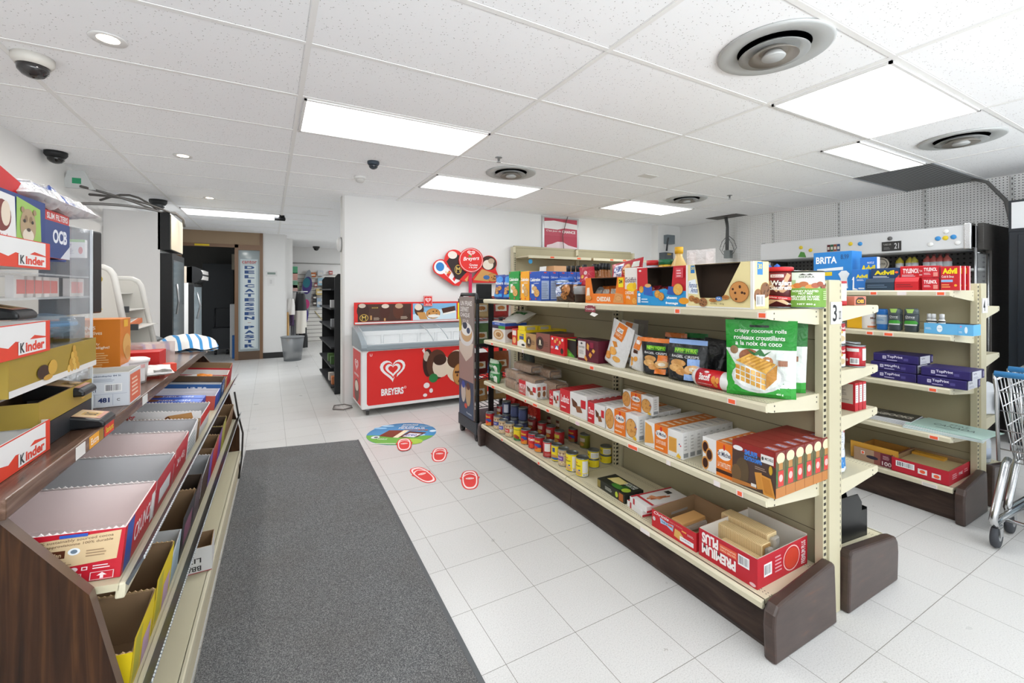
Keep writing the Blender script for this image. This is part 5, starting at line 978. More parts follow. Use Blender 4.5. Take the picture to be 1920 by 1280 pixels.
ltray(-1.15, -.93, .15, '#b5262c', M_KRAFT, 'red carton with brown inside on the lower candy shelf', .13, {'front': [('r', 0, 0, 1, 1, '#a8232b'), ('e', .85, .6, .1, .25, '#c22a30'), ('t', '15 x 27 g', .8, .55, .92, .68, '#f0dcdc')]})
ltray(-.92, -.78, .15, '#7b3fa0', M_DARKIN, 'purple rimmed dark carton on the lower candy shelf', .14, {'front': [('r', .8, .2, 1, 1, '#d27ab8')]})
ltray(-.77, -.60, .165, '#a8a23a', M_KRAFTD, 'olive green carton at the far end of the lower candy shelf', .15)
ltray(-.59, -.1, .12, '#8a6b4c', M_KRAFT, 'plain brown cardboard tray at the very end of the lower candy shelf', .1)
# carton on the deck
p = cw(-.14, -1.50, .177)
o = tray('white_carton', .30, .14, .10, '#d9d8d6', M_KRAFT, {'front': [('r', 0, 0, 1, .03, '#b34848'), ('t', 'BB/MA 2', .52, .08, .88, .28, '#2b2b2b', {'flip': 1}), ('t', 'LI742S', .55, .40, .88, .60, '#2b2b2b', {'flip': 1}), ('t', 'KI', .58, .75, .7, .88, '#2b2b2b', {'flip': 1})]}, p, 0, rot=(0, 0, CR+.05), label='white open carton with upside down code letters on the lowest candy deck', cat='display box')
MB().box(-.06, 0, 0, .06, .012, .09, '#e9c928').box(-.06, -.002, .06, .03, 0, .09, '#e4e2df').box(-.02, -.002, .0, .05, 0, .04, '#47762e').build('yellow_packet', None, cw(-.20, -1.50, .181), (0, 0, CR), label='yellow and white packet standing inside the white deck carton', cat='packet')
# ================================================================ things on the countertop
T0 = TZ+.001
def kprint(pan=False):
    wv = [(.02, .55), (.08, .38), (.16, .5), (.25, .3), (.36, .44), (.47, .34), (.55, .5), (.68, .42), (.78, .6), (.93, .5), (.93, .97), (.02, .97)]
    return [('p', wv, '#ecebea'), ('e', .30, .22, .045, .12, '#ecebea'), ('p', [(.58, .08), (.58, .46), (.65, .5), (.93, .46), (.93, .08)], '#ecebea'), ('t', 'K', .60, .13, .655, .43, '#33383c', {'bold': .04}), ('t', 'inder', .665, .13, .91, .43, '#e2452f', {'bold': .04})]
def ktray(y1, z, ln, h, lab, back=None, name='kinder_tray'):
    q = cw(-.19, 0)[0]; lx = -.245-.09; ly = y1-ln/2
    return tray('chocolate_tray', ln, .18, h, '#e2452f', mat('#dcdad6', .7), {'front': kprint(), 'right': [('r', .3, .1, .9, .9, '#e9e6e4')], 'left': [('r', .3, .1, .9, .9, '#e9e6e4')]}, cw(lx, ly, z), rot=(0, 0, CR+AX), back=back or h*1.1, label=lab, cat='display tray', group='red and white chocolate trays')
ktray(-2.235, T0, .36, .075, 'red and white wavy chocolate tray sitting lowest, on the countertop edge')
ktray(-2.235, 1.178, .36, .075, 'red and white wavy chocolate tray on the middle level of the clear rack')
kt = ktray(-2.235, 1.378, .36, .065, 'red and white chocolate tray with egg and animal picture card, topmost')
q = MB().box(-.18, -.082, .03, .18, -.078, .165, '#27407f').build('picture_card', kt)
q['label'] = 'blue card with egg and lion cub pictures'
art(q, flat((-.18, -.0825, .03), (.36, 0, 0), (0, 0, .135)), [('p', [(.35, .25), (.38, .95), (.6, .93), (.62, .2)], '#eceae8'), ('p', [(.62, .15), (.62, .95), (.92, .85), (.94, .12)], '#9cc35c'), ('e', .46, .58, .1, .25, '#7a2f28'), ('e', .5, .62, .05, .2, '#ead9c4'), ('t', 'kinder', .44, .22, .56, .3, '#c33'), ('e', .76, .5, .1, .3, '#b09774'), ('e', .76, .34, .07, .12, '#e3d6c4'), ('e', .73, .62, .02, .06, '#8a6f50'), ('e', .79, .62, .02, .06, '#8a6f50'), ('e', .71, .58, .015, .03, '#2a2420'), ('e', .81, .58, .015, .03, '#2a2420'), ('e', .76, .44, .025, .03, '#4a3a32'), ('e', .685, .76, .022, .05, '#a08463'), ('e', .835, .76, .022, .05, '#a08463')])
# clear rack
rk = empty('clear_rack', cw(-.427, -2.0, T0), CR, label='clear acrylic rack with shelves holding chocolate trays on the near counter end', cat='rack')
for y in (-.46, .135): MB().box(-.2, y-.002, 0, .155, y+.002, .59, M_CLEAR).build('side_sheet', rk)
MB().box(.145, .0, 0, .149, .135, .59, M_CLEAR).build('front_sheet', rk)
for z in (.155, .24, .44): MB().box(-.2, -.46, z-.004, .15, .13, z, mat('#e6eaec', .1, 0, 0, .35)).build('clear_shelf', rk)
MB().box(-.21, -.46, 0, -.2, .13, .62, mat('#1d1f21', .3)).build('black_back', rk); MB().box(-.05, -.45, .262, -.045, .02, .372, mat('#1d1f21', .3)).build('black_divider', rk)
for y in (-.46, .135): MB().box(.151, y-.003, 0, .157, y+.003, .59, mat('#eef2f4', .1, 0, 0, .6)).build('sheet_edge', rk)
# gold chocolate boxes
o = tray('gold_chocolate_box', .50, .10, .085, '#a48a35', mat('#8f7a44', .7), {'front': [('r', 0, .0, 1, .18, '#e3e1de')]+[('e', .60+.04*x_+.02*r_, .22+.2*r_, .022, .12, ('#dcb250', '#c99a3a')[(x_+r_) % 2]) for r_ in range(4) for x_ in range(4-r_)]+[('e', .30, .4, .06, .2, '#3c2618'), ('e', .40, .45, .05, .22, '#d0a544'), ('e', .35, .2, .05, .08, '#c89a3c')], 'right': [('e', .5, .4, .3, .3, '#cfa247')]}, cw(-.30, -2.16, 1.094), rot=(0, 0, CR+AX), back=.10, label='gold chocolate box with stacked round chocolates picture inside the clear rack', cat='chocolate box')
o = tray('gold_chocolate_box', .34, .14, .06, '#a48a35', mat('#7c6248', .8), {'front': [('e', .8, .5, .06, .3, '#d9ae4c')]}, cw(-.33, -2.08, T0+.06), rot=(0, 0, CR+AX), back=.11, label='open gold chocolate tray standing just above the countertop', cat='chocolate box')
MB().box(-.16, -.08, 0, .16, .08, .058, '#2a2c2f').build('black_riser', None, cw(-.34, -2.07, T0), (0, 0, CR+AX), label='black plastic riser under the open gold tray', cat='riser')
for i, (dx, dy) in enumerate(((-.1, -.02), (-.04, .01), (.1, -.02), (.13, .01))):
    MB().lathe([(0, 0), (.012, .002), (.016, .013), (.012, .024), (0, .027)], mat('#d4a93f', .25, .6), 14).build('foil_chocolate', None, cw(-.33-dy, -2.08+dx, T0+.0635), label='round gold foil chocolate in the open gold tray, %s' % ORD[i].replace('front', 'nearest'), cat='chocolate', group='gold foil chocolates')
def bic(ly, z, lab, lx=-.27):
    o = MB().prism([(-.065, 0), (.065, 0), (.065, .05), (-.055, .024), (-.065, .015)], 'x', -.05, .05, mat('#1f2123', .3)).build('lighter_tray', None, cw(lx, ly, z), (0, 0, CR+AX*1.0), bevel=.006, label=lab, cat='lighter tray', group='black lighter trays')
    art(o, flat((-.042, -.052, .0250), (.084, 0, 0), (0, .11, .0238)), [('r', .0, 0, 1, 1, '#c98f7c'), ('r', .05, .1, .95, .9, '#d8b98a'), ('r', .3, .1, .7, .45, '#c69a44'), ('t', 'BIC', .35, .15, .65, .4, '#2a2420'), ('t', 'Flick', .2, .6, .8, .85, '#5a4030')], 'tray_print')
bic(-2.02, T0, 'black sloped lighter tray on the countertop beside the lowest red tray', -.25)
bic(-2.20, 1.255+.0, 'black sloped lighter tray resting above the middle red tray', -.36); bic(-2.0, 1.02, 'black sloped lighter tray between the gold boxes', -.3)
o = MB().box(-.03, -.03, 0, .03, .03, .05, '#1f2123').build('lighter_stand', None, cw(-.3, -1.99, T0), (0, 0, CR), label='small black stand behind the lighter tray', cat='stand')
bag('silver_bag', .13, .16, .06, '#c9cacc', [('t', 'SC', .2, .6, .7, .75, '#33363a'), ('r', .2, .2, .8, .5, '#b5948e')], cw(-.33, -1.93, T0), CR+.6, seed=3, rough=.15, metal=.4, label='silver foil snack bag inside the clear rack', cat='bag')
MB().lathe([(.0, 0), (.07, .0), (.08, .03), (.06, .06), (0, .07)], mat('#8fa6b5', .1, 0, 0, .45), 24).lathe([(.07, .03), (.072, .035), (.07, .04)], '#4b9bd8', 24).build('clear_jar', None, cw(-.36, -1.93, 1.19+.0), label='round clear plastic tub with blue tags inside the rack', cat='tub')
MB().lathe([(.05, 0), (.012, .02), (.012, .1), (.045, .11), (0, .115)], mat('#b6bcc0', .1, 0, 0, .5), 20).build('clear_stand', None, cw(-.34, -1.9, 1.096), label='clear glass pedestal in the rack', cat='stand')
sl_ = [('t', 'SLIM FILTERS', .08, .82, .92, .95, '#f4eceb', {'bold': .03}), ('r', .0, .0, 1, .78, '#2c4480'), ('t', 'OCB', .3, .32, .88, .62, '#e8ebf2', {'bold': .04}), ('p', [(.6, 0), (1, .3), (1, 0)], '#d8dbe2')]
carton('filter_box', .15, .10, .125, '#cf3b38', {'front': sl_, 'left': [('r', 0, 0, 1, .78, '#2c4480')]}, cw(-.325, -2.10, 1.415), CR+AX, label='blue and red slim filters box on top of the clear rack', cat='box')
for i in range(7):
    MB().box(-.03, -.008, 0, .03, .008, .055, mat(['#e5e0dd', '#d9d3d0', '#e2dcd8'][i % 3], .15, 0, 0, .8)).box(-.02, -.0085, .01, .02, -.008, .045, '#c9807c').build('mint_pack', None, cw(-.31, -2.22+i*.045+(.09 if i > 4 else 0), 1.309), (0, 0, CR+AX), label='small clear mint pack hanging row under the top tray, %s from the near end' % ORD[i].replace('front', 'first'), cat='mint pack', group='clear mint packs in the rack')
MB().box(-.2, -.2, -.006, .1, .36, 0, mat('#e6eaec', .1, 0, 0, .4)).build('mint_shelf', rk, (.03, -.14, .378))
# red flap and plastic bags on top
MB().prism([(-.2, 0), (.02, 0), (-.03, .09), (-.2, .13)], 'x', -.003, .0, '#d1191d').box(-.10, -.2, -.04, .0, .02, 0, '#27407f').build('red_display_box', None, cw(-.28, -2.24, 1.49), (0, 0, CR), label='tall bright red display box flap at the upper left', cat='display box')
n = N('crinkled_plastic', .14); q_ = n.noise(n.pos, 26, 3, .6); n.bump(q_, 1., .03); M_FILM = n.done(n.ramp(n.noise(n.pos, 14, 2), [(.36, '#3c5aa8'), (.42, '#d5d6da'), (.6, '#e6e5e6'), (.7, '#c9a59c'), (.76, '#dddde0')]))
n = N('clear_crinkled_plastic', .12); q_ = n.noise(n.pos, 30, 3, .6); n.bump(q_, 1., .03); M_FILM2 = n.done(n.ramp(q_, [(.3, '#a9aaae'), (.5, '#dcdcde'), (.7, '#ececec')]))
def film(name, pts, col, lab, al=.5, seed=1):
    rnd = random.Random(seed); x0, x1, y0, y1, z0, z1 = pts; m = MB(); nx, ny = 14, 18
    def S(top):
        V = []
        for j in range(ny+1):
            for i in range(nx+1):
                u, v = i/nx, j/ny; e = (math.sin(math.pi*u)*math.sin(math.pi*v))**.4
                V.append((x0+(x1-x0)*u, y0+(y1-y0)*v, z0+(z1-z0)*(.35+(.5 if top else -.35)*e+.45*(rnd.random()-.3)*e)))
        return V
    Fs = [(j*(nx+1)+i, j*(nx+1)+i+1, (j+1)*(nx+1)+i+1, (j+1)*(nx+1)+i) for j in range(ny) for i in range(nx)]
    m.mesh(S(True), Fs, col if not isinstance(col, str) else mat(col, .12, 0, 0, al, coat=.5), True); m.mesh(S(False), [f[::-1] for f in Fs], mat('#e4e2e2', .3), True)
    return m.build(name, None, cw(0, 0), (0, 0, CR), label=lab, cat='plastic bag', group='plastic bags on top of the rack')
film('plastic_bag', (-.40, -.24, -2.30, -1.92, 1.535, 1.605), M_FILM, 'white crinkled plastic bag lying over the filters box', seed=2)
film('plastic_bag', (-.38, -.24, -2.14, -1.90, 1.542, 1.59), M_FILM, 'clear plastic bag with blue packets inside, draped at the rack end', seed=5)
film('plastic_bag', (-.40, -.29, -2.52, -2.35, 1.585, 1.635), M_FILM2, 'clear plastic bundle at the top left corner', seed=8)
MB().box(-.12, -.1, 0, .12, .1, .1, '#2c4a9c').build('blue_filter_pack', None, cw(-.42, -2.02, 1.415), (0, 0, CR+.2), label='blue pack under the crinkled plastic bag', cat='pack')
# black monitor behind the rack
mo = empty('pos_monitor', cw(-.395, -1.62, T0), CR+1.35, label='black point of sale monitor seen edge on behind the clear rack', cat='monitor')
MB().box(-.12, -.025, .31, .12, .025, .62, mat('#202224', .35)).build('screen_shell', mo, bevel=.006); MB().box(-.03, -.02, 0, .03, .02, .3, M_BLACK).box(-.09, -.08, 0, .09, .08, .012, M_BLACK).build('stand', mo)
m = MB(); [m.box(.02, -.0225, .56-.012*i, .11, -.0215, .565-.012*i, '#444') for i in range(4)]; m.build('vent_slots', mo)
carton('pharmacy_card_box', .055, .02, .06, '#e7e5e3', {'front': [('r', 0, .85, 1, 1, '#8fc26f'), ('t', 'ARMY', .05, .6, .4, .75, '#77a'), ('e', .8, .4, .1, .2, '#d66'), ('l', .1, .2, .55, .5, 4, '#aaa')]}, cw(-.335, -1.79, 1.435), CR, label='small white card with green rim beside the filters box', cat='card box')
# white sport box
bx = tray('sport_box', .27, .15, .115, '#d6d8dc', mat('#d8d4cb', .7), {'front': [('r', .01, .03, .99, .97, '#d9dde3'), ('t', 'SPORT mini', .38, .74, .62, .86, '#2b3a5c', {'bold': .03}), ('t', 'PAP21', .55, .46, .68, .55, '#33425f'), ('b', .76, .44, .93, .68), ('t', 'Thekendisplay 84 St', .62, .88, .92, .94, '#4b5a78'), ('l', .05, .56, .5, .68, 3, '#8d97ab'), ('l', .62, .74, .9, .85, 3, '#a3abba'), ('l', .25, .1, .48, .38, 6, '#9aa3b3'),
    ('t', '481', .70, .14, .81, .28, '#24356b', {'bold': .04}), ('t', 'C', .88, .16, .91, .24, '#555'), ('t', 'C21', .55, .12, .61, .2, '#777'), ('r', .5, .38, .98, .387, '#9aa3b8'), ('r', .5, .05, .503, .38, '#9aa3b8'), ('r', .67, .05, .673, .38, '#9aa3b8'), ('r', .84, .05, .843, .38, '#9aa3b8'), ('r', .6, .7, .603, .97, '#9aa3b8')], 'right': [('r', .05, .05, .95, .9, '#d96a4a'), ('l', .2, .2, .8, .8, 5, '#f0cdb8')]}, cw(-.335, -1.71, T0), rot=(0, 0, CR+.02), back=.115, label='white shallow sport mini bar box with a barcode on the counter', cat='display box')
# orange cookie box
orx = {'front': [('t', 'NONNI\'S', .36, .86, .66, .91, '#f3e3cf', {'bold': .02}), ('t', 'THINaddictives', .3, .79, .75, .84, '#f3dcbc'), ('t', 'taste a truly', .35, .64, .72, .68, '#f3dcbc'), ('t', 'tropical delight!', .35, .585, .85, .63, '#f7e6cc'), ('l', .45, .3, .9, .55, 8, '#e8b87c'), ('t', 'or un delicieux', .35, .15, .85, .2, '#f3dcbc'), ('t', 'delice tropical!', .35, .08, .8, .13, '#f3dcbc'), ('e', .27, .42, .16, .12, '#a9562a'), ('e', .27, .43, .12, .08, '#6d3219')],
       'right': [('r', 0, 0, 1, .35, '#dcd3dc'), ('l', .15, .05, .85, .3, 7, '#a08fb8'), ('e', .6, .62, .4, .16, '#d9a55a'), ('e', .7, .5, .3, .1, '#c98e46'), ('r', .3, .88, .7, .98, '#e9b02a')]}
carton('cookie_box', .22, .13, .283, '#d47a20', orx, cw(-.406, -1.42, T0), CR, label='tall orange almond thins cookie box standing on the counter', cat='cookie box')
carton('cookie_box', .25, .07, .29, '#c9a08a', {}, cw(-.62, -1.52, T0), CR, label='pinkish brown box half hidden behind the clear rack', cat='cookie box')
o = MB().lathe([(.048, 0), (.056, .085), (.056, .09)], mat('#dcd8d6', .35), 28).build('plastic_tub', None, cw(-.30, -1.32, T0), label='white round plastic tub with printed label on the counter', cat='tub'); MB().lathe([(.06, .088), (.062, .1), (.05, .106), (0, .104)], '#e6e2e0', 28).build('lid', o); art(o, wrap(.0545, 2.2, .01, .085), [('r', 0, 0, 1, .7, '#d9d5d4'), ('l', .1, .05, .9, .62, 8, '#9a9696'), ('r', 0, .75, 1, .95, '#d9a9a6')], 'tub_label', (10, 1))
carton('red_box', .19, .13, .105, '#c2211f', {'right': [('r', .1, .1, .9, .3, '#d9483f')]}, cw(-.34, -1.05, T0), CR, label='plain bright red box behind the white tub', cat='box')
MB().box(-.12, -.06, 0, .13, .06, .13, mat('#dfc4bd', .15, 0, 0, .45)).build('clear_pink_box', None, cw(-.36, -.92, T0), (0, 0, CR), label='clear pinkish plastic box behind the red box', cat='box')
MB().box(-.03, -.02, 0, .02, .03, .04, mat('#e2442c', .3)).build('orange_bag_clip', None, cw(-.215, -1.06, T0), (0, 0, .5), label='small orange red wrapper beside the red box', cat='wrapper')
bag('white_packet', .15, .1, .04, '#dfdcd9', [('r', .5, .05, .95, .2, '#77746f')], cw(-.235, -1.27, T0+.02), CR+.35, kind='pillow', lean=-1.25, seed=6, label='small white paper packet lying at the counter edge', cat='packet')
# striped cloth
m = MB(); nx, ny = 26, 14; V = []
for j in range(ny+1):
    for i in range(nx+1):
        u, v = i/nx, j/ny; r = math.hypot((u-.62)/.38, (v-.5)/.5)
        h_ = .015+.085*max(0, 1-r*r)**.5+.04*max(0, 1-((u-.12)/.15)**2-((v-.4)/.5)**2)+.008*math.sin(u*19)*math.cos(v*9)
        V.append((-.23+.46*u+.02*math.sin(v*5), -.15+.3*v+.02*math.sin(u*6), h_+.003))
m.mesh(V, [(j*(nx+1)+i, j*(nx+1)+i+1, (j+1)*(nx+1)+i+1, (j+1)*(nx+1)+i) for j in range(ny) for i in range(nx)], M_CLOTH, True)
m.mesh([(a, b_, .001) for a, b_, c_ in V], [((j+1)*(nx+1)+i, (j+1)*(nx+1)+i+1, j*(nx+1)+i+1, j*(nx+1)+i) for j in range(ny) for i in range(nx)], M_CLOTH, True)
m.build('striped_cloth', None, cw(-.36, -.12, T0), (0, 0, CR), label='white cloth with blue stripes bunched at the far counter end', cat='cloth')
# candy rack of white plastic with stickers
wr = empty('white_candy_rack', cw(-.86, -.25, T0), CR, label='white curved plastic candy rack with round topped side panels and stickers on the counter', cat='rack')
WP_ = mat('#d9d7d1', .4)
def sidep(y, x0, x1, top, nm):
    P = [(x0, 0), (x1, 0), (x1-.07, top-.09)]+[(x1-.145+.07*math.cos(a), top-.07+.07*math.sin(a)) for a in (.3, .8, 1.3, 1.57)]+[(x0, top)]
    o = MB().prism(P, 'y', y-.012, y+.012, mat('#cfccc4', .45)).build(nm, wr)
    m = MB(); m.tube([(p[0], y, p[1]) for p in P[1:]], .018, WP_, 8); m.build('raised_rim', o); return o
sp = sidep(0, -.4, .30, .54, 'side_panel')
art(sp, flat((-.01, -.0125, 0), (.26, 0, 0), (0, 0, .54)), [('e', .55, .86, .17, .055, '#b99f3c'), ('e', .55, .855, .13, .04, '#3a3020'), ('r', .2, .665, .62, .745, '#1f1b1b'), ('t', 'MOTOR', .0, .68, .58, .73, '#d8352c'), ('p', [(.1, .5), (.62, .55), (.72, .525), (.62, .5), (.1, .45)], '#e3b51f'), ('t', 'Mr.Goudas', .1, .49, .58, .54, '#b04a2c'), ('r', .1, .33, .82, .41, '#e2c81f'), ('t', 'Oh Henry!', .14, .345, .78, .4, '#241f18'), ('r', .0, .15, .92, .24, '#e0641f'), ('t', 'Reese', .1, .155, .8, .23, '#e9c92a')], 'stickers')
sp2 = sidep(.55, -.1, .31, .48, 'side_panel')
for i, z in enumerate((.16, .27, .38, .02)):
    o = MB().box(-.05, .02, z-.006, .33-.07*i if i < 3 else .36, .54, z, WP_).box(.02, .0, z-.01, .34-.045*i if i < 3 else .36, .012, z+.028, '#3a3d3f').build('rack_shelf', wr)
    m = MB()
    for k in range(4): m.box(.06+k*.05, -.002, z, .085+k*.05, 0, z+.018, '#c9483c' if k % 2 else '#d9d6d2')
    m.build('price_tags', o)
for i, (x, z, c, t_) in enumerate(((.0, .382, '#8fa3c4', 'pale blue'), (.02, .272, '#5c7fb5', 'blue'), (.05, .162, '#e3b22a', 'yellow'), (.15, .162, '#c86a3a', 'orange'))):
    p = cw(-.86+x+.06, -.25+.25, T0+z+.002); MB().box(-.07, -.12, 0, .07, .12, .03, c).box(-.05, -.1, .03, .05, .1, .031, '#e3e0da').build('candy_pack', None, p, (.12, 0, CR), label=t_+' candy pack lying on the white candy rack', cat='candy pack', group='candy packs on the white rack')
MB().prism([(-.16, 0), (.15, 0), (.16, .03), (.1, .055), (-.16, .03)], 'y', -.1, .1, mat('#1c1e20', .25)).build('card_terminal', None, cw(-.70, .42, T0), (0, 0, CR), bevel=.008, label='black plastic card terminal tray at the back of the counter', cat='terminal')
MB().box(-.2, -.08, 0, .2, .08, .012, '#3a3632').build('counter_pad', None, cw(-.68, .25, T0), (0, 0, CR), label='thin dark counter pad under the terminal', cat='pad')
MB().prism([(-.1, 0), (.12, 0), (.05, .16), (-.06, .15)], 'y', -.02, .02, mat('#c9cccb', .3)).box(-.03, -.021, .04, .03, .021, .09, '#2f9a6c').build('hanging_green_bag', None, (-1.50, 5.3, 2.235-.0), label='clear bag with a green label on top of the cooler cables', cat='bag')
# ================================================================ goods on the long shelving (number 3), aisle side
S1, S2, S3, S4 = 1.2545, .9095, .5605, .1965
def gb(name, px0, px1, X, z, ptop, d, col, faces, label, cat='box', group=None, rough=.42, kind=carton, **k):
    w, (cx, cy) = put_x(X, px0, px1, d); h = zx(px1, ptop, X)-z
    return kind(name, w-.002, d, h, col, faces=faces, loc=(cx, cy, z), rz=FX, label=label, cat=cat, group=group, **k)
def gbag(name, px0, px1, X, z, ptop, T, col, spec, label, cat='bag', group=None, **k):
    w, (cx, cy) = put_x(X, px0, px1, T); h = zx((px0+px1)/2, ptop, X)-z; rz = k.pop('rz', FX)
    return bag(name, w, h, T, col, spec, (cx, cy, z), rz, label=label, cat=cat, group=group, **k)
# -- top shelf
for i, (a, b_) in enumerate(((920, 938), (937, 954))):
    gbag('cookie_bag', a, b_, 1.66+.01*i, S1, 515, .09, '#1f3f94', [('e', .5, .8, .35, .14, '#2f86d6'), ('t', 'Maltesers', .12, .6, .88, .72, '#e9eef6'), ('r', .1, .1, .9, .22, '#2f86c8'), ('k', .3, .4, .17, .09), ('k', .65, .45, .17, .09), ('k', .5, .28, .17, .08)], 'blue cookie bag with small biscuits on the top snack shelf, %s' % ('farther one' if i == 0 else 'nearer one'), group='blue cookie bags', seed=i)
def celeb(px0, px1, X, d, c, tx, lab, side='#9fb0d0'):
    return gb('cookie_carton', px0, px1, X, S1, 508, d, c, {'front': [('r', .04, .94, .14, .98, '#c8413a'), ('t', tx, .06, .66, .95, .78, '#f0f1ee', {'slant': .1, 'bold': .03}), ('t', 'Leclerc', .4, .58, .85, .62, '#e8e8e8'), ('r', .18, .25, .42, .56, '#e8e6df'), ('k', .45, .42, .22, .08, '#d9b077', '#b98850'), ('k', .66, .26, .24, .13, '#d9a860', '#a97840'), ('e', .1, .06, .06, .03, '#c8413a'), ('e', .6, .06, .06, .03, '#c8413a')],
        'right': [('r', .08, .05, .92, .68, side), ('l', .12, .1, .88, .62, 9, '#7d8aa8'), ('t', tx, .1, .76, .9, .84, '#cdd6ea'), ('e', .5, .95, .18, .02, '#c8413a')], 'top': [('t', tx, .1, .3, .9, .7, '#dfe6f4')]}, lab, cat='cookie box', group='tall cookie boxes on the top shelf')
celeb(954, 973, 1.65, .075, '#23913d', 'Celebration', 'green tall cookie box on the top snack shelf', '#b9c8a8')
celeb(976, 992, 1.65, .075, '#eaa21f', 'Celebration', 'orange yellow tall cookie box between the green and blue ones', '#e8d9a8')
cb0 = celeb(993, 1014, 1.65, .075, '#2450ad', 'Celebration', 'blue tall cookie box at the front of its row of five')
for i in range(1, 5): dup(cb0, (cb0.location.x+.077*i, cb0.location.y, S1), None, 'blue tall cookie box, %s in the row going back' % ORD[i])
for i in range(2): gbag('chocolate_cookie_bag', 1037+20*i, 1070+13*i, 1.635+.08*i, S1, 529, .055, '#43291d', [('r', .0, .9, 1, .99, '#2b5cae'), ('p', [(.08, .25), (.1, .75), (.5, .85), (.5, .3)], '#dfe6f2'), ('t', 'CHIPS', .1, .56, .48, .76, '#2c4f9f', {'bold': .04}), ('t', 'AHOY!', .12, .3, .5, .52, '#2c4f9f', {'bold': .04}), ('k', .75, .6, .18, .28, '#b5763e'), ('k', .62, .3, .14, .2, '#a96f3c'), ('e', .05, .9, .02, .03, '#c33')], 'brown chocolate chip cookie pack with blue top, %s' % ('in front' if i == 0 else 'just behind the front one'), kind='pillow', group='brown cookie packs', seed=3+i, rough=.2)
bag('blue_pack', .26, .05, .12, '#2460bd', [('r', .1, .2, .9, .6, '#bcd0ee')], (1.83, yx(1058, 1.83), S1+.115), FX, kind='pillow', seed=2, label='blue topped cookie packs lying behind the brown ones', cat='bag')
o = MB().lathe([(.035, 0), (.042, .09), (.042, .092)], mat('#3a2a24', .3), 20).build('dark_cup', None, (1.66, yx(1089, 1.66), S1), label='small clear cup of dark chocolates beside the orange carton', cat='cup'); MB().lathe([(.044, .05), (.045, .095), (.03, .1), (0, .1)], mat('#cfd3d4', .1, 0, 0, .5), 20).build('clear_lid', o)
w, (cx, cy) = put_x(1.63, 1098, 1170, .15); h = zx(1134, 520, 1.63)-S1
cutcarton('cheddar_carton', w, .15, h, '#ea7a1f', (.15, .22, .80, .84, .38), {'front': [('t', 'CHEDDAR', .32, .08, .68, .26, '#f6ead6', {'bold': .04}), ('r', .87, .62, .985, .96, '#f2dd1e'), ('t', '24', .885, .76, .965, .90, '#23201c', {'bold': .05}), ('p', [(.03, .25), (.05, .6), (.12, .62), (.13, .3)], '#ecdccb'), ('p', [(.74, .05), (.80, .42), (.97, .36), (.99, .04)], '#d9985a'), ('k', .87, .2, .08, .1, '#dfa265', '#c98846'), ('k', .1, .2, .08, .1, '#e8a04e', '#d07a2c')], 'right': [('r', 0, .0, 1, .45, '#ee8a25')]}, (cx, cy, S1), FX, label='orange display carton of cheddar snacks with a torn open window', cat='display box')
for i, (px, c) in enumerate(((1118, '#a8a6a6'), (1132, '#d9742c'), (1146, '#c96428'))):
    bag('snack_pouch', .09, .085, .03, c, [('r', .2, .3, .8, .7, '#eee1d2')], (1.69+.012*i, yx(px, 1.69), S1+.02), FX+.2*i, kind='pillow', lean=-.5, seed=i, label='%s snack pouch inside the orange cheddar carton' % ('silver', 'orange', 'dark orange')[i], cat='pouch', group='pouches in the cheddar carton')
gb('fish_cracker_carton', 1171, 1195, 1.635, S1, 501, .15, '#e6e1da', {'front': [('r', 0, 0, 1, .42, '#ee8a1e'), ('t', 'Goldfish', .02, .60, .92, .74, '#6b5360', {'slant': .15}), ('e', .55, .47, .38, .12, '#f0c71e'), ('e', .8, .5, .14, .1, '#e8b81a'), ('t', 'CHEDDAR', .05, .28, .75, .36, '#f6efe2'), ('t', '180g', .15, .14, .45, .24, '#f6efe2'), ('k', .8, .1, .2, .09, '#f0a94c', '#d98a30')]}, 'white and orange fish cracker carton next to the cheddar display', cat='cracker box')
gbag('red_cookie_bag', 1140, 1200, 1.80, S1+.12, 488, .07, '#b32733', [('p', [(.1, .1), (.2, .85), (.5, .9), (.45, .15)], '#dfe4f0'), ('t', 'CHIPS', .15, .5, .48, .8, '#2a4a9b', {'bold': .04}), ('t', 'AHOY!', .15, .2, .45, .45, '#2a4a9b', {'bold': .04}), ('k', .64, .5, .13, .32, '#d9a066'), ('r', .78, .6, .95, .85, '#cfd8cf')], 'red chocolate chip cookie pack lying across the cartons', kind='pillow', seed=5, roll=-.12)
gbag('red_berry_bag', 1078, 1106, 1.85, S1+.1, 500, .08, '#b8283a', [('e', .3, .5, .1, .1, '#d9a23c'), ('e', .6, .4, .1, .1, '#d88'), ('e', .5, .7, .12, .1, '#e8c8c8')], 'small red fruit candy bag behind the brown cookie packs', seed=7)
w, (cx, cy) = put_x(1.63, 1195, 1287, .17); h = zx(1240, 500, 1.63)-S1
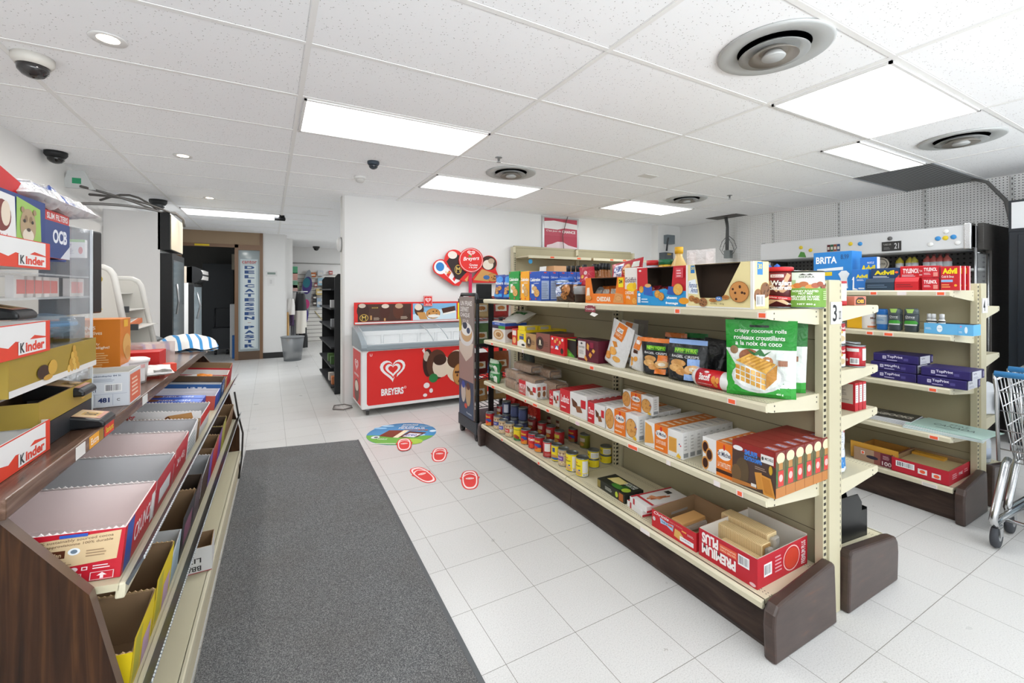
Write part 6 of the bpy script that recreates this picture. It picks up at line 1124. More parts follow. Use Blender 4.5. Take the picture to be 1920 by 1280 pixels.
cutcarton('cheese_cracker_carton', w, .17, h, '#c4202c', (.22, .24, .72, .76, .40), {'front': [('r', 0, 0, 1, .38, '#2b97d6'), ('p', [(.34, .38), (.44, .40), (.60, .44), (.7, .38)], '#2b97d6'), ('e', .07, .92, .03, .025, '#e9dada'), ('t', 'cheese', .63, .18, .83, .25, '#f2f5f8', {'bold': .05}), ('t', 'fromage', .61, .03, .85, .11, '#f2f5f8', {'bold': .05}), ('k', .10, .42, .05, .09, '#e0a53c', '#c98a2c'), ('p', [(.16, .28), (.15, .5), (.33, .5), (.35, .24)], '#2f5fb5'), ('e', .25, .52, .07, .05, '#dba76b'), ('k', .45, .30, .06, .1, '#d9963c', '#e8c06a'), ('k', .53, .24, .06, .1, '#d08b36', '#e8c06a'), ('p', [(.65, .30), (.68, .5), (.8, .48), (.8, .28)], '#2a58ad'), ('k', .86, .42, .09, .14, '#e2a94e', '#d8c070'), ('e', .97, .14, .09, .08, '#e89b25'), ('e', .07, .28, .03, .04, '#e8eef2'), ('r', .04, .06, .1, .22, '#d2e2ee'), ('l', .12, .06, .3, .2, 2, '#d2e2ee'), ('r', .82, .7, .96, .95, '#cf4a54'), ('l', .84, .72, .94, .92, 3, '#e8b4b8')]}, (cx, cy, S1), FX, label='red and blue cheese cracker display carton with open window', cat='display box')
for i, (px, c) in enumerate(((1222, '#8f2030'), (1238, '#b03442'), (1252, '#5a3a80'), (1262, '#9a2230'))):
    bag('cracker_pouch', .08, .08, .03, c, [('e', .5, .5, .3, .2, '#c98a6a')], (1.69+.015*i, yx(px, 1.7), S1+.03), FX+.3*(i-1), kind='pillow', lean=-.6, seed=i+3, label='small %s cracker pouch in the red and blue carton' % ('dark red', 'red', 'purple', 'wine red')[i], cat='pouch', group='pouches in the cheese carton')
w, (cx, cy) = put_x(1.625, 1287, 1412, .10); h = zx(1350, 493, 1.625)-S1; hh = zx(1290, 497, 1.625)-S1
fam = cutcarton('cookie_display_carton', w, .10, h, '#e8d9a0', (.14, .23, .58, .84, .22), {'front': [('r', .0, .0, 1, .03, '#eceae6'), ('r', .965, 0, 1, 1, '#eceae6'), ('r', .0, .0, .03, 1, '#eceae6'), ('r', .08, .8, .145, .98, '#2f7ec0'), ('t', '30', .09, .88, .14, .95, '#e9d24a'), ('p', [(.04, .32), (.04, .62), (.16, .66), (.2, .3)], '#e6ecf2'), ('t', 'Famous', .05, .46, .185, .58, '#2a4f8c', {'slant': .1}), ('t', 'Amos', .08, .34, .195, .46, '#2a4f8c', {'slant': .1}),
    ('k', .1, .2, .05, .07, '#b9793e'), ('k', .18, .16, .05, .07, '#a56a36'), ('k', .29, .12, .065, .1, '#9a6a44'), ('k', .45, .17, .06, .04, '#b9793e'), ('e', .54, .21, .05, .05, '#3f6fae'), ('t', 'FA', .51, .19, .57, .23, '#e8eef4'), ('k', .64, .24, .05, .05, '#b9793e'), ('k', .83, .36, .13, .22, '#c88a4c'), ('t', '42 x 56 g   1.56 kg', .42, .07, .62, .12, '#6d5a34')],
    'right': [('r', 0, 0, .06, 1, '#eceae6'), ('r', .25, .72, .6, .99, '#2f7ec0'), ('t', '30', .3, .84, .55, .95, '#e9d24a'), ('k', .3, .28, .25, .14, '#8a5c3a'), ('k', .75, .4, .28, .16, '#7c5234'), ('b', .12, .06, .68, .3)]}, (cx, cy, S1), FX, label='cream yellow cookie display carton with big cookie and dark open window', cat='display box')
carton('cookie_carton', .10, .14, .155, '#d9c084', {'front': [('r', .15, .2, .85, .8, '#a88a4c')]}, (2.18, yx(1440, 1.9)+.0, 1.262), FX, label='yellow cookie carton half hidden behind the wafer canister', cat='cookie box')
# wafers canister and nut tin stand on the near end
def onY(px0, px1, Y): a, b_ = xy_(px0, Y), xy_(px1, Y); return abs(b_-a), (a+b_)/2
yy = 1.07; cx = 1.863; h = .163; rr = .0525
o = tin('wafer_canister', rr, h, '#541518', [('r', 0, .70, 1, .93, '#7a1a1c'), ('r', .3, .80, .62, .88, '#e8e2de'), ('t', 'Bahlsen', .34, .82, .58, .86, '#b02a26'), ('p', [(.05, .75), (.15, .85), (.5, .45), (.45, .4)], '#c7a07c'), ('p', [(.7, .92), (.82, .86), (.55, .4), (.48, .45)], '#c9a17a'), ('p', [(.92, .74), (1, .66), (.6, .38), (.52, .4)], '#bf9570'), ('t', 'Wafers', .30, .58, .84, .72, '#f4efe9', {'bold': .03}), ('t', 'Gaufrettes', .26, .46, .94, .58, '#f4efe9', {'bold': .03}), ('p', [(.0, .24), (.0, .34), (.92, .25), (.9, .17)], '#c0242a'), ('t', 'Chocolate cream', .1, .27, .7, .31, '#f0e0dc', {'rise': -.06}), ('p', [(.05, .05), (.3, .2), (.5, .18), (.2, .02)], '#c9a27d'), ('p', [(.4, .18), (.6, .2), (.75, .1), (.7, .05)], '#d8b48c'), ('t', '400 g', .7, .05, .85, .1, '#eee')], (cx, yy, S1), rz=-YAW-.55, span=2.9, top=mat('#c61f24', .3), label='dark red rolled wafers canister with red lid on the top shelf', cat='canister')
MB().lathe([(rr*1.02, h-.012), (rr*1.02, h+.004), (rr*.95, h+.006), (0, h+.004)], mat('#c61f24', .3), 32).build('lid', o)
cx2 = 1.918; h2_ = .152
nu = tin('nut_tin', .047, h2_, '#6c9a34', [('r', 0, .52, 1, 1, '#a9c48c'), ('r', .35, .6, 1, 1, '#e2e3d8'), ('e', .3, .9, .2, .12, '#dfe8d8'), ('r', .04, .62, .2, .85, '#c4623c'), ('p', [(.4, .92), (.46, .97), (.52, .93), (.58, .97), (.64, .92)], '#4a4a44'), ('t', 'SIERRA', .4, .84, .66, .9, '#5b5a52')]+[('e', .1+.095*i, .62+.05*math.sin(i*2.1), .075, .075, c) for i, c in enumerate(('#d9863a', '#8a4a2c', '#e0a04a', '#c9702c', '#b5683a', '#d9924a', '#a8583a', '#96492e', '#8c4630'))]+[('r', 0, 0, 1, .54, '#6c9a34'), ('t', 'HONEY ROASTED', .3, .43, .72, .49, '#eef3e2', {'bold': .03}), ('t', 'NUT MIX', .40, .36, .62, .42, '#eef3e2', {'bold': .03}), ('t', 'MELANGE DE NOIX', .28, .27, .74, .33, '#eef3e2', {'bold': .03}), ('t', 'GRILLEES AU MIEL', .28, .20, .74, .26, '#eef3e2', {'bold': .03}), ('t', 'NET 850 g', .38, .05, .66, .11, '#eef3e2', {'bold': .03}), ('r', .0, .4, .24, .5, '#e8ece0'), ('l', .82, .2, .98, .48, 5, '#c4d6a4')], (cx2, 1.003, S1), rz=-YAW-.45, span=2.9, sx=1.55, top=mat('#26261f', .4), label='wide green and white honey roasted nut mix tin beside the end post', cat='tin')
# -- items on the far side top shelf of number 3, seen over the cartons
o = bottle('oil_bottle', .052, .335, '#e0c07c', '#d8a51e', (2.22, yx(1273, 2.22), 1.2605), nk=.42, labcol='#e8dcc0', label='large clear oil bottle with yellow cap behind the cartons', cat='bottle')
for px, c, l in ((1226, '#c9282c', 'red'), (1249, '#1f6a45', 'green')):
    o = MB().lathe([(.045, 0), (.048, .01), (.048, .215), (.04, .235)], mat('#d8b23c' if c[1] == '1' else '#b9c3d2', .2), 20).build('lidded_jar', None, (2.2, yx(px, 2.2), 1.2605), label='jar with a %s lid behind the display cartons' % l, cat='jar', group='jars on the far side top shelf'); MB().lathe([(.047, .23), (.047, .262), (0, .264)], mat(c, .35), 20).build('lid', o)
for i, px in enumerate((1066, 1075, 1084, 1096, 1115, 1121, 1128, 1134, 1140)):
    xx = 2.2+.03*(i % 3); o = MB().lathe([(.028, 0), (.03, .01), (.03, .11), (.014, .15), (.014, .17)], mat('#8a5326' if i > 3 else '#6a4a30', .15), 14).build('sauce_bottle', None, (xx, yx(px, xx), 1.2605), label='brown sauce bottle with black cap behind the snack cartons, %s from the left' % ORD[i].replace('front', 'first'), cat='bottle', group='sauce bottles with black caps'); MB().lathe([(.016, .165), (.017, .2), (0, .202)], M_BLACK, 14).build('cap', o); o.scale = (1.15, 1.15, 1.36)
bag('clear_packet', .17, .31, .06, '#dcdad9', [('r', .1, .1, .35, .95, '#e9e4e3'), ('r', .7, .1, .95, .95, '#e9e4e3'), ('r', .35, .3, .7, .6, '#aab0b6')], (2.25, yx(1315, 2.25), 1.2605), FX+.2, seed=9, label='clear and white standing packet beside the oil bottle', cat='packet')
bag('white_pouch', .11, .28, .05, '#d6d4d2', [('r', .1, 0, .9, .3, '#c9403a')], (2.13, 3.30, 1.2605), FX, seed=4, label='white and red pouch behind the blue cookie boxes', cat='pouch')
o = MB().box(-.12, -.2, 0, .12, .2, .24, mat('#d9a87c', .6)).box(-.121, -.2, .1, -.12, .2, .115, '#b98a5e').build('wooden_crate', None, (3.55, 5.02, 1.42), (0, 0, -FX), label='light wooden crate on the wall shelving', cat='crate')
o = MB().box(-.12, -.25, 0, .12, .25, .24, mat('#d39a6c', .6)).build('wooden_crate', None, (4.02, 5.02, 1.42), (0, 0, -FX), label='darker wooden crate to the right on the wall shelving', cat='crate')
MB().lathe([(.03, -.003), (.03, .003)], '#2f86b5', 20, axis='y').build('round_blue_tag', None, (xy_(994, 4.98), 4.972, zy(994, 490, 4.98)), label='small round blue tag hanging on the wall shelving edge', cat='tag')
# -- second shelf
qk = {'front': [('r', 0, .82, 1, .97, '#2f55a8'), ('t', 'QUAKER', .2, .86, .6, .93, '#e3e8f2'), ('r', 0, .66, .5, .82, '#3a2c40'), ('r', .5, .66, 1, .82, '#4a9440'), ('e', .5, .36, .4, .26, '#c9a070'), ('e', .5, .36, .3, .18, '#e3cfae'), ('k', .5, .36, .2, .12, '#b98850')], 'right': [('r', 0, .82, 1, .97, '#2f55a8'), ('r', 0, .66, 1, .82, '#8a2432'), ('e', .4, .35, .3, .2, '#7a3a24'), ('e', .6, .2, .25, .15, '#a85438')]}
gb('cereal_carton', 923, 947, 1.64, S2, 605, .2, '#dcd8d4', qk, 'large variety oatmeal carton on the second snack shelf', cat='cereal box')
bag('green_white_bag', .26, .2, .1, '#dcdedb', [('p', [(.2, .2), (.9, .5), (.9, .7), (.2, .4)], '#2c7a48')], (1.74, 3.2, S2+.155), FX, kind='pillow', lean=-1.25, seed=2, label='white bag with green stripe lying on the oatmeal carton', cat='bag')
gb('red_snack_carton', 960, 969, 1.65, S2, 617, .1, '#cf3a2a', {'front': [('r', .1, .6, .9, .9, '#e8ded6'), ('e', .5, .3, .35, .2, '#e8b070')]}, 'thin red carton beside the oatmeal carton', cat='box')
yc = gb('yellow_biscuit_box', 970, 986, 1.645, S2, 621, .075, '#edd01f', {'front': [('t', 'TIM', .3, .7, .75, .8, '#3a4a8c'), ('r', .25, .45, .75, .66, '#49598c'), ('r', 0, 0, 1, .3, '#e9e4dc'), ('e', .5, .3, .35, .12, '#f0ece4'), ('e', .7, .12, .2, .07, '#2c2a28')], 'top': [('r', .1, .2, .9, .8, '#d8c040')], 'right': [('r', .1, .1, .9, .8, '#d4bb28')]}, 'yellow biscuit box at the front of its row on the second shelf', cat='biscuit box', group='yellow biscuit boxes in a row')
for i in range(1, 5): dup(yc, (yc.location.x+.077*i, yc.location.y, S2), None, 'yellow biscuit box, %s going back in its row' % ORD[i])
zt3 = zx(986, 621, 1.645)
yt = carton('yellow_flat_box', .10, .11, .033, '#e8cc24', {'top': [('r', .1, .1, .9, .9, '#c9c2b0')], 'right': [('r', .15, .2, .8, .8, '#b9b4a4')]}, (1.70, yc.location.y, zt3+.001), FX, label='flat yellow box lying on top of the front yellow biscuit box', cat='biscuit box', group='flat yellow boxes on top')
dup(yt, (1.82, yc.location.y, zt3+.001), None, 'flat yellow box lying farther back on the yellow row')
for a, b_, c, c2, l in ((986, 1005, '#b08a5c', '#6b4a30', 'tan'), (1005, 1031, '#8a5348', '#4a2a24', 'dark brown')):
    o = gb('cup_cake_carton', a, b_, 1.635, S2, 627, .1, c, {'front': [('e', .3, .45, .28, .36, c2), ('e', .3, .45, .2, .26, '#2c201c'), ('e', .3, .5, .06, .14, '#e6dcc0'), ('t', 'Lentils', .2, .32, .42, .42, '#e6dcc0'), ('l', .6, .3, .95, .6, 3, '#6d4a38')], 'top': [('r', 0, 0, 1, 1, '#2e241f')]}, l+' dessert carton with round picture on the second shelf', cat='box', group='dessert cartons')
    dup(o, (o.location.x+.102, o.location.y, S2), None, l+' dessert carton, behind the front one of its kind')
gb('red_cookie_box', 1032, 1058, 1.635, S2, 633, .10, '#d11f26', {'front': [('e', .15, .85, .06, .07, '#eee'), ('e', .35, .72, .08, .1, '#e2a85c'), ('e', .5, .85, .08, .08, '#d9974c'), ('e', .7, .7, .07, .1, '#e2a85c'), ('e', .88, .85, .07, .08, '#eee'), ('e', .6, .55, .06, .07, '#c98c4a'), ('r', .36, .3, .6, .5, '#3b6fb5'), ('p', [(.34, .3), (.48, .5), (.62, .3)], '#e8eef2'), ('l', .05, .3, .28, .45, 3, '#f2d4d4'), ('e', .85, .25, .1, .16, '#3a2a22')], 'top': [('r', 0, 0, 1, 1, '#5a1c1c')]}, 'bright red cookie box with small pictures on the second shelf', cat='cookie box')
gb('black_green_box', 1058, 1080, 1.66, S2, 637, .12, '#2a2725', {'front': [('p', [(0, 0), (0, .9), (.2, .5), (.9, .05), (.9, 0)], '#4f9a34'), ('e', .15, .12, .12, .08, '#dcd02a'), ('e', .5, .12, .12, .08, '#7ab84a'), ('r', 0, .94, 1, 1, '#9fb04a')]}, 'black and green box right of the bright red box', cat='box')
gb('granola_box', 1080, 1086, 1.67, S2, 643, .1, '#7a2a1c', {'front': [('e', .5, .5, .4, .3, '#c8703a')]}, 'thin brown red box before the maroon cheese crisp box', cat='box')
gb('cheese_crisp_box', 1083, 1122, 1.635, S2, 640, .11, '#5e1a2c', {'front': [('r', .03, .12, .40, .9, '#d8d4cf'), ('e', .2, .8, .05, .05, '#444'), ('t', 'KII NATURALS', .07, .58, .35, .68, '#3a3634'), ('l', .08, .3, .34, .5, 4, '#8a8680'), ('p', [(.45, .6), (.48, .85), (.58, .75), (.55, .5)], '#d9a040'), ('p', [(.55, .3), (.62, .45), (.72, .35), (.64, .18)], '#d89438'), ('p', [(.7, .5), (.76, .62), (.86, .55), (.8, .42)], '#e0a848'), ('r', .62, .65, .78, .9, '#8a1f3c'), ('p', [(.34, .12), (.38, .3), (.5, .1), (.46, .0)], '#d9984a')], 'top': [('r', 0, 0, 1, 1, '#2a1216')]}, 'maroon cheese crisp box with white label on the second shelf', cat='box')
wb = [('p', [(.30, .98), (.72, .98), (.66, .62), (.20, .62)], '#df7a28'), ('r', .3, .78, .58, .88, '#f0ebe6'), ('t', 'ITALIAN', .32, .8, .56, .86, '#4a4a5a'), ('t', 'TARALLI', .24, .68, .6, .76, '#f2d8bc'), ('p', [(.22, .52), (.42, .56), (.55, .48), (.4, .42)], '#d98a34'), ('e', .40, .34, .2, .08, '#dfa04a'), ('e', .25, .2, .18, .08, '#d98f3c'), ('e', .66, .22, .16, .06, '#e0a656')]
gbag('cracker_bag', 1122, 1160, 1.635, S2, 600, .08, '#dcdbda', wb, 'white and orange cracker bag leaning forward, nearest the maroon box', roll=.36, taper=.1, seed=1, group='white and orange cracker bags')
gbag('cracker_bag', 1150, 1180, 1.77, S2, 602, .09, '#d3d0cd', wb, 'white and orange cracker bag standing behind the leaning one', roll=.14, seed=2, group='white and orange cracker bags')
gbag('cracker_bag', 1170, 1196, 1.65, S2, 629, .09, '#d8d6d4', wb[:2]+[('r', .3, .5, .6, .6, '#4a2a1c'), ('e', .3, .3, .12, .07, '#dc983c'), ('e', .55, .35, .12, .07, '#dc983c'), ('e', .35, .18, .12, .06, '#e0a040'), ('e', .4, .08, .05, .03, '#444')], 'shorter white and orange cracker bag beside the black bags', roll=.2, taper=.1, seed=3, group='white and orange cracker bags')
gbag('grey_bag', 1178, 1205, 1.87, S2, 600, .08, '#8a857e', [('r', .2, .2, .8, .9, '#958f86')], 'plain greyish bag at the back of the second shelf', seed=4)
def bagel(px0, px1, X, top, acc, lab, seed, full=True):
    sp = [('r', .2, .68, .8, .80, '#4a9a24'), ('r', .2, .70, .8, .72, '#1c1d1e'), ('t', 'NEW YORK', .22, .70, .78, .79, '#9ad03c', {'bold': .05}), ('t', 'BAGEL CRISPS', .14, .57, .84, .63, '#d8d8d8'), ('e', .34, .44, .2, .09, '#c99455'), ('e', .30, .32, .2, .09, '#d9a868'), ('e', .48, .24, .18, .08, '#c98f50'), ('r', .58, .38, .86, .56, acc), ('e', .72, .32, .2, .1, '#dfae74'), ('e', .72, .32, .1, .05, '#e8ddc8'), ('r', .52, .06, .84, .2, acc)]
    return gbag('bagel_crisp_bag', px0, px1, X, S2, top, .12, '#232527', sp, lab, group='black bagel crisp bags', seed=seed, band=(.92, acc if acc[1] != '9' else '#7fa3dc'), rough=.25, wr=.006, taper=.3, rz=FX+.25)
bagel(1184, 1207, 1.69, 632, '#c9662c', 'black bagel crisp bag at the left, half hidden behind the orange topped one', 1)
bagel(1194, 1243, 1.63, 635, '#e07a30', 'black bagel crisp bag with orange top in front', 2)
bagel(1236, 1270, 1.76, 625, '#b5622c', 'black bagel crisp bag with brown top in the back', 3)
bagel(1243, 1304, 1.63, 638, '#8fb0e4', 'black bagel crisp bag with pale blue top in front', 4)
bagel(1270, 1308, 1.79, 626, '#1f6a35', 'black bagel crisp bag with green top in the back', 5)
gbag('black_bag', 1300, 1346, 1.80, S2, 636, .12, '#1c1e20', [('r', .2, .3, .6, .8, '#2a2d30')], 'plain black bag behind the red biscuit roll', seed=6, roll=.05)
# biscuit roll lying
y0, y1 = yx(1296, 1.64), yx(1370, 1.64); Lr = y0-y1
ro = MB().lathe([(0, -Lr/2), (.03, -Lr/2+.002), (.038, -Lr/2+.015), (.038, Lr/2-.02), (.026, Lr/2-.003), (0, Lr/2)], mat('#dfdcda', .25), 24, axis='y').build('biscuit_roll', None, (1.665, (y0+y1)/2, S2+.0385), label='red and white rolled pack of caramelised biscuits lying on its side', cat='biscuit roll')
MB().lathe([(.0386, -Lr*.28), (.0386, Lr*.34)], mat('#c81e26', .3), 24, axis='y').build('red_band', ro)
art(ro, lambda u, v, off=0: (-(.0388+off)*math.cos((v-.5)*2.2), Lr*.34-u*Lr*.62, (.0388+off)*math.sin((v-.5)*2.2)), [('t', 'Biscoff', .16, .45, .62, .8, '#f5ecea', {'bold': .03}), ('e', .42, .9, .1, .06, '#e8e0de'), ('e', .76, .55, .09, .2, '#d8893a'), ('e', .92, .55, .07, .15, '#dd9444'), ('e', .84, .3, .08, .12, '#d08034'), ('t', 'ORIGINAL CARAMELISED BISCUIT', .08, .25, .7, .31, '#f0c8c6')], 'roll_print', (1, 10))
# green coconut pouches
cp = [('r', .0, .0, 1, .62, '#dbe0da'), ('r', .0, .0, 1, .14, '#2f9a34'), ('p', [(0, .0), (.12, .12), (.14, .4), (0, .6)], '#3aa23c'), ('r', .35, .905, .62, .935, '#26322a'), ('t', 'crispy coconut rolls', .13, .82, .86, .885, '#dfe6dc'), ('t', 'rouleaux croustillants', .12, .74, .84, .80, '#e3e9e0'), ('t', 'a la noix de coco', .14, .665, .80, .725, '#e3e9e0'), ('e', .12, .60, .06, .055, '#8a6a4a'), ('e', .34, .52, .15, .1, '#8c5230'), ('e', .5, .50, .15, .075, '#e3e3e0'), ('e', .5, .5, .11, .05, '#cfd2ce'), ('e', .60, .47, .08, .06, '#b97a4c'), ('p', [(.3, .62), (.42, .57), (.5, .63), (.56, .56), (.66, .61), (.56, .53), (.4, .54)], '#2c6a34'),
      ('e', .46, .26, .38, .2, '#c9cdca'), ('e', .46, .27, .34, .17, '#e2e4e1')]
for r_ in range(3):
    for q in range(6): cp.append(('p', [(.14+.075*q-.0, .22+.07*r_-.02*q), (.14+.075*q, .275+.07*r_-.02*q), (.2+.075*q, .26+.07*r_-.02*q), (.2+.075*q, .205+.07*r_-.02*q)], ('#c98f35', '#d8a548')[q % 2]))
cp += [('p', [(.14, .46), (.35, .56), (.72, .44), (.58, .31)], '#d3a040')]+[('p', [(.18+.06*q, .455-.018*q), (.38+.06*q, .545-.018*q), (.405+.06*q, .535-.018*q), (.205+.06*q, .44-.018*q)], '#b8832c') for q in range(6)]
cp += [('p', [(.58, .12), (.58, .31), (.74, .44), (.73, .25)], '#b87f30'), ('r', .72, .50, .82, .58, '#cfd6d0'), ('r', .75, .42, .88, .49, '#9c6a50'), ('t', '400 g', .72, .05, .82, .08, '#dff0dc')]
w, (cx, cy) = put_x(1.66, 1368, 1470, .09); hh = zx(1420, 598, 1.66)-S2
bag('coconut_roll_pouch', .245, .300, .085, '#238a2e', cp, (1.695, 1.045, S2+.001), FX+.55, seed=1, band=(.66, '#1f8a2c'), rough=.22, wr=.005, label='large green crispy coconut rolls pouch in front on the second shelf', cat='pouch', group='green coconut roll pouches')
bag('coconut_roll_pouch', .258, .305, .075, '#1f7a29', cp, (1.835, 1.09, S2+.001), FX+.60, seed=2, band=(.66, '#1a6a24'), rough=.22, wr=.005, label='green crispy coconut rolls pouch standing behind the front pouch', cat='pouch', group='green coconut roll pouches')
# -- third shelf
for i, (z, px, l) in enumerate(((0, 928, 'lower'), (.085, 934, 'upper'))):
    bag('rice_crisp_bag', .15, .105, .09, '#2f7a3e', [('r', .0, .75, 1, 1, '#a9b8a4'), ('t', 'Rice Crisps', .2, .35, .85, .65, '#e2ebe0', {'slant': .1}), ('e', .85, .3, .1, .3, '#dfe0d4'), ('e', .15, .2, .1, .2, '#1d5a2c')], (1.655, 3.29, S3+z), FX, kind='pillow', seed=i, label='green rice crisps bag, the %s of two on the third shelf' % l, cat='bag', group='green rice crisp bags')
bag('dark_bag', .17, .16, .1, '#2b3530', [('r', .2, .3, .8, .8, '#3c4a40')], (1.83, yx(985, 1.8), S3+.155), FX, seed=5, label='dark green bag standing behind the toast packs', cat='bag')
n = N('toasted_slices', .5); q = n.sep(n.obj); n.bump(n.noise(n.obj, 30, 3), .9, .02); M_TOAST = n.done(n.mix(n.line(q[0], .013, 0, .0026), n.mix(n.noise(n.obj, 28, 3), '#8f6238', '#c09468'), '#573620'))
n = N('clear_wrap', .08); n.b.inputs['Alpha'].default_value = .25; n.bump(n.noise(n.obj, 45, 3, .7), 1., .02); M_WRAP = n.done(n.mix(.5, '#e6e0d8', '#d8cfc2'))
def toast(px0, px1, X, z, hgt, lab, d=.11):
    w, (cx, cy) = put_x(X, px0, px1, d)
    o = MB().box(-w/2, -d/2, 0, w/2, d/2, hgt, M_TOAST).build('toast_pack', None, (cx, cy, z), (0, 0, FX), bevel=.018, label=lab, cat='toast pack', group='brown toast packs')
    MB().box(-w/2-.004, -d/2-.004, 0.0005, w/2+.004, d/2+.004, hgt+.004, M_WRAP).box(w/2+.0, -d/2+.02, .01, w/2+.03, d/2-.02, hgt*.5, M_WRAP).build('clear_film', o, bevel=.018); return o
toast(946, 968, 1.64, S3, .075, 'toast pack in clear film, bottom left of the stack'); toast(966, 992, 1.635, S3, .06, 'toast pack in clear film, bottom front beside the white biscuit boxes')
o = toast(947, 969, 1.64, S3+.081, .065, 'toast pack with a white label on top, left of the stack'); MB().box(-.04, -.03, .0705, .04, .03, .0715, '#dcd9e0').build('white_label', o)
toast(967, 1001, 1.64, S3+.066, .07, 'toast pack in the middle of the upper layer'); toast(1003, 1042, 1.72, S3+.0, .12, 'tall dark toast pack at the right rear of the stack')
toast(962, 995, 1.68, S3+.150, .06, 'toast pack on the very top of the stack, left'); toast(997, 1030, 1.76, S3+.125, .065, 'toast pack on the very top of the stack, right')
def leib(px0, px1, X, ptop, d, nrow, tx, lab):
    f = {'front': [('r', 0, 0, .40, 1, '#c5222c'), ('t', tx, .04, .42, .36, .75, '#f3e6e6', {'bold': .02}), ('l', .05, .15, .3, .3, 1, '#e9c4c4'), ('p', [(.46, .75), (.5, .4), (.7, .35), (.66, .6)], '#5c3420'), ('p', [(.6, .45), (.66, .2), (.86, .25), (.78, .5)], '#8a5634'), ('r', .80, .45, .97, .8, '#c5222c')],
         'right': [('r', .2, .6, .8, .85, '#b9483c'), ('e', .5, .35, .3, .2, '#8a5a3a'), ('l', .15, .05, .85, .15, 1, '#999')], 'top': [('r', 0, 0, .40, 1, '#b3262e'), ('l', .5, .2, .95, .8, 2, '#b5b5b5')]}
    o = gb('biscuit_box', px0, px1, X, S3, ptop, d, '#dfdddb', f, lab+', front box', cat='biscuit box', group='white and red biscuit boxes')
    for i in range(1, nrow): dup(o, (o.location.x+(d+.001)*i, o.location.y, S3), None, lab+', %s one back' % ORD[i])
    return o
leib(973, 1006, 1.633, 722, .042, 6, 'PICK UP', 'white and red biscuit box in the first row beside the toast')
leib(1030, 1048, 1.66, 737, .042, 6, 'Choco', 'white and red biscuit box in the narrow second row')
leib(1050, 1100, 1.633, 744, .044, 6, 'Leibniz', 'white and red biscuit box in the wide third row')
leib(1102, 1134, 1.633, 763, .044, 6, 'Choco', 'white and red biscuit box in the fourth row beside orange ones')
def mich(px0, px1, X, ptop, d, nrow, sub_, shape, lab, z=S3, name='galette_box'):
    kk = [('k', .12, .5, .14, .42, '#cf9650', '#b97d38'), ('k', .80, .45, .15, .36, '#d39b54', '#b97d38')] if shape == 'round' else [('p', [(.01, .1), (.03, .95), (.2, .85), (.27, .2)], '#dfa04c'), ('r', .66, .18, .86, .72, '#dca54f'), ('r', .68, .22, .84, .68, '#d09640')] if shape == 'square' else [('e', .1, .7, .12, .2, '#c98a45'), ('e', .1, .7, .09, .15, '#3a1c16'), ('e', .24, .5, .12, .2, '#c98a45'), ('e', .24, .5, .09, .15, '#3a1c16'), ('e', .1, .22, .12, .2, '#c98a45'), ('e', .1, .22, .09, .15, '#3a1c16')]
    ax, bx_ = (.29, .64) if shape != 'tart' else (.48, 1.0)
    f = {'front': kk+[('r', ax, 0, bx_, 1, '#e0741f'), ('e', (ax+bx_)/2, .66, (bx_-ax)*.42, .16, '#e9e6e4'), ('e', (ax+bx_)/2, .87, .03, .09, '#c8322c'), ('t', 'St Michel', ax+.05, .60, bx_-.05, .74, '#3a3f55', {'bold': .02}), ('t', sub_, ax+.05, .28, bx_-.05, .42, '#f3dcc6'), ('l', ax+.03, .08, bx_-.04, .2, 1, '#f0cfae')]+([('e', .93, .55, .015, .03, '#3b5a9c'), ('e', .96, .5, .015, .03, '#c33'), ('p', [(.85, .05), (.9, .2), (.97, .1), (.95, .02)], '#e2b530')] if shape != 'tart' else [('r', ax, .1, 1, .2, '#4a2a1c')]),
         'right': [('l', .25, .3, .75, .9, 5, '#b9b7b5'), ('r', .15, .06, .85, .22, '#8f9193')], 'top': [('r', ax, 0, bx_, 1, '#dc7a2a'), ('r', ax+.08, .3, bx_-.08, .7, '#e7cdb4'), ('l', .7, .3, .95, .7, 1, '#a9b0c0')]}
    o = gb(name, px0, px1, X, z, ptop, d, '#e0dfdd', f, lab+(', front one' if nrow > 1 else ''), cat='biscuit box', group='orange and white galette boxes')
    for i in range(1, nrow): dup(o, (o.location.x+(d+.001)*i, o.location.y, z), None, lab+', %s box going back' % ORD[i])
    return o
g1 = mich(1136, 1197, 1.633, 781, .044, 7, 'La Grande GALETTE', 'round', 'orange and white box with round biscuits in the left galette row')
hg = zx(1197, 781, 1.633)-S3
mich(1168, 1224, 1.70, 745, .045, 1, 'La Grande GALETTE', 'round', 'orange and white galette box standing alone on top of the row', z=S3+hg+.001)
mich(1208, 1280, 1.633, 812, .044, 8, 'LE PETIT BEURRE', 'square', 'orange and white box with square biscuits in the middle galette row')
mich(1317, 1374, 1.633, 836, .047, 5, 'LA TARTELETTE', 'tart', 'orange and white box with dark tartlets in the right galette row')
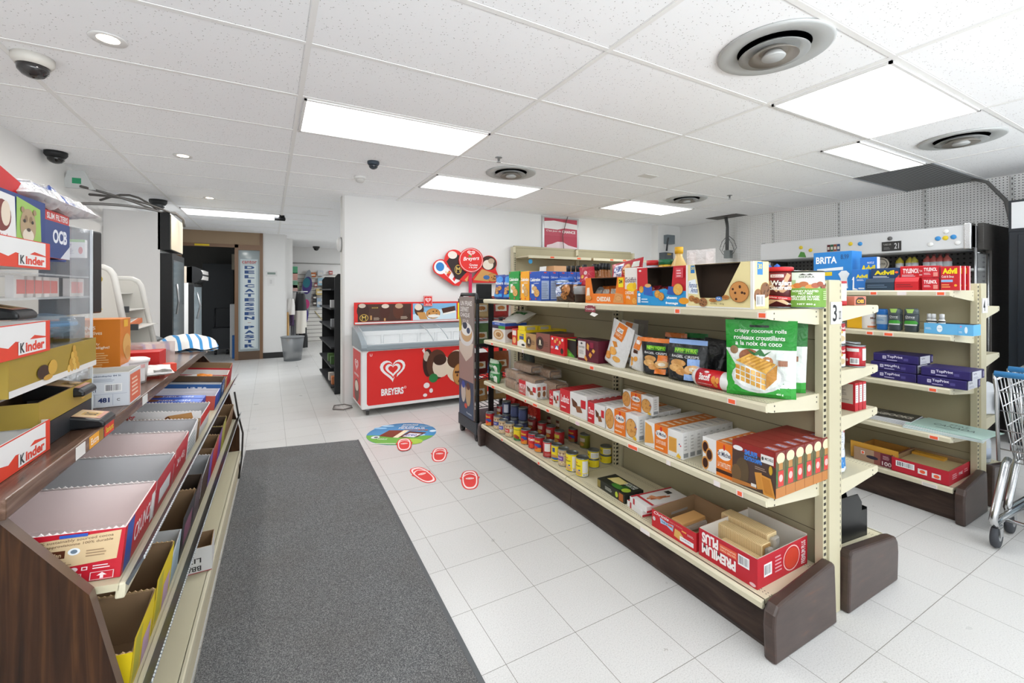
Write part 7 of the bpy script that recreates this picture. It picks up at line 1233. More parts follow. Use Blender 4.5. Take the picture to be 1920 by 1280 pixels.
# six boxes of biscuit bars with a forest scene
sm = {'front': [('r', 0, 0, 1, 1, '#4d3a33'), ('p', [(0, .78), (0, 1), (1, 1), (1, .66), (.6, .8)], '#8f2a26'), ('e', .14, .84, .12, .055, '#e6e6e8'), ('e', .08, .83, .06, .04, '#e6e6e8'), ('t', 'SMURFS', .30, .74, .60, .86, '#3f7fd2', {'bold': .05, 'rise': .0}), ('t', 'SCHTROUMPFS', .29, .62, .70, .72, '#3f7fd2', {'bold': .05}), ('r', .68, .70, .96, .88, '#e4e2de'), ('t', 'MICHELE', .77, .77, .95, .83, '#2a2a2a'), ('e', .72, .79, .025, .04, '#444'), ('e', .25, .35, .16, .3, '#5b4a34'), ('e', .1, .25, .12, .2, '#6d5436'), ('p', [(0, .1), (.5, .12), (.6, .05), (0, .0)], '#b9783c'), ('p', [(.54, .42), (.70, .46), (.74, .1), (.60, .06)], '#c98a3c'), ('p', [(.66, .42), (.90, .40), (1.0, .0), (.74, .0)], '#cf8e3e'), ('p', [(.70, .38), (.87, .36), (.95, .04), (.77, .04)], '#c07e32'), ('r', .46, .08, .58, .15, '#dedad4'), ('l', .55, .5, .85, .58, 2, '#a8907c'), ('e', .9, .58, .04, .1, '#c9a02c')],
      'right': [('r', 0, 0, 1, .22, '#b9773a'), ('r', 0, .22, 1, .8, '#5c5a3a'), ('e', .5, .85, .42, .12, '#ded3b0'), ('r', .3, .6, .7, .75, '#b58046'), ('r', .22, .24, .78, .58, '#cc3a34'), ('e', .5, .42, .2, .08, '#d9b6b2'), ('p', [(0, .55), (.2, .65), (.2, .3), (0, .3)], '#3a6a34')], 'top': [('r', 0, 0, 1, 1, '#8f332c'), ('p', [(.68, .2), (.72, .8), (.96, .8), (.94, .2)], '#b06a5c'), ('t', 'SMURFS', .7, .3, .93, .6, '#a9bce0')]}
s0 = gb('biscuit_bar_box', 1373, 1455, 1.628, S3, 849, .062, '#7a2c27', sm, 'dark red and brown biscuit bar box with forest picture, front one of six', cat='biscuit box', group='six biscuit bar boxes')
for i in range(1, 6): dup(s0, (s0.location.x+.0635*i, s0.location.y, S3), None, 'dark red and brown biscuit bar box, %s of the six going back' % ORD[i])
# -- base deck: tins
def can_at(px, py, r, h, col, spec, lab, X=None, z=S4, rz=None, grp='food tins on the lowest deck'):
    x, y = atz(px, py, z); d = math.hypot(x, y); x += x/d*r; y += y/d*r
    return tin('food_tin', r, h, col, spec, (x, y, z), rz=(-math.atan2(x, y)-.35) if rz is None else rz, span=2.9, label=lab, cat='tin', group=grp)
R_, H_ = .0365, .108
yb = lambda t='': [('r', .0, 0, 1, 1, '#e8d222'), ('t', 'Allergant', .12, .55, .52, .66, '#2c2a28', {'bold': .03}), ('r', .1, .75, .35, .8, '#c93a2c'), ('r', .62, .2, .95, .92, '#e2e0dc'), ('l', .65, .25, .93, .9, 8, '#9c9a96'), ('e', .25, .25, .2, .12, '#d9b07a'), ('e', .42, .16, .14, .1, '#caa06c'), ('e', .45, .35, .06, .05, '#2c5fa8'), ('b', .62, .02, .95, .16)]
un = lambda c2='#d9882c': [('r', 0, .45, 1, 1, '#b01c24'), ('t', 'Unico', .12, .68, .62, .85, '#e9c93a', {'bold': .03}), ('p', [(0, .45), (.5, .6), (.7, .5), (.7, .35), (0, .25)], '#2f4f9c'), ('r', 0, 0, .7, .3, c2), ('e', .3, .3, .2, .12, '#c9302c')]
be = lambda c: [('r', 0, 0, 1, .38, '#c9b08a'), ('r', 0, .62, 1, 1, '#c0a884'), ('r', 0, .32, .6, .62, c), ('t', 'BEANS', .1, .42, .5, .52, '#e9e6ea')]+[('e', .1+.1*i, .15+.08*(i % 2), .05, .05, '#e0cfae') for i in range(9)]+[('e', .1+.1*i, .75+.08*(i % 2), .05, .05, '#7a5a48' if i % 2 else '#e0cfae') for i in range(9)]
ay = [('r', 0, .0, 1, 1, '#c4282c'), ('t', 'AYLMER', .08, .55, .78, .72, '#f0e8e6', {'bold': .04}), ('e', .4, .2, .3, .17, '#d94a2c'), ('e', .25, .15, .12, .1, '#b02a20'), ('r', .1, .85, .8, .9, '#2a4a7a')]
rl = [('r', .35, .4, .75, .95, '#dcd8d6'), ('l', .38, .43, .72, .92, 8, '#a8a4a2'), ('l', .4, .1, .9, .3, 3, '#d98a88'), ('r', .1, .5, .2, .9, '#d24a4c')]
yr = [('r', 0, 0, 1, 1, '#e6cf22'), ('p', [(0, 0), (.8, 0), (.7, .15), (0, .2)], '#3a8a34'), ('e', .4, .3, .2, .15, '#a8482c'), ('e', .55, .22, .14, .12, '#8a3424'), ('r', .1, .8, .8, .84, '#4a8a3a')]
lab = lambda s: s+', lowest deck'
F1 = [(919, 802, '#b01c24', un(), 'red and blue striped tin at the far end of the front row'), (934, 809, '#4a58a0', be('#4450a0'), 'blue label bean tin, second from the far end'), (944, 817, '#cbb694', be('#5560b0'), 'mixed bean tin with blue band'), (956, 823, '#e2ddd6', be('#c8463c'), 'tin with white beans and green rim, red band'), (972, 830, '#e6cf22', yr, 'yellow tin with red beans and green base'), (986, 837, '#b01c24', un(), 'red and blue tomato tin after the yellow one'), (1000, 845, '#c4282c', ay, 'red crushed tomato tin with white lettering'), (1012, 852, '#b01c24', un(), 'red and blue pasta sauce tin in the middle of the front row'), (1028, 862, '#c4282c', rl, 'plain red tin with white ingredients panel'), (1044, 869, '#e8d222', yr[:1]+[('r', .3, .6, .5, .9, '#3b4a7a'), ('e', .4, .3, .25, .12, '#c48a4a'), ('e', .45, .16, .3, .08, '#2f5fa0')], 'slim yellow tin beside the plain red tin'), (1057, 878, '#cbb694', be('#7a4c9c'), 'mixed bean tin with purple band'), (1073, 888, '#e8d222', yb(), 'yellow corn tin, second nearest in the front row'), (1092, 898, '#e8d222', yb(), 'yellow corn tin, nearest in the front row')]
for px, py, c, sp, l in F1: can_at(px, py-3, R_ if px < 1060 else .039, H_ if px < 1060 else .112, c, sp, lab(l))
F2 = [(1128, 882, '#e8d222', yb(), 'yellow stacked corn tin, right behind the nearest ones', .052), (1105, 890, '#e8d222', yb(), 'yellow stacked corn tin, left behind the nearest ones', .052)]
for k, (px, py, c, sp, l, hh) in enumerate(F2):
    for lv in range(2):
        o = can_at(px+8, py-12, .037, .054, c, [('r', 0, 0, 1, 1, '#e8d222'), ('r', .45, .1, .98, .9, '#e2e0dc' if lv else '#e0ca20'), ('l', .5, .2, .95, .8, 3, '#a8a69c' if lv else '#d8c21c'), ('t', 'Veg', .1, .4, .35, .7, '#2c2a28')], lab(l+(', upper' if lv else ', lower')), z=S4); o.location.z = S4+.0545*lv
F3 = [(930, 790, '#8f1c22', 'red'), (960, 800, '#5f7a3a', 'dark green'), (975, 806, '#c9b722', 'yellow'), (999, 797, '#c8b41f', 'yellow dark'), (1020, 795, '#b7a622', 'olive yellow'), (990, 817, '#8f2a2c', 'dark red'), (1008, 825, '#a3282c', 'red'), (1024, 833, '#b02a2c', 'bright red'), (1040, 843, '#b0262c', 'red and white'), (1025, 812, '#7a2428', 'wine red'), (1042, 820, '#6a3a2c', 'brown'), (1046, 806, '#74302c', 'rust'), (1066, 838, '#a8282a', 'red round picture'), (1088, 850, '#8a8a2c', 'olive'), (1108, 846, '#7a7a3a', 'dull green')]
for i, (px, py, c, l) in enumerate(F3): can_at(px+9, py-8, .037, .10, c, [('r', .1, .5, .6, .8, '#d8c84a' if i in (12, 8) else '#c9b8a8'), ('e', .35, .3, .22, .14, '#b9853c')] if i != 12 else un('#8a6a3a'), lab(l+' tin in the back rows, %s from the far end' % (ORD[i] if i < 12 else ('thirteenth', 'fourteenth', 'fifteenth')[i-12]).replace('front', 'first')))
for i, (px, X, z) in enumerate(((950, 1.72, 0), (966, 1.73, 0), (981, 1.74, 0), (950, 1.72, .109), (966, 1.73, .109), (981, 1.74, .109))):
    tin('food_tin', .037, .107, '#2e3346', [('r', 0, .1, 1, .9, '#3c4468'), ('r', .5, .15, .9, .85, '#b9bcc6') if i == 3 else ('r', .1, .3, .4, .6, '#4a5890')], (X, yx(px, X), S4+z+.0), FX+.4, label='dark blue tin in the %s row under the toast shelf, %s' % ('upper' if z else 'lower', ('left', 'middle', 'right')[i % 3]), cat='tin', group='dark blue tins')
for i, (yq, X) in enumerate(((3.30, 1.80), (3.08, 1.90), (3.27, 1.90))): bag('chip_bag', .17, .24, .09, '#c5231f', [('e', .5, .6, .35, .2, '#e04a3a'), ('r', .2, .3, .8, .45, '#efd9d2'), ('e', .5, .2, .25, .1, '#b88a3a')], (X, yq, S4), FX+.2*i, seed=i*2, rough=.15, wr=.012, label='shiny red chip bag behind the tins, %s' % ('left', 'middle', 'farthest')[i], cat='bag', group='red chip bags')
# lying packs
x, y = atz(1146, 934, S4)
o = carton('zucchini_pack', .235, .13, .05, '#20241e', {'top': [('p', [(.12, .35), (.2, .9), (.6, .85), (.55, .4)], '#d9c87a'), ('e', .35, .6, .18, .25, '#e3d48c'), ('e', .6, .25, .2, .18, '#3f7a2c'), ('e', .72, .5, .06, .3, '#2c5a24'), ('t', 'CRISPS DE', .55, .62, .9, .74, '#dfe3dc', {'bold': .02}), ('t', 'LEGUMES', .55, .78, .9, .9, '#dfe3dc', {'bold': .02}), ('e', .85, .3, .1, .2, '#9fb838')], 'front': [('r', .0, .1, .12, .9, '#8a7a3a'), ('l', .3, .3, .6, .7, 3, '#b9bfb4'), ('e', .72, .5, .05, .3, '#b8cc3a'), ('r', .8, .1, .95, .9, '#a8602c')]}, (1.715, yx(1148, 1.66), S4), FX-.05, label='black and green vegetable crisp pack lying flat on the lowest deck', cat='snack pack')
for i, (px, z, a) in enumerate(((1207, 0, -.16), (1212, .031, -.1))):
    carton('wafer_pack', .13, .27, .03, '#dedcdb', {'top': [('r', .02, 0, .12, 1, '#b8323c'), ('r', 0, .12, 1, .18, '#b8323c'), ('p', [(.4, .25), (.55, .65), (.65, .6), (.5, .2)], '#c87a4c'), ('p', [(.5, .3), (.62, .72), (.7, .68), (.6, .25)], '#b5623c'), ('p', [(.3, .4), (.7, .5), (.72, .42), (.35, .3)], '#d9946a'), ('r', .25, .72, .5, .84, '#26282c')], 'right': [('r', 0, .0, 1, .35, '#b8323c')], 'front': [('r', .2, 0, .3, 1, '#b8323c')]}, (1.77, yx(px, 1.68), S4+z+.0005), FX+a, label='white and red wafer pack lying flat, the %s of two' % ('lower', 'upper')[i], cat='wafer pack', group='flat white and red wafer packs')
# red cracker trays
n = N('salted_crackers', .6); q = n.sep(n.obj); M_CRK = n.done(n.mix(n.line(q[0], .0058, 0, .0009), n.mix(n.noise(n.obj, 60, 3), '#dcc08c', '#e9d3a6'), '#a9824e'))
def crk(px, w, d, h, X, z, lab, a=0, m=None):
    o = MB().box(-w/2, -d/2, 0, w/2, d/2, h, m or M_CRK).build('cracker_sleeve', None, (X, yx(px, X), z), (0, 0, FX+a), bevel=.006, label=lab, cat='cracker sleeve', group='cracker sleeves in red trays')
    MB().box(w/2, -d/2+.01, .01, w/2+.02, d/2-.01, h-.01, mat('#d5d2cc', .1, 0, 0, .4, coat=.5)).build('film_end', o, bevel=.008); return o
w, (cx, cy) = put_x(1.612, 1222, 1306, .30)
t1 = tray('cracker_tray', w-.004, .30, zx(1306, 1000, 1.612)-S4, '#c0222c', M_KRAFT, {'front': [('t', 'Christie', .04, .78, .40, .95, '#efe0e0', {'slant': .15, 'bold': .02}), ('t', 'TRIO 3 SOCIAL', .42, .78, .72, .86, '#d98a80'), ('p', [(.22, .45), (.2, .75), (.36, .66), (.52, .72), (.5, .36), (.36, .5)], '#9fc3e0'), ('t', 'THE SOCIAL', .24, .53, .5, .62, '#27406a', {'bold': .03}), ('e', .06, .5, .035, .12, '#cfc3c4'), ('p', [(.53, .2), (.55, .62), (.66, .6), (.78, .3), (.7, .12)], '#d8a85c'), ('r', .66, .14, .95, .38, '#e9e9ec'), ('t', 'SAVE ME FOR IT', .69, .25, .9, .31, '#6d7c9a'), ('r', .7, .66, .8, .74, '#e8a050'), ('l', .82, .6, .98, .72, 2, '#e8c4c4'), ('r', .4, .58, .5, .66, '#f0623c')]}, (cx, cy, S4), FX, label='red cracker tray with light blue speech tag, left of the two trays', cat='display tray', group='red cracker trays')
M_CRK2 = mat('#d6a468', .6)
crk(1258, .07, .15, .045, 1.80, S4+.004, 'orange brown cracker sleeve at the back of the left tray', 0, M_CRK2); crk(1291, .07, .16, .045, 1.755, S4+.004, 'orange brown cracker sleeve at the front of the left tray', 0, M_CRK2)
w, (cx, cy) = put_x(1.612, 1310, 1421, .34); h = zx(1421, 1053, 1.612)-S4
t2 = tray('cracker_tray', w-.004, .34, h+.008, '#b81f2e', mat('#cfc8be', .8), {'front': [('t', 'PREMIUM', .06, .16, .66, .52, '#efe9e7', {'flip': 1, 'bold': .05}), ('t', 'PLUS', .06, .55, .36, .92, '#efe9e7', {'flip': 1, 'bold': .05}), ('r', .38, .58, .68, .84, '#d85a3c'), ('t', 'SALTED TOPS', .4, .62, .66, .68, '#f0d0b0', {'flip': 1}), ('t', 'SAUPOUDRES', .4, .72, .66, .78, '#f0d0b0', {'flip': 1}), ('b', .70, .50, .88, .86), ('e', .93, .10, .05, .06, '#e6c0c4')],
    'right': [('b', .12, .3, .27, .72), ('l', .33, .25, .48, .85, 5, '#d89aa0'), ('e', .66, .5, .17, .43, '#e6b8b0'), ('e', .66, .5, .155, .39, '#b81f2e'), ('e', .66, .5, .14, .35, '#c9402c'), ('t', 'PREMIUM PLUS', .86, .1, .95, .9, '#f0dcdc', {'rot': 90})]}, (cx, cy, S4), FX, back=h+.015, label='red salted cracker tray with upside down white lettering, right of the two trays', cat='display tray', group='red cracker trays')
crk(1386, .17, .06, .06, 1.70, S4+.004, 'pale cracker sleeve lowest at the front of the right tray', .0); crk(1392, .21, .06, .10, 1.765, S4+.004, 'pale cracker sleeve standing higher in the middle of the right tray', 0); crk(1402, .215, .07, .115, 1.84, S4+.004, 'pale cracker sleeve highest at the back of the right tray', 0)
# ================================================================ far side of number 3 seen past the post
Y3 = .96
def tin3(x, y, z, r, h, col, sp, l): o = tin('soup_tin', r, h, col, sp, (x, y, z), -YAW-.25, span=2.9, label=l, cat='tin', group='soup tins beside the end post'); return o
ZR = [1.2605, .9855, .7905, .5205]
camp = [('r', 0, .62, 1, 1, '#a8202a'), ('t', 'Campbell\'s', .1, .68, .9, .86, '#efe6e2', {'slant': .15}), ('r', 0, 0, 1, .62, '#dedad4'), ('e', .5, .58, .16, .1, '#c9a84a'), ('e', .5, .25, .3, .16, '#c9b48a')]
o = carton('oil_box', .085, .06, .04, '#c97862', {'front': [('p', [(.1, .1), (.1, .6), (.3, .9), (.7, .9), (.9, .6), (.9, .1)], '#3a2018'), ('t', 'OIS', .2, .25, .8, .65, '#e8a830', {'bold': .05})]}, (2.32, 1.0, 1.2605), -.1, label='small salmon coloured box with dark arch beside the end post', cat='box')
o = MB().lathe([(.03, 0), (.03, .1)], mat('#e0dedc', .4), 20).build('salt_canister', None, (2.235, 1.02, 1.2605), label='white canister with red lid behind the end post', cat='canister'); MB().lathe([(.031, .098), (.031, .108), (0, .108)], '#b8343a', 20).lathe([(.0305, 0), (.0305, .02)], '#b8242c', 20).build('red_lid', o)
tin3(2.235, 1.03, ZR[1]+.0, .034, .10, '#8f2028', camp, 'soup tin behind the post, lower')
tin3(2.31, .99, ZR[1], .040, .098, '#b81f2a', [('r', .1, .75, .5, .92, '#d8d4d0'), ('r', .62, .3, .98, .92, '#dedbd8'), ('l', .65, .33, .95, .9, 8, '#9c9a98'), ('b', .22, .1, .5, .42), ('e', .12, .3, .05, .07, '#e8d0d0')], 'red tin with barcode in front on the end shelf')
tin3(2.40, 1.04, ZR[1], .034, .10, '#dedbd7', [('r', 0, .88, 1, 1, '#c8923a'), ('e', .3, .3, .28, .16, '#8a5a34'), ('e', .35, .42, .16, .08, '#5a8a34'), ('t', 'SOUP', .2, .68, .6, .76, '#b0442c')], 'white tin with stew picture on the end shelf')
tin3(2.235, 1.03, ZR[1]+.101, .034, .10, '#8f2028', camp, 'red and white soup tin stacked above, partly behind the post'); tin3(2.31, 1.075, ZR[1]+.101, .036, .10, '#8f2028', camp, 'red and white soup tin stacked just behind the barcode tin')
for i in range(3):
    carton('rice_box', .031, .16, .125, '#b9202a', {'front': [('r', .1, .3, .9, .92, '#dcd9d6'), ('l', .2, .35, .8, .9, 7, '#b5b1ae')], 'left': [('r', .05, .25, .95, .95, '#b9ad9c'), ('l', .1, .3, .9, .8, 9, '#8a8278'), ('r', 0, .0, 1, .2, '#a81c24')]}, (2.285+i*.035, 1.05, ZR[2]), 0, label='upright red and white box on the end shelf, %s from the post' % ORD[i].replace('front', 'first'), cat='box', group='three red and white boxes')
bag('blue_white_bag', .11, .215, .08, '#dcdfe4', [('r', 0, 0, 1, .32, '#2f7fc2'), ('r', .1, .04, .7, .12, '#dfe6ee'), ('l', .15, .45, .7, .85, 8, '#a9b3c4'), ('e', .75, .85, .08, .05, '#c8323a')], (2.22, 1.02, ZR[3]), .05, seed=2, label='white and blue bag standing on the lowest end shelf', cat='bag')
x = 2.27
bb = MB().box(-.13, -.08, 0, .13, .08, .004, M_BLACK).box(-.13, -.08, 0, -.126, .08, .2, M_BLACK).prism([(-.08, 0), (.08, 0), (.08, .2), (.02, .2), (.0, .13), (-.08, .13)], 'x', .126, .13, M_BLACK).box(-.13, .076, 0, .13, .08, .2, M_BLACK).prism([(-.13, 0), (.13, 0), (.13, .12), (.09, .12), (.09, .16), (.06, .2), (-.13, .2)], 'y', -.08, -.076, mat('#1a1b1c', .3)).build('black_bin', None, (2.30, 1.08, .197), (0, 0, -.1), label='open black plastic bin on the end deck beside the post', cat='bin')
tin3(2.31, 1.075, ZR[1], .034, .10, '#8f2028', camp, 'soup tin underneath, behind the barcode tin')
# ================================================================ goods on number 4
GX = 3.42
def q4(name, px0, px1, z, ptop, d, col, faces, label, cat='box', group=None, X=GX, **k):
    w, (cx, cy) = put_x(X, px0, px1, d); h = zx((px0+px1)/2, ptop, X)-z
    return carton(name, w-.002, d, h, col, faces, (cx, cy, z), FX, label=label, cat=cat, group=group, **k)
Z1, Z2, Z3, Z4, Z5 = 1.3285, 1.0725, .7685, .4935, .1965
q4('water_filter_box', 1525, 1598, Z1, 472, .14, '#2a7fca', {'front': [('t', 'BRITA', .07, .70, .62, .88, '#eef3f7', {'bold': .03}), ('p', [(.1, .5), (.1, .56), (.78, .6), (.78, .52)], '#dfe8ef'), ('r', .2, .38, .5, .48, '#e0c32a'), ('e', .1, .30, .18, .14, '#b87860'), ('p', [(.70, .05), (.72, .3), (.66, .42), (.74, .5), (.86, .5), (.94, .42), (.88, .3), (.90, .05)], '#dfe4ea'), ('t', '8.99', .72, .80, .92, .92, '#2c5a92')]}, 'tall blue water filter box with white pitcher picture', cat='filter box', X=3.6)
carton('pitcher_box', .3, .14, .16, '#d6d9dc', {'front': [('p', [(.1, .3), (.16, .7), (.22, .3)], '#5d6468'), ('r', .35, .1, .6, .9, '#9aa3ab'), ('e', .75, .45, .2, .35, '#e3e6e9')]}, (3.72, yx(1495, 3.7)+.15, Z1), FX, label='pale box with recycling mark behind the tin', cat='box')
for i, px in enumerate((1441, 1457)):
    o = MB().box(-.02, -.02, 0, .02, .02, .12, '#d9dbe0').lathe([(.02, .12), (.03, .15), (.015, .18), (.024, .2), (.0, .22)], '#2f68c4', 14).build('toothbrush_pack', None, (3.66, yx(px, 3.66), Z1), label='small white stand with blue figure top, the %s of two' % ('left', 'right')[i], cat='toothbrush pack', group='blue topped packs')
adv = lambda c='#2a6fc0', y='#e6d21e': {'front': [('t', 'Advil', .12, .5, .92, .8, y, {'bold': .05}), ('l', .12, .3, .7, .42, 2, '#dfe6ee')], 'right': [('r', .1, .1, .9, .9, c)]}
q4('pain_relief_box', 1612, 1644, Z1+.0, 482, .05, '#2a72c4', {'front': [('t', 'Advil', .08, .58, .92, .76, '#e6d21e', {'bold': .05}), ('t', 'MUSCLE', .45, .8, .85, .86, '#dfe6ee'), ('r', 0, 0, 1, .2, '#2360ac')], 'right': [('r', .1, 0, .9, 1, '#dfe3ea')]}, 'tall light blue pain relief box standing at the back', cat='medicine box', X=3.62)
q4('pain_relief_box', 1597, 1629, Z1, 505, .05, '#2a72c4', {'front': [('t', 'Advil', .25, .58, .95, .76, '#e6d21e', {'bold': .05}), ('p', [(.0, .5), (.08, .65), (.14, .65), (.14, .1), (.35, .06), (.35, .02), (.04, .02), (.06, .5)], '#e9edf2'), ('l', .3, .45, .8, .53, 2, '#dfe6ee'), ('r', .4, .05, .75, .12, '#cfdcea')]}, 'light blue pain relief box with a big white figure one', cat='medicine box', X=3.52)
def disp(px0, px1, top, c1, c2, tx, tc, lab, lip, X=GX):
    w, (cx, cy) = put_x(X, px0, px1, .16); h = zx((px0+px1)/2, top, X)-Z1
    o = MB().box(-w/2, -.02, 0, w/2, .08, h, c1).prism([(-.10, 0), (-.02, 0), (-.02, h*.5), (-.085, h*.52), (-.10, h*.35)], 'x', -w/2, w/2, c2).build('medicine_display', None, (X+.1, cy, Z1), (0, 0, FX), bevel=.002, label=lab, cat='medicine display', group='open medicine display boxes')
    art(o, flat((-w/2, -.0205, 0), (w, 0, 0), (0, 0, h)), [('t', tx, .12, .70, .82, .90, tc, {'bold': .05}), ('l', .08, .56, .75, .66, 2, '#dfe3ea'), ('e', .9, .8, .06, .05, '#f0623c'), ('p', [(.85, .5), (1, .7), (1, .5)], '#c9433a')], 'back_card_print')
    art(o, flat((-w/2, -.1005, 0), (w, 0, 0), (0, .0, h*.35)), [('l', .08, .3, .9, .8, 2, lip)], 'lip_print'); return o
disp(1622, 1676, 502, '#1f3c66', '#26394c', 'Advil', '#e8d41f', 'dark navy pain relief display box with yellow lettering', '#5c7086')
disp(1677, 1722, 498, '#c8202a', '#c41e28', 'TYLENOL', '#f4e9e9', 'red fever relief display box with white lettering', '#8a2026')
q4('red_carton', 1722, 1735, Z1, 499, .1, '#c8202a', {'front': [('t', 'Tylenol', .1, .75, .9, .85, '#f4e9e9'), ('l', .1, .6, .8, .7, 1, '#f0d0d0')]}, 'narrow red carton right of the red display box', cat='medicine box', X=3.46)
for i, z in enumerate((0, .073)): w, (cx, cy) = put_x(GX, 1729, 1760, .05); carton('fever_relief_box', w, .05, .071, '#bf1e2c', {'front': [('t', 'TYLENOL', .1, .55, .9, .85, '#f4e9e9', {'bold': .03}), ('l', .1, .25, .6, .45, 2, '#e8b8bc'), ('r', .68, .12, .95, .45, '#d98a80')]}, (cx, cy, Z1+z+.0005*i), FX, label='small red fever relief box, the %s of two stacked' % ('lower', 'upper')[i], cat='medicine box', group='two small red boxes')
for i in range(3): w, (cx, cy) = put_x(GX, 1764, 1799, .028); carton('cold_relief_box', w, .028, .138, '#bd1f28', {'front': [('t', 'Advil', .1, .68, .88, .92, '#e8d41f', {'bold': .05}), ('t', 'Cold & Sinus', .05, .52, .7, .62, '#f0e6e6'), ('r', .02, .34, .65, .44, '#8fb0d8'), ('l', .05, .1, .6, .28, 2, '#e8a060'), ('e', .8, .2, .08, .05, '#e8a838')], 'right': [('r', .3, 0, .7, 1, '#dfdcdc')]}, (cx+.034*i, cy-.01*i, Z1), FX, label='red and yellow cold relief box, %s of three' % ORD[i], cat='medicine box', group='three cold relief boxes')
MB().box(-.06, -.04, 0, .06, .04, .06, '#e4e1dd').build('white_small_box', None, (3.58, 1.05, Z1), (0, 0, FX), label='white small box at the near end of the medicine shelf', cat='box')
def deo(px0, px1, X, ptop, body, top, sp, lab, grp=None):
    w, (cx, cy) = put_x(X, px0, px1, .05); h = zx((px0+px1)/2, ptop, X)-Z2; r = w/2
    pf = [(r*.86, 0), (r*.95, .01), (r*.9, .02), (r, .04), (r, h*.72), (r*.94, h*.76)]; pt = [(r*.97, h*.75), (r*.95, h*.95), (r*.8, h), (0, h)]
    o = MB().lathe(pf, mat(body, .3), 24).build('deodorant_stick', None, (cx, cy, Z2), (0, 0, FX), label=lab, cat='deodorant', group=grp); o.scale = (1, .6, 1)
    MB().lathe(pt, mat(top, .3), 24).build('cap', o); art(o, wrap(r, 2.4, .03, h*.75), sp, 'stick_label', (10, 1)); return o
dv = [('t', 'Dove', .2, .72, .75, .86, '#e3e6e6', {'slant': .15}), ('t', 'MEN+CARE', .22, .62, .75, .69, '#c9cdcd'), ('p', [(.02, .3), (.2, .48), (.8, .5), (.98, .35), (.98, .25), (.02, .2)], '#3f9a34'), ('r', .1, .12, .9, .22, '#cfd4d2')]
for i, (a, b_, X) in enumerate(((1663, 1687, 3.44), (1692, 1720, 3.44), (1672, 1690, 3.53), (1700, 1721, 3.53))):
    o = deo(a, b_, X, 578 if i < 2 else 580, '#3a4348', '#596468', dv, 'dark grey deodorant stick with green stripe, %s' % ('left in front', 'right in front', 'left behind', 'right behind')[i], 'dark grey deodorants')
    art(o, wrap(.046 if i > 2 else .04, 1.0, .115, .14), [('p', [(.2, 0), (.0, 1), (1, 1), (.8, 0)], '#a9cf6a')], 'cap_print', (6, 1)) if i < 2 else None
deo(1640, 1662, 3.46, 579, '#2a6fb8', '#2f7bd0', [('r', 0, .1, 1, .95, '#9fb4c8'), ('t', 'Gillette', .1, .78, .9, .92, '#e9eef2', {'bold': .03}), ('l', .1, .4, .8, .6, 2, '#4a7fb4')], 'blue and silver deodorant stick')
o = MB().lathe([(.036, 0), (.038, .01), (.038, .11), (.03, .13), (.02, .15), (0, .15)], mat('#e3dfda', .3), 24).build('lotion_bottle', None, (3.5, yx(1628, 3.5), Z2), label='white bottle with orange flower beside the blue deodorant', cat='bottle'); art(o, wrap(.0385, 2.6, .01, .11), [('t', 'Medical', .15, .55, .8, .7, '#6d4030'), ('e', .6, .8, .1, .1, '#e08a2c'), ('r', 0, 0, 1, .12, '#d9743a'), ('l', .2, .25, .7, .4, 2, '#e0a080')], 'bottle_label', (10, 1))
MB().box(-.045, -.03, 0, .045, .03, .12, '#e9b21f').build('yellow_box', None, (3.5, yx(1606, 3.5), Z2), (0, 0, FX), bevel=.004, label='yellow box half behind the end bracket on the deodorant shelf', cat='box')
w, (cx, cy) = put_x(3.43, 1733, 1825, .11); tray('blue_drop_carton', w, .11, .062, '#63aede', mat('#4a4e52', .8), {'front': [('e', .33, .52, .06, .34, '#e6eef4'), ('t', 'for eyes', .29, .45, .37, .58, '#3b86c0'), ('l', .03, .4, .18, .6, 2, '#d6e8f4'), ('e', .86, .5, .03, .3, '#e6eef4'), ('r', .7, .0, .703, 1, '#3f8cc4'), ('l', .72, .2, .8, .4, 2, '#cfe2f0'), ('e', .76, .8, .02, .08, '#c88ab8')]}, (cx, cy, Z2), FX, label='long light blue eye drop carton on the deodorant shelf', cat='display box')
for i, px in enumerate((1743, 1750, 1766)):
    o = MB().lathe([(.015, 0), (.016, .005), (.016, .07), (.01, .085)], mat('#e6e6e4', .3), 16).build('dropper_bottle', None, (3.49, yx(px, 3.49), Z2+.004), label='small white dropper bottle in the blue carton, %s' % ('first from the left', 'second from the left', 'alone at the right')[i], cat='bottle', group='white dropper bottles'); MB().lathe([(.012, .08), (.012, .11), (0, .112)], mat('#d3d5d6', .3), 16).build('cap', o); MB().lathe([(.0165, .062), (.0165, .07)], '#2a2c30', 16).build('dark_band', o)
# paper reams
def ream(px0, px1, X, lv, lab, fl=False, hh=.052):
    w, (cx, cy) = put_x(X, px0, px1, .21); z = Z3+lv*(hh+.002)
    return carton('paper_ream', w, .21, hh, '#2f2763', {'front': [('t', 'TopPrint', .32, .45, .66, .82, '#dcd9ea', {'bold': .03, 'flip': fl}), ('r', .22, .35, .30, .72, '#c9c5dc'), ('t', 'W', .235, .42, .285, .65, '#2f2763'), ('l', .32, .15, .62, .38, 1, '#b5b0cf'), ('r', .68, .3, .78, .6, '#4f4888')], 'right': [('r', .0, 0, .06, 1, '#1f1a44'), ('r', .08, .05, .75, .95, '#d5d6dc'), ('t', 'TopPrint', .14, .55, .4, .8, '#3a3760'), ('l', .14, .15, .6, .4, 2, '#9c9cb0'), ('r', .85, .2, .95, .8, '#8f8bb0')], 'top': [('r', .02, .05, .9, .95, '#3a3270')]}, (cx, cy, z), FX, bev=.005, label=lab, cat='paper ream', group='purple paper reams')
ream(1632, 1718, 3.41, 0, 'purple paper ream at the bottom of the left pile'); ream(1632, 1718, 3.41, 1, 'purple paper ream in the middle of the left pile, printed upside down', True); ream(1637, 1723, 3.42, 2, 'purple paper ream on top of the left pile')
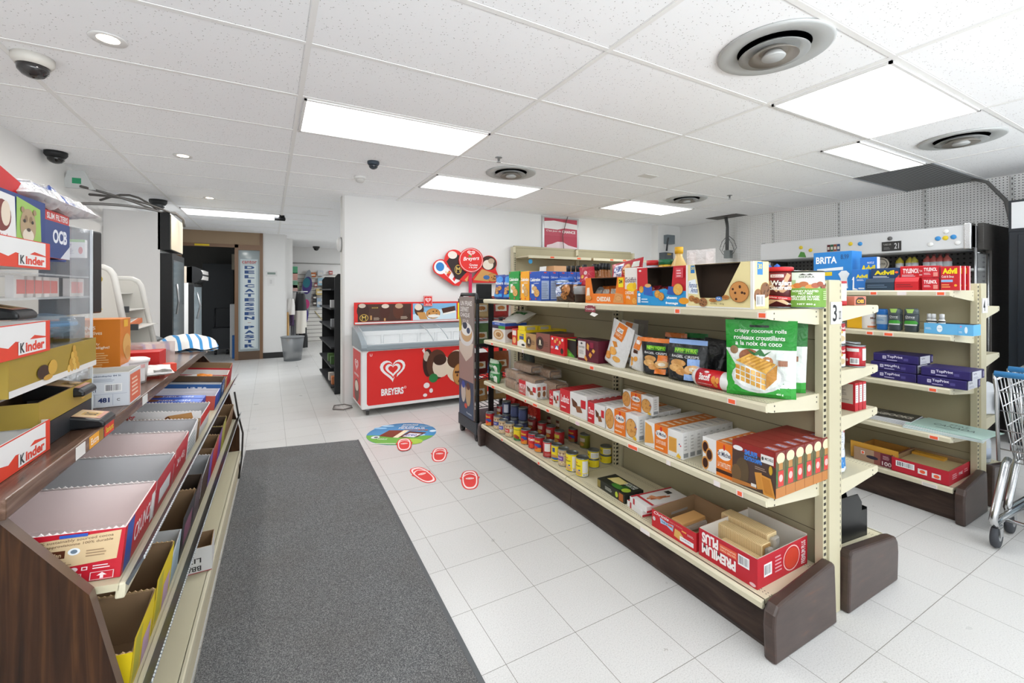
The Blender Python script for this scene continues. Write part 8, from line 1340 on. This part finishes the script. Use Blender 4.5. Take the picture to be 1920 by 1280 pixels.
ream(1719, 1813, 3.40, 0, 'purple paper ream at the bottom of the right pile'); ream(1726, 1821, 3.41, 1, 'purple paper ream on top of the right pile')
# magazines and envelopes
for i in range(4):
    o = MB().box(-.16, -.115, 0, .16, .115, .006, '#d6d8dc').box(-.16, -.115, .006, .16, .115, .0068, '#4a4844' if i == 3 else '#8a8f98').build('magazine', None, (3.54, yx(1662, 3.5)+.008*i, Z4+.0072*i), (0, 0, FX+.03*i), label='magazine in the dark covered pile, %s from the bottom' % ORD[i].replace('front', 'first'), cat='magazine', group='magazines in the dark pile')
    if i == 3: art(o, flat((-.16, -.115, .007), (.32, 0, 0), (0, .23, 0)), [('t', 'COLORING', .05, .3, .5, .6, '#cfcac0', {'bold': .05}), ('t', 'BOOKS', .5, .3, .95, .6, '#cfcac0', {'bold': .05}), ('r', .1, .7, .5, .9, '#6a655c')], 'cover_print')
for i in range(5):
    o = MB().box(-.17, -.13, 0, .17, .13, .004, ['#d6dfe0', '#c3d6d4', '#dfe3e4', '#b7d0cb', '#b3cfc6'][i]).build('road_map', None, (3.52+.004*i, yx(1772, 3.5)-.006*i, Z4+.005*i), (0, 0, FX-.05*i+.1), label='pale green folded map in the loose pile, %s from the bottom' % ORD[i].replace('front', 'first'), cat='map', group='pale green maps')
    if i == 4: art(o, flat((-.17, -.13, .0042), (.34, 0, 0), (0, .26, 0)), [('t', 'CANADA', .25, .4, .8, .58, '#5f7470', {'bold': .01}), ('t', 'ETAT', .4, .66, .65, .78, '#6f8580'), ('l', .35, .2, .75, .3, 1, '#8fa8a2')], 'cover_print')
w, (cx, cy) = put_x(3.44, 1600, 1670, .30); tray('envelope_carton', w, .28, .085, '#8a5348', mat('#b5803a', .7), {'front': [('r', 0, 0, .55, 1, '#a88a70'), ('e', .5, .45, .16, .13, '#2f2a3a'), ('r', .72, 0, 1, 1, '#6a2434'), ('t', '100', .76, .1, 1.0, .4, '#e3d9d6'), ('r', .2, .55, .3, .8, '#e9ddd8'), ('e', .25, .67, .035, .1, '#f0623c'), ('l', .78, .55, .98, .85, 3, '#c9a0a4')]}, (cx, cy, Z5), FX, label='brown and maroon envelope carton, left on the lowest deck', cat='display box')
MB().box(-.13, -.11, 0, .13, .11, .05, '#d09a3c').box(-.13, -.112, .03, .13, -.108, .11, '#d9a13f').build('manila_envelopes', None, (3.58, cy, Z5+.004), (0, 0, FX), label='stack of manila envelopes standing in the brown carton', cat='envelopes')
w, (cx, cy) = put_x(3.435, 1672, 1779, .33); tray('envelope_carton', w, .33, .085, '#b81f30', M_KRAFT, {'front': [('b', .08, .42, .42, .82), ('r', .48, .3, .64, .66, '#e2dcda'), ('e', .56, .48, .05, .12, '#f0623c'), ('r', .72, .26, .87, .6, '#e2dcda'), ('e', .8, .42, .05, .12, '#f0623c')], 'right': [('l', .15, .3, .4, .7, 3, '#e0b0b4'), ('t', 'PINE', .45, .4, .62, .6, '#f0d8da'), ('l', .7, .4, .9, .7, 2, '#e0a0a6')]}, (cx, cy, Z5), FX, label='red envelope carton with barcode, right on the lowest deck', cat='display box')
MB().box(-w/2+.01, -.15, 0, w/2-.01, .15, .055, '#cdb98a').box(-w/2+.008, .1, 0, w/2-.1, .155, .07, '#d9a23a').build('envelope_pile', None, (cx, cy, Z5+.004), (0, 0, FX), label='pile of pale manila envelopes filling the red carton', cat='envelopes')
# far side of number 4: bottles
o = MB().lathe([(.085, 0), (.09, .01), (.09, .15), (.07, .19), (.04, .21), (0, .21)], mat('#d9dce0', .3), 4, smooth=False).build('coolant_jug', None, (4.12, 1.05, .5205), (0, 0, .4), bevel=.012, label='pale grey jug with dark label on the end shelf beside the carts', cat='jug'); MB().lathe([(.03, .205), (.03, .235), (0, .236)], M_BLACK, 16).build('cap', o); MB().box(-.052, -.0655, .03, .052, -.063, .14, '#2f3338').build('dark_label', o)
o = MB().lathe([(.07, 0), (.075, .01), (.075, .14), (.06, .19), (.025, .22), (0, .22)], mat('#ccd3da', .25), 24).build('bleach_jug', None, (4.13, 1.08, .197), label='white round jug with blue cap on the end deck beside the carts', cat='jug'); MB().lathe([(.024, .215), (.024, .245), (0, .247)], '#2458b0', 16).build('cap', o); MB().lathe([(.0755, .03), (.0755, .1)], '#b9c3d4', 24).build('label_band', o)
bpy.context.view_layer.update()
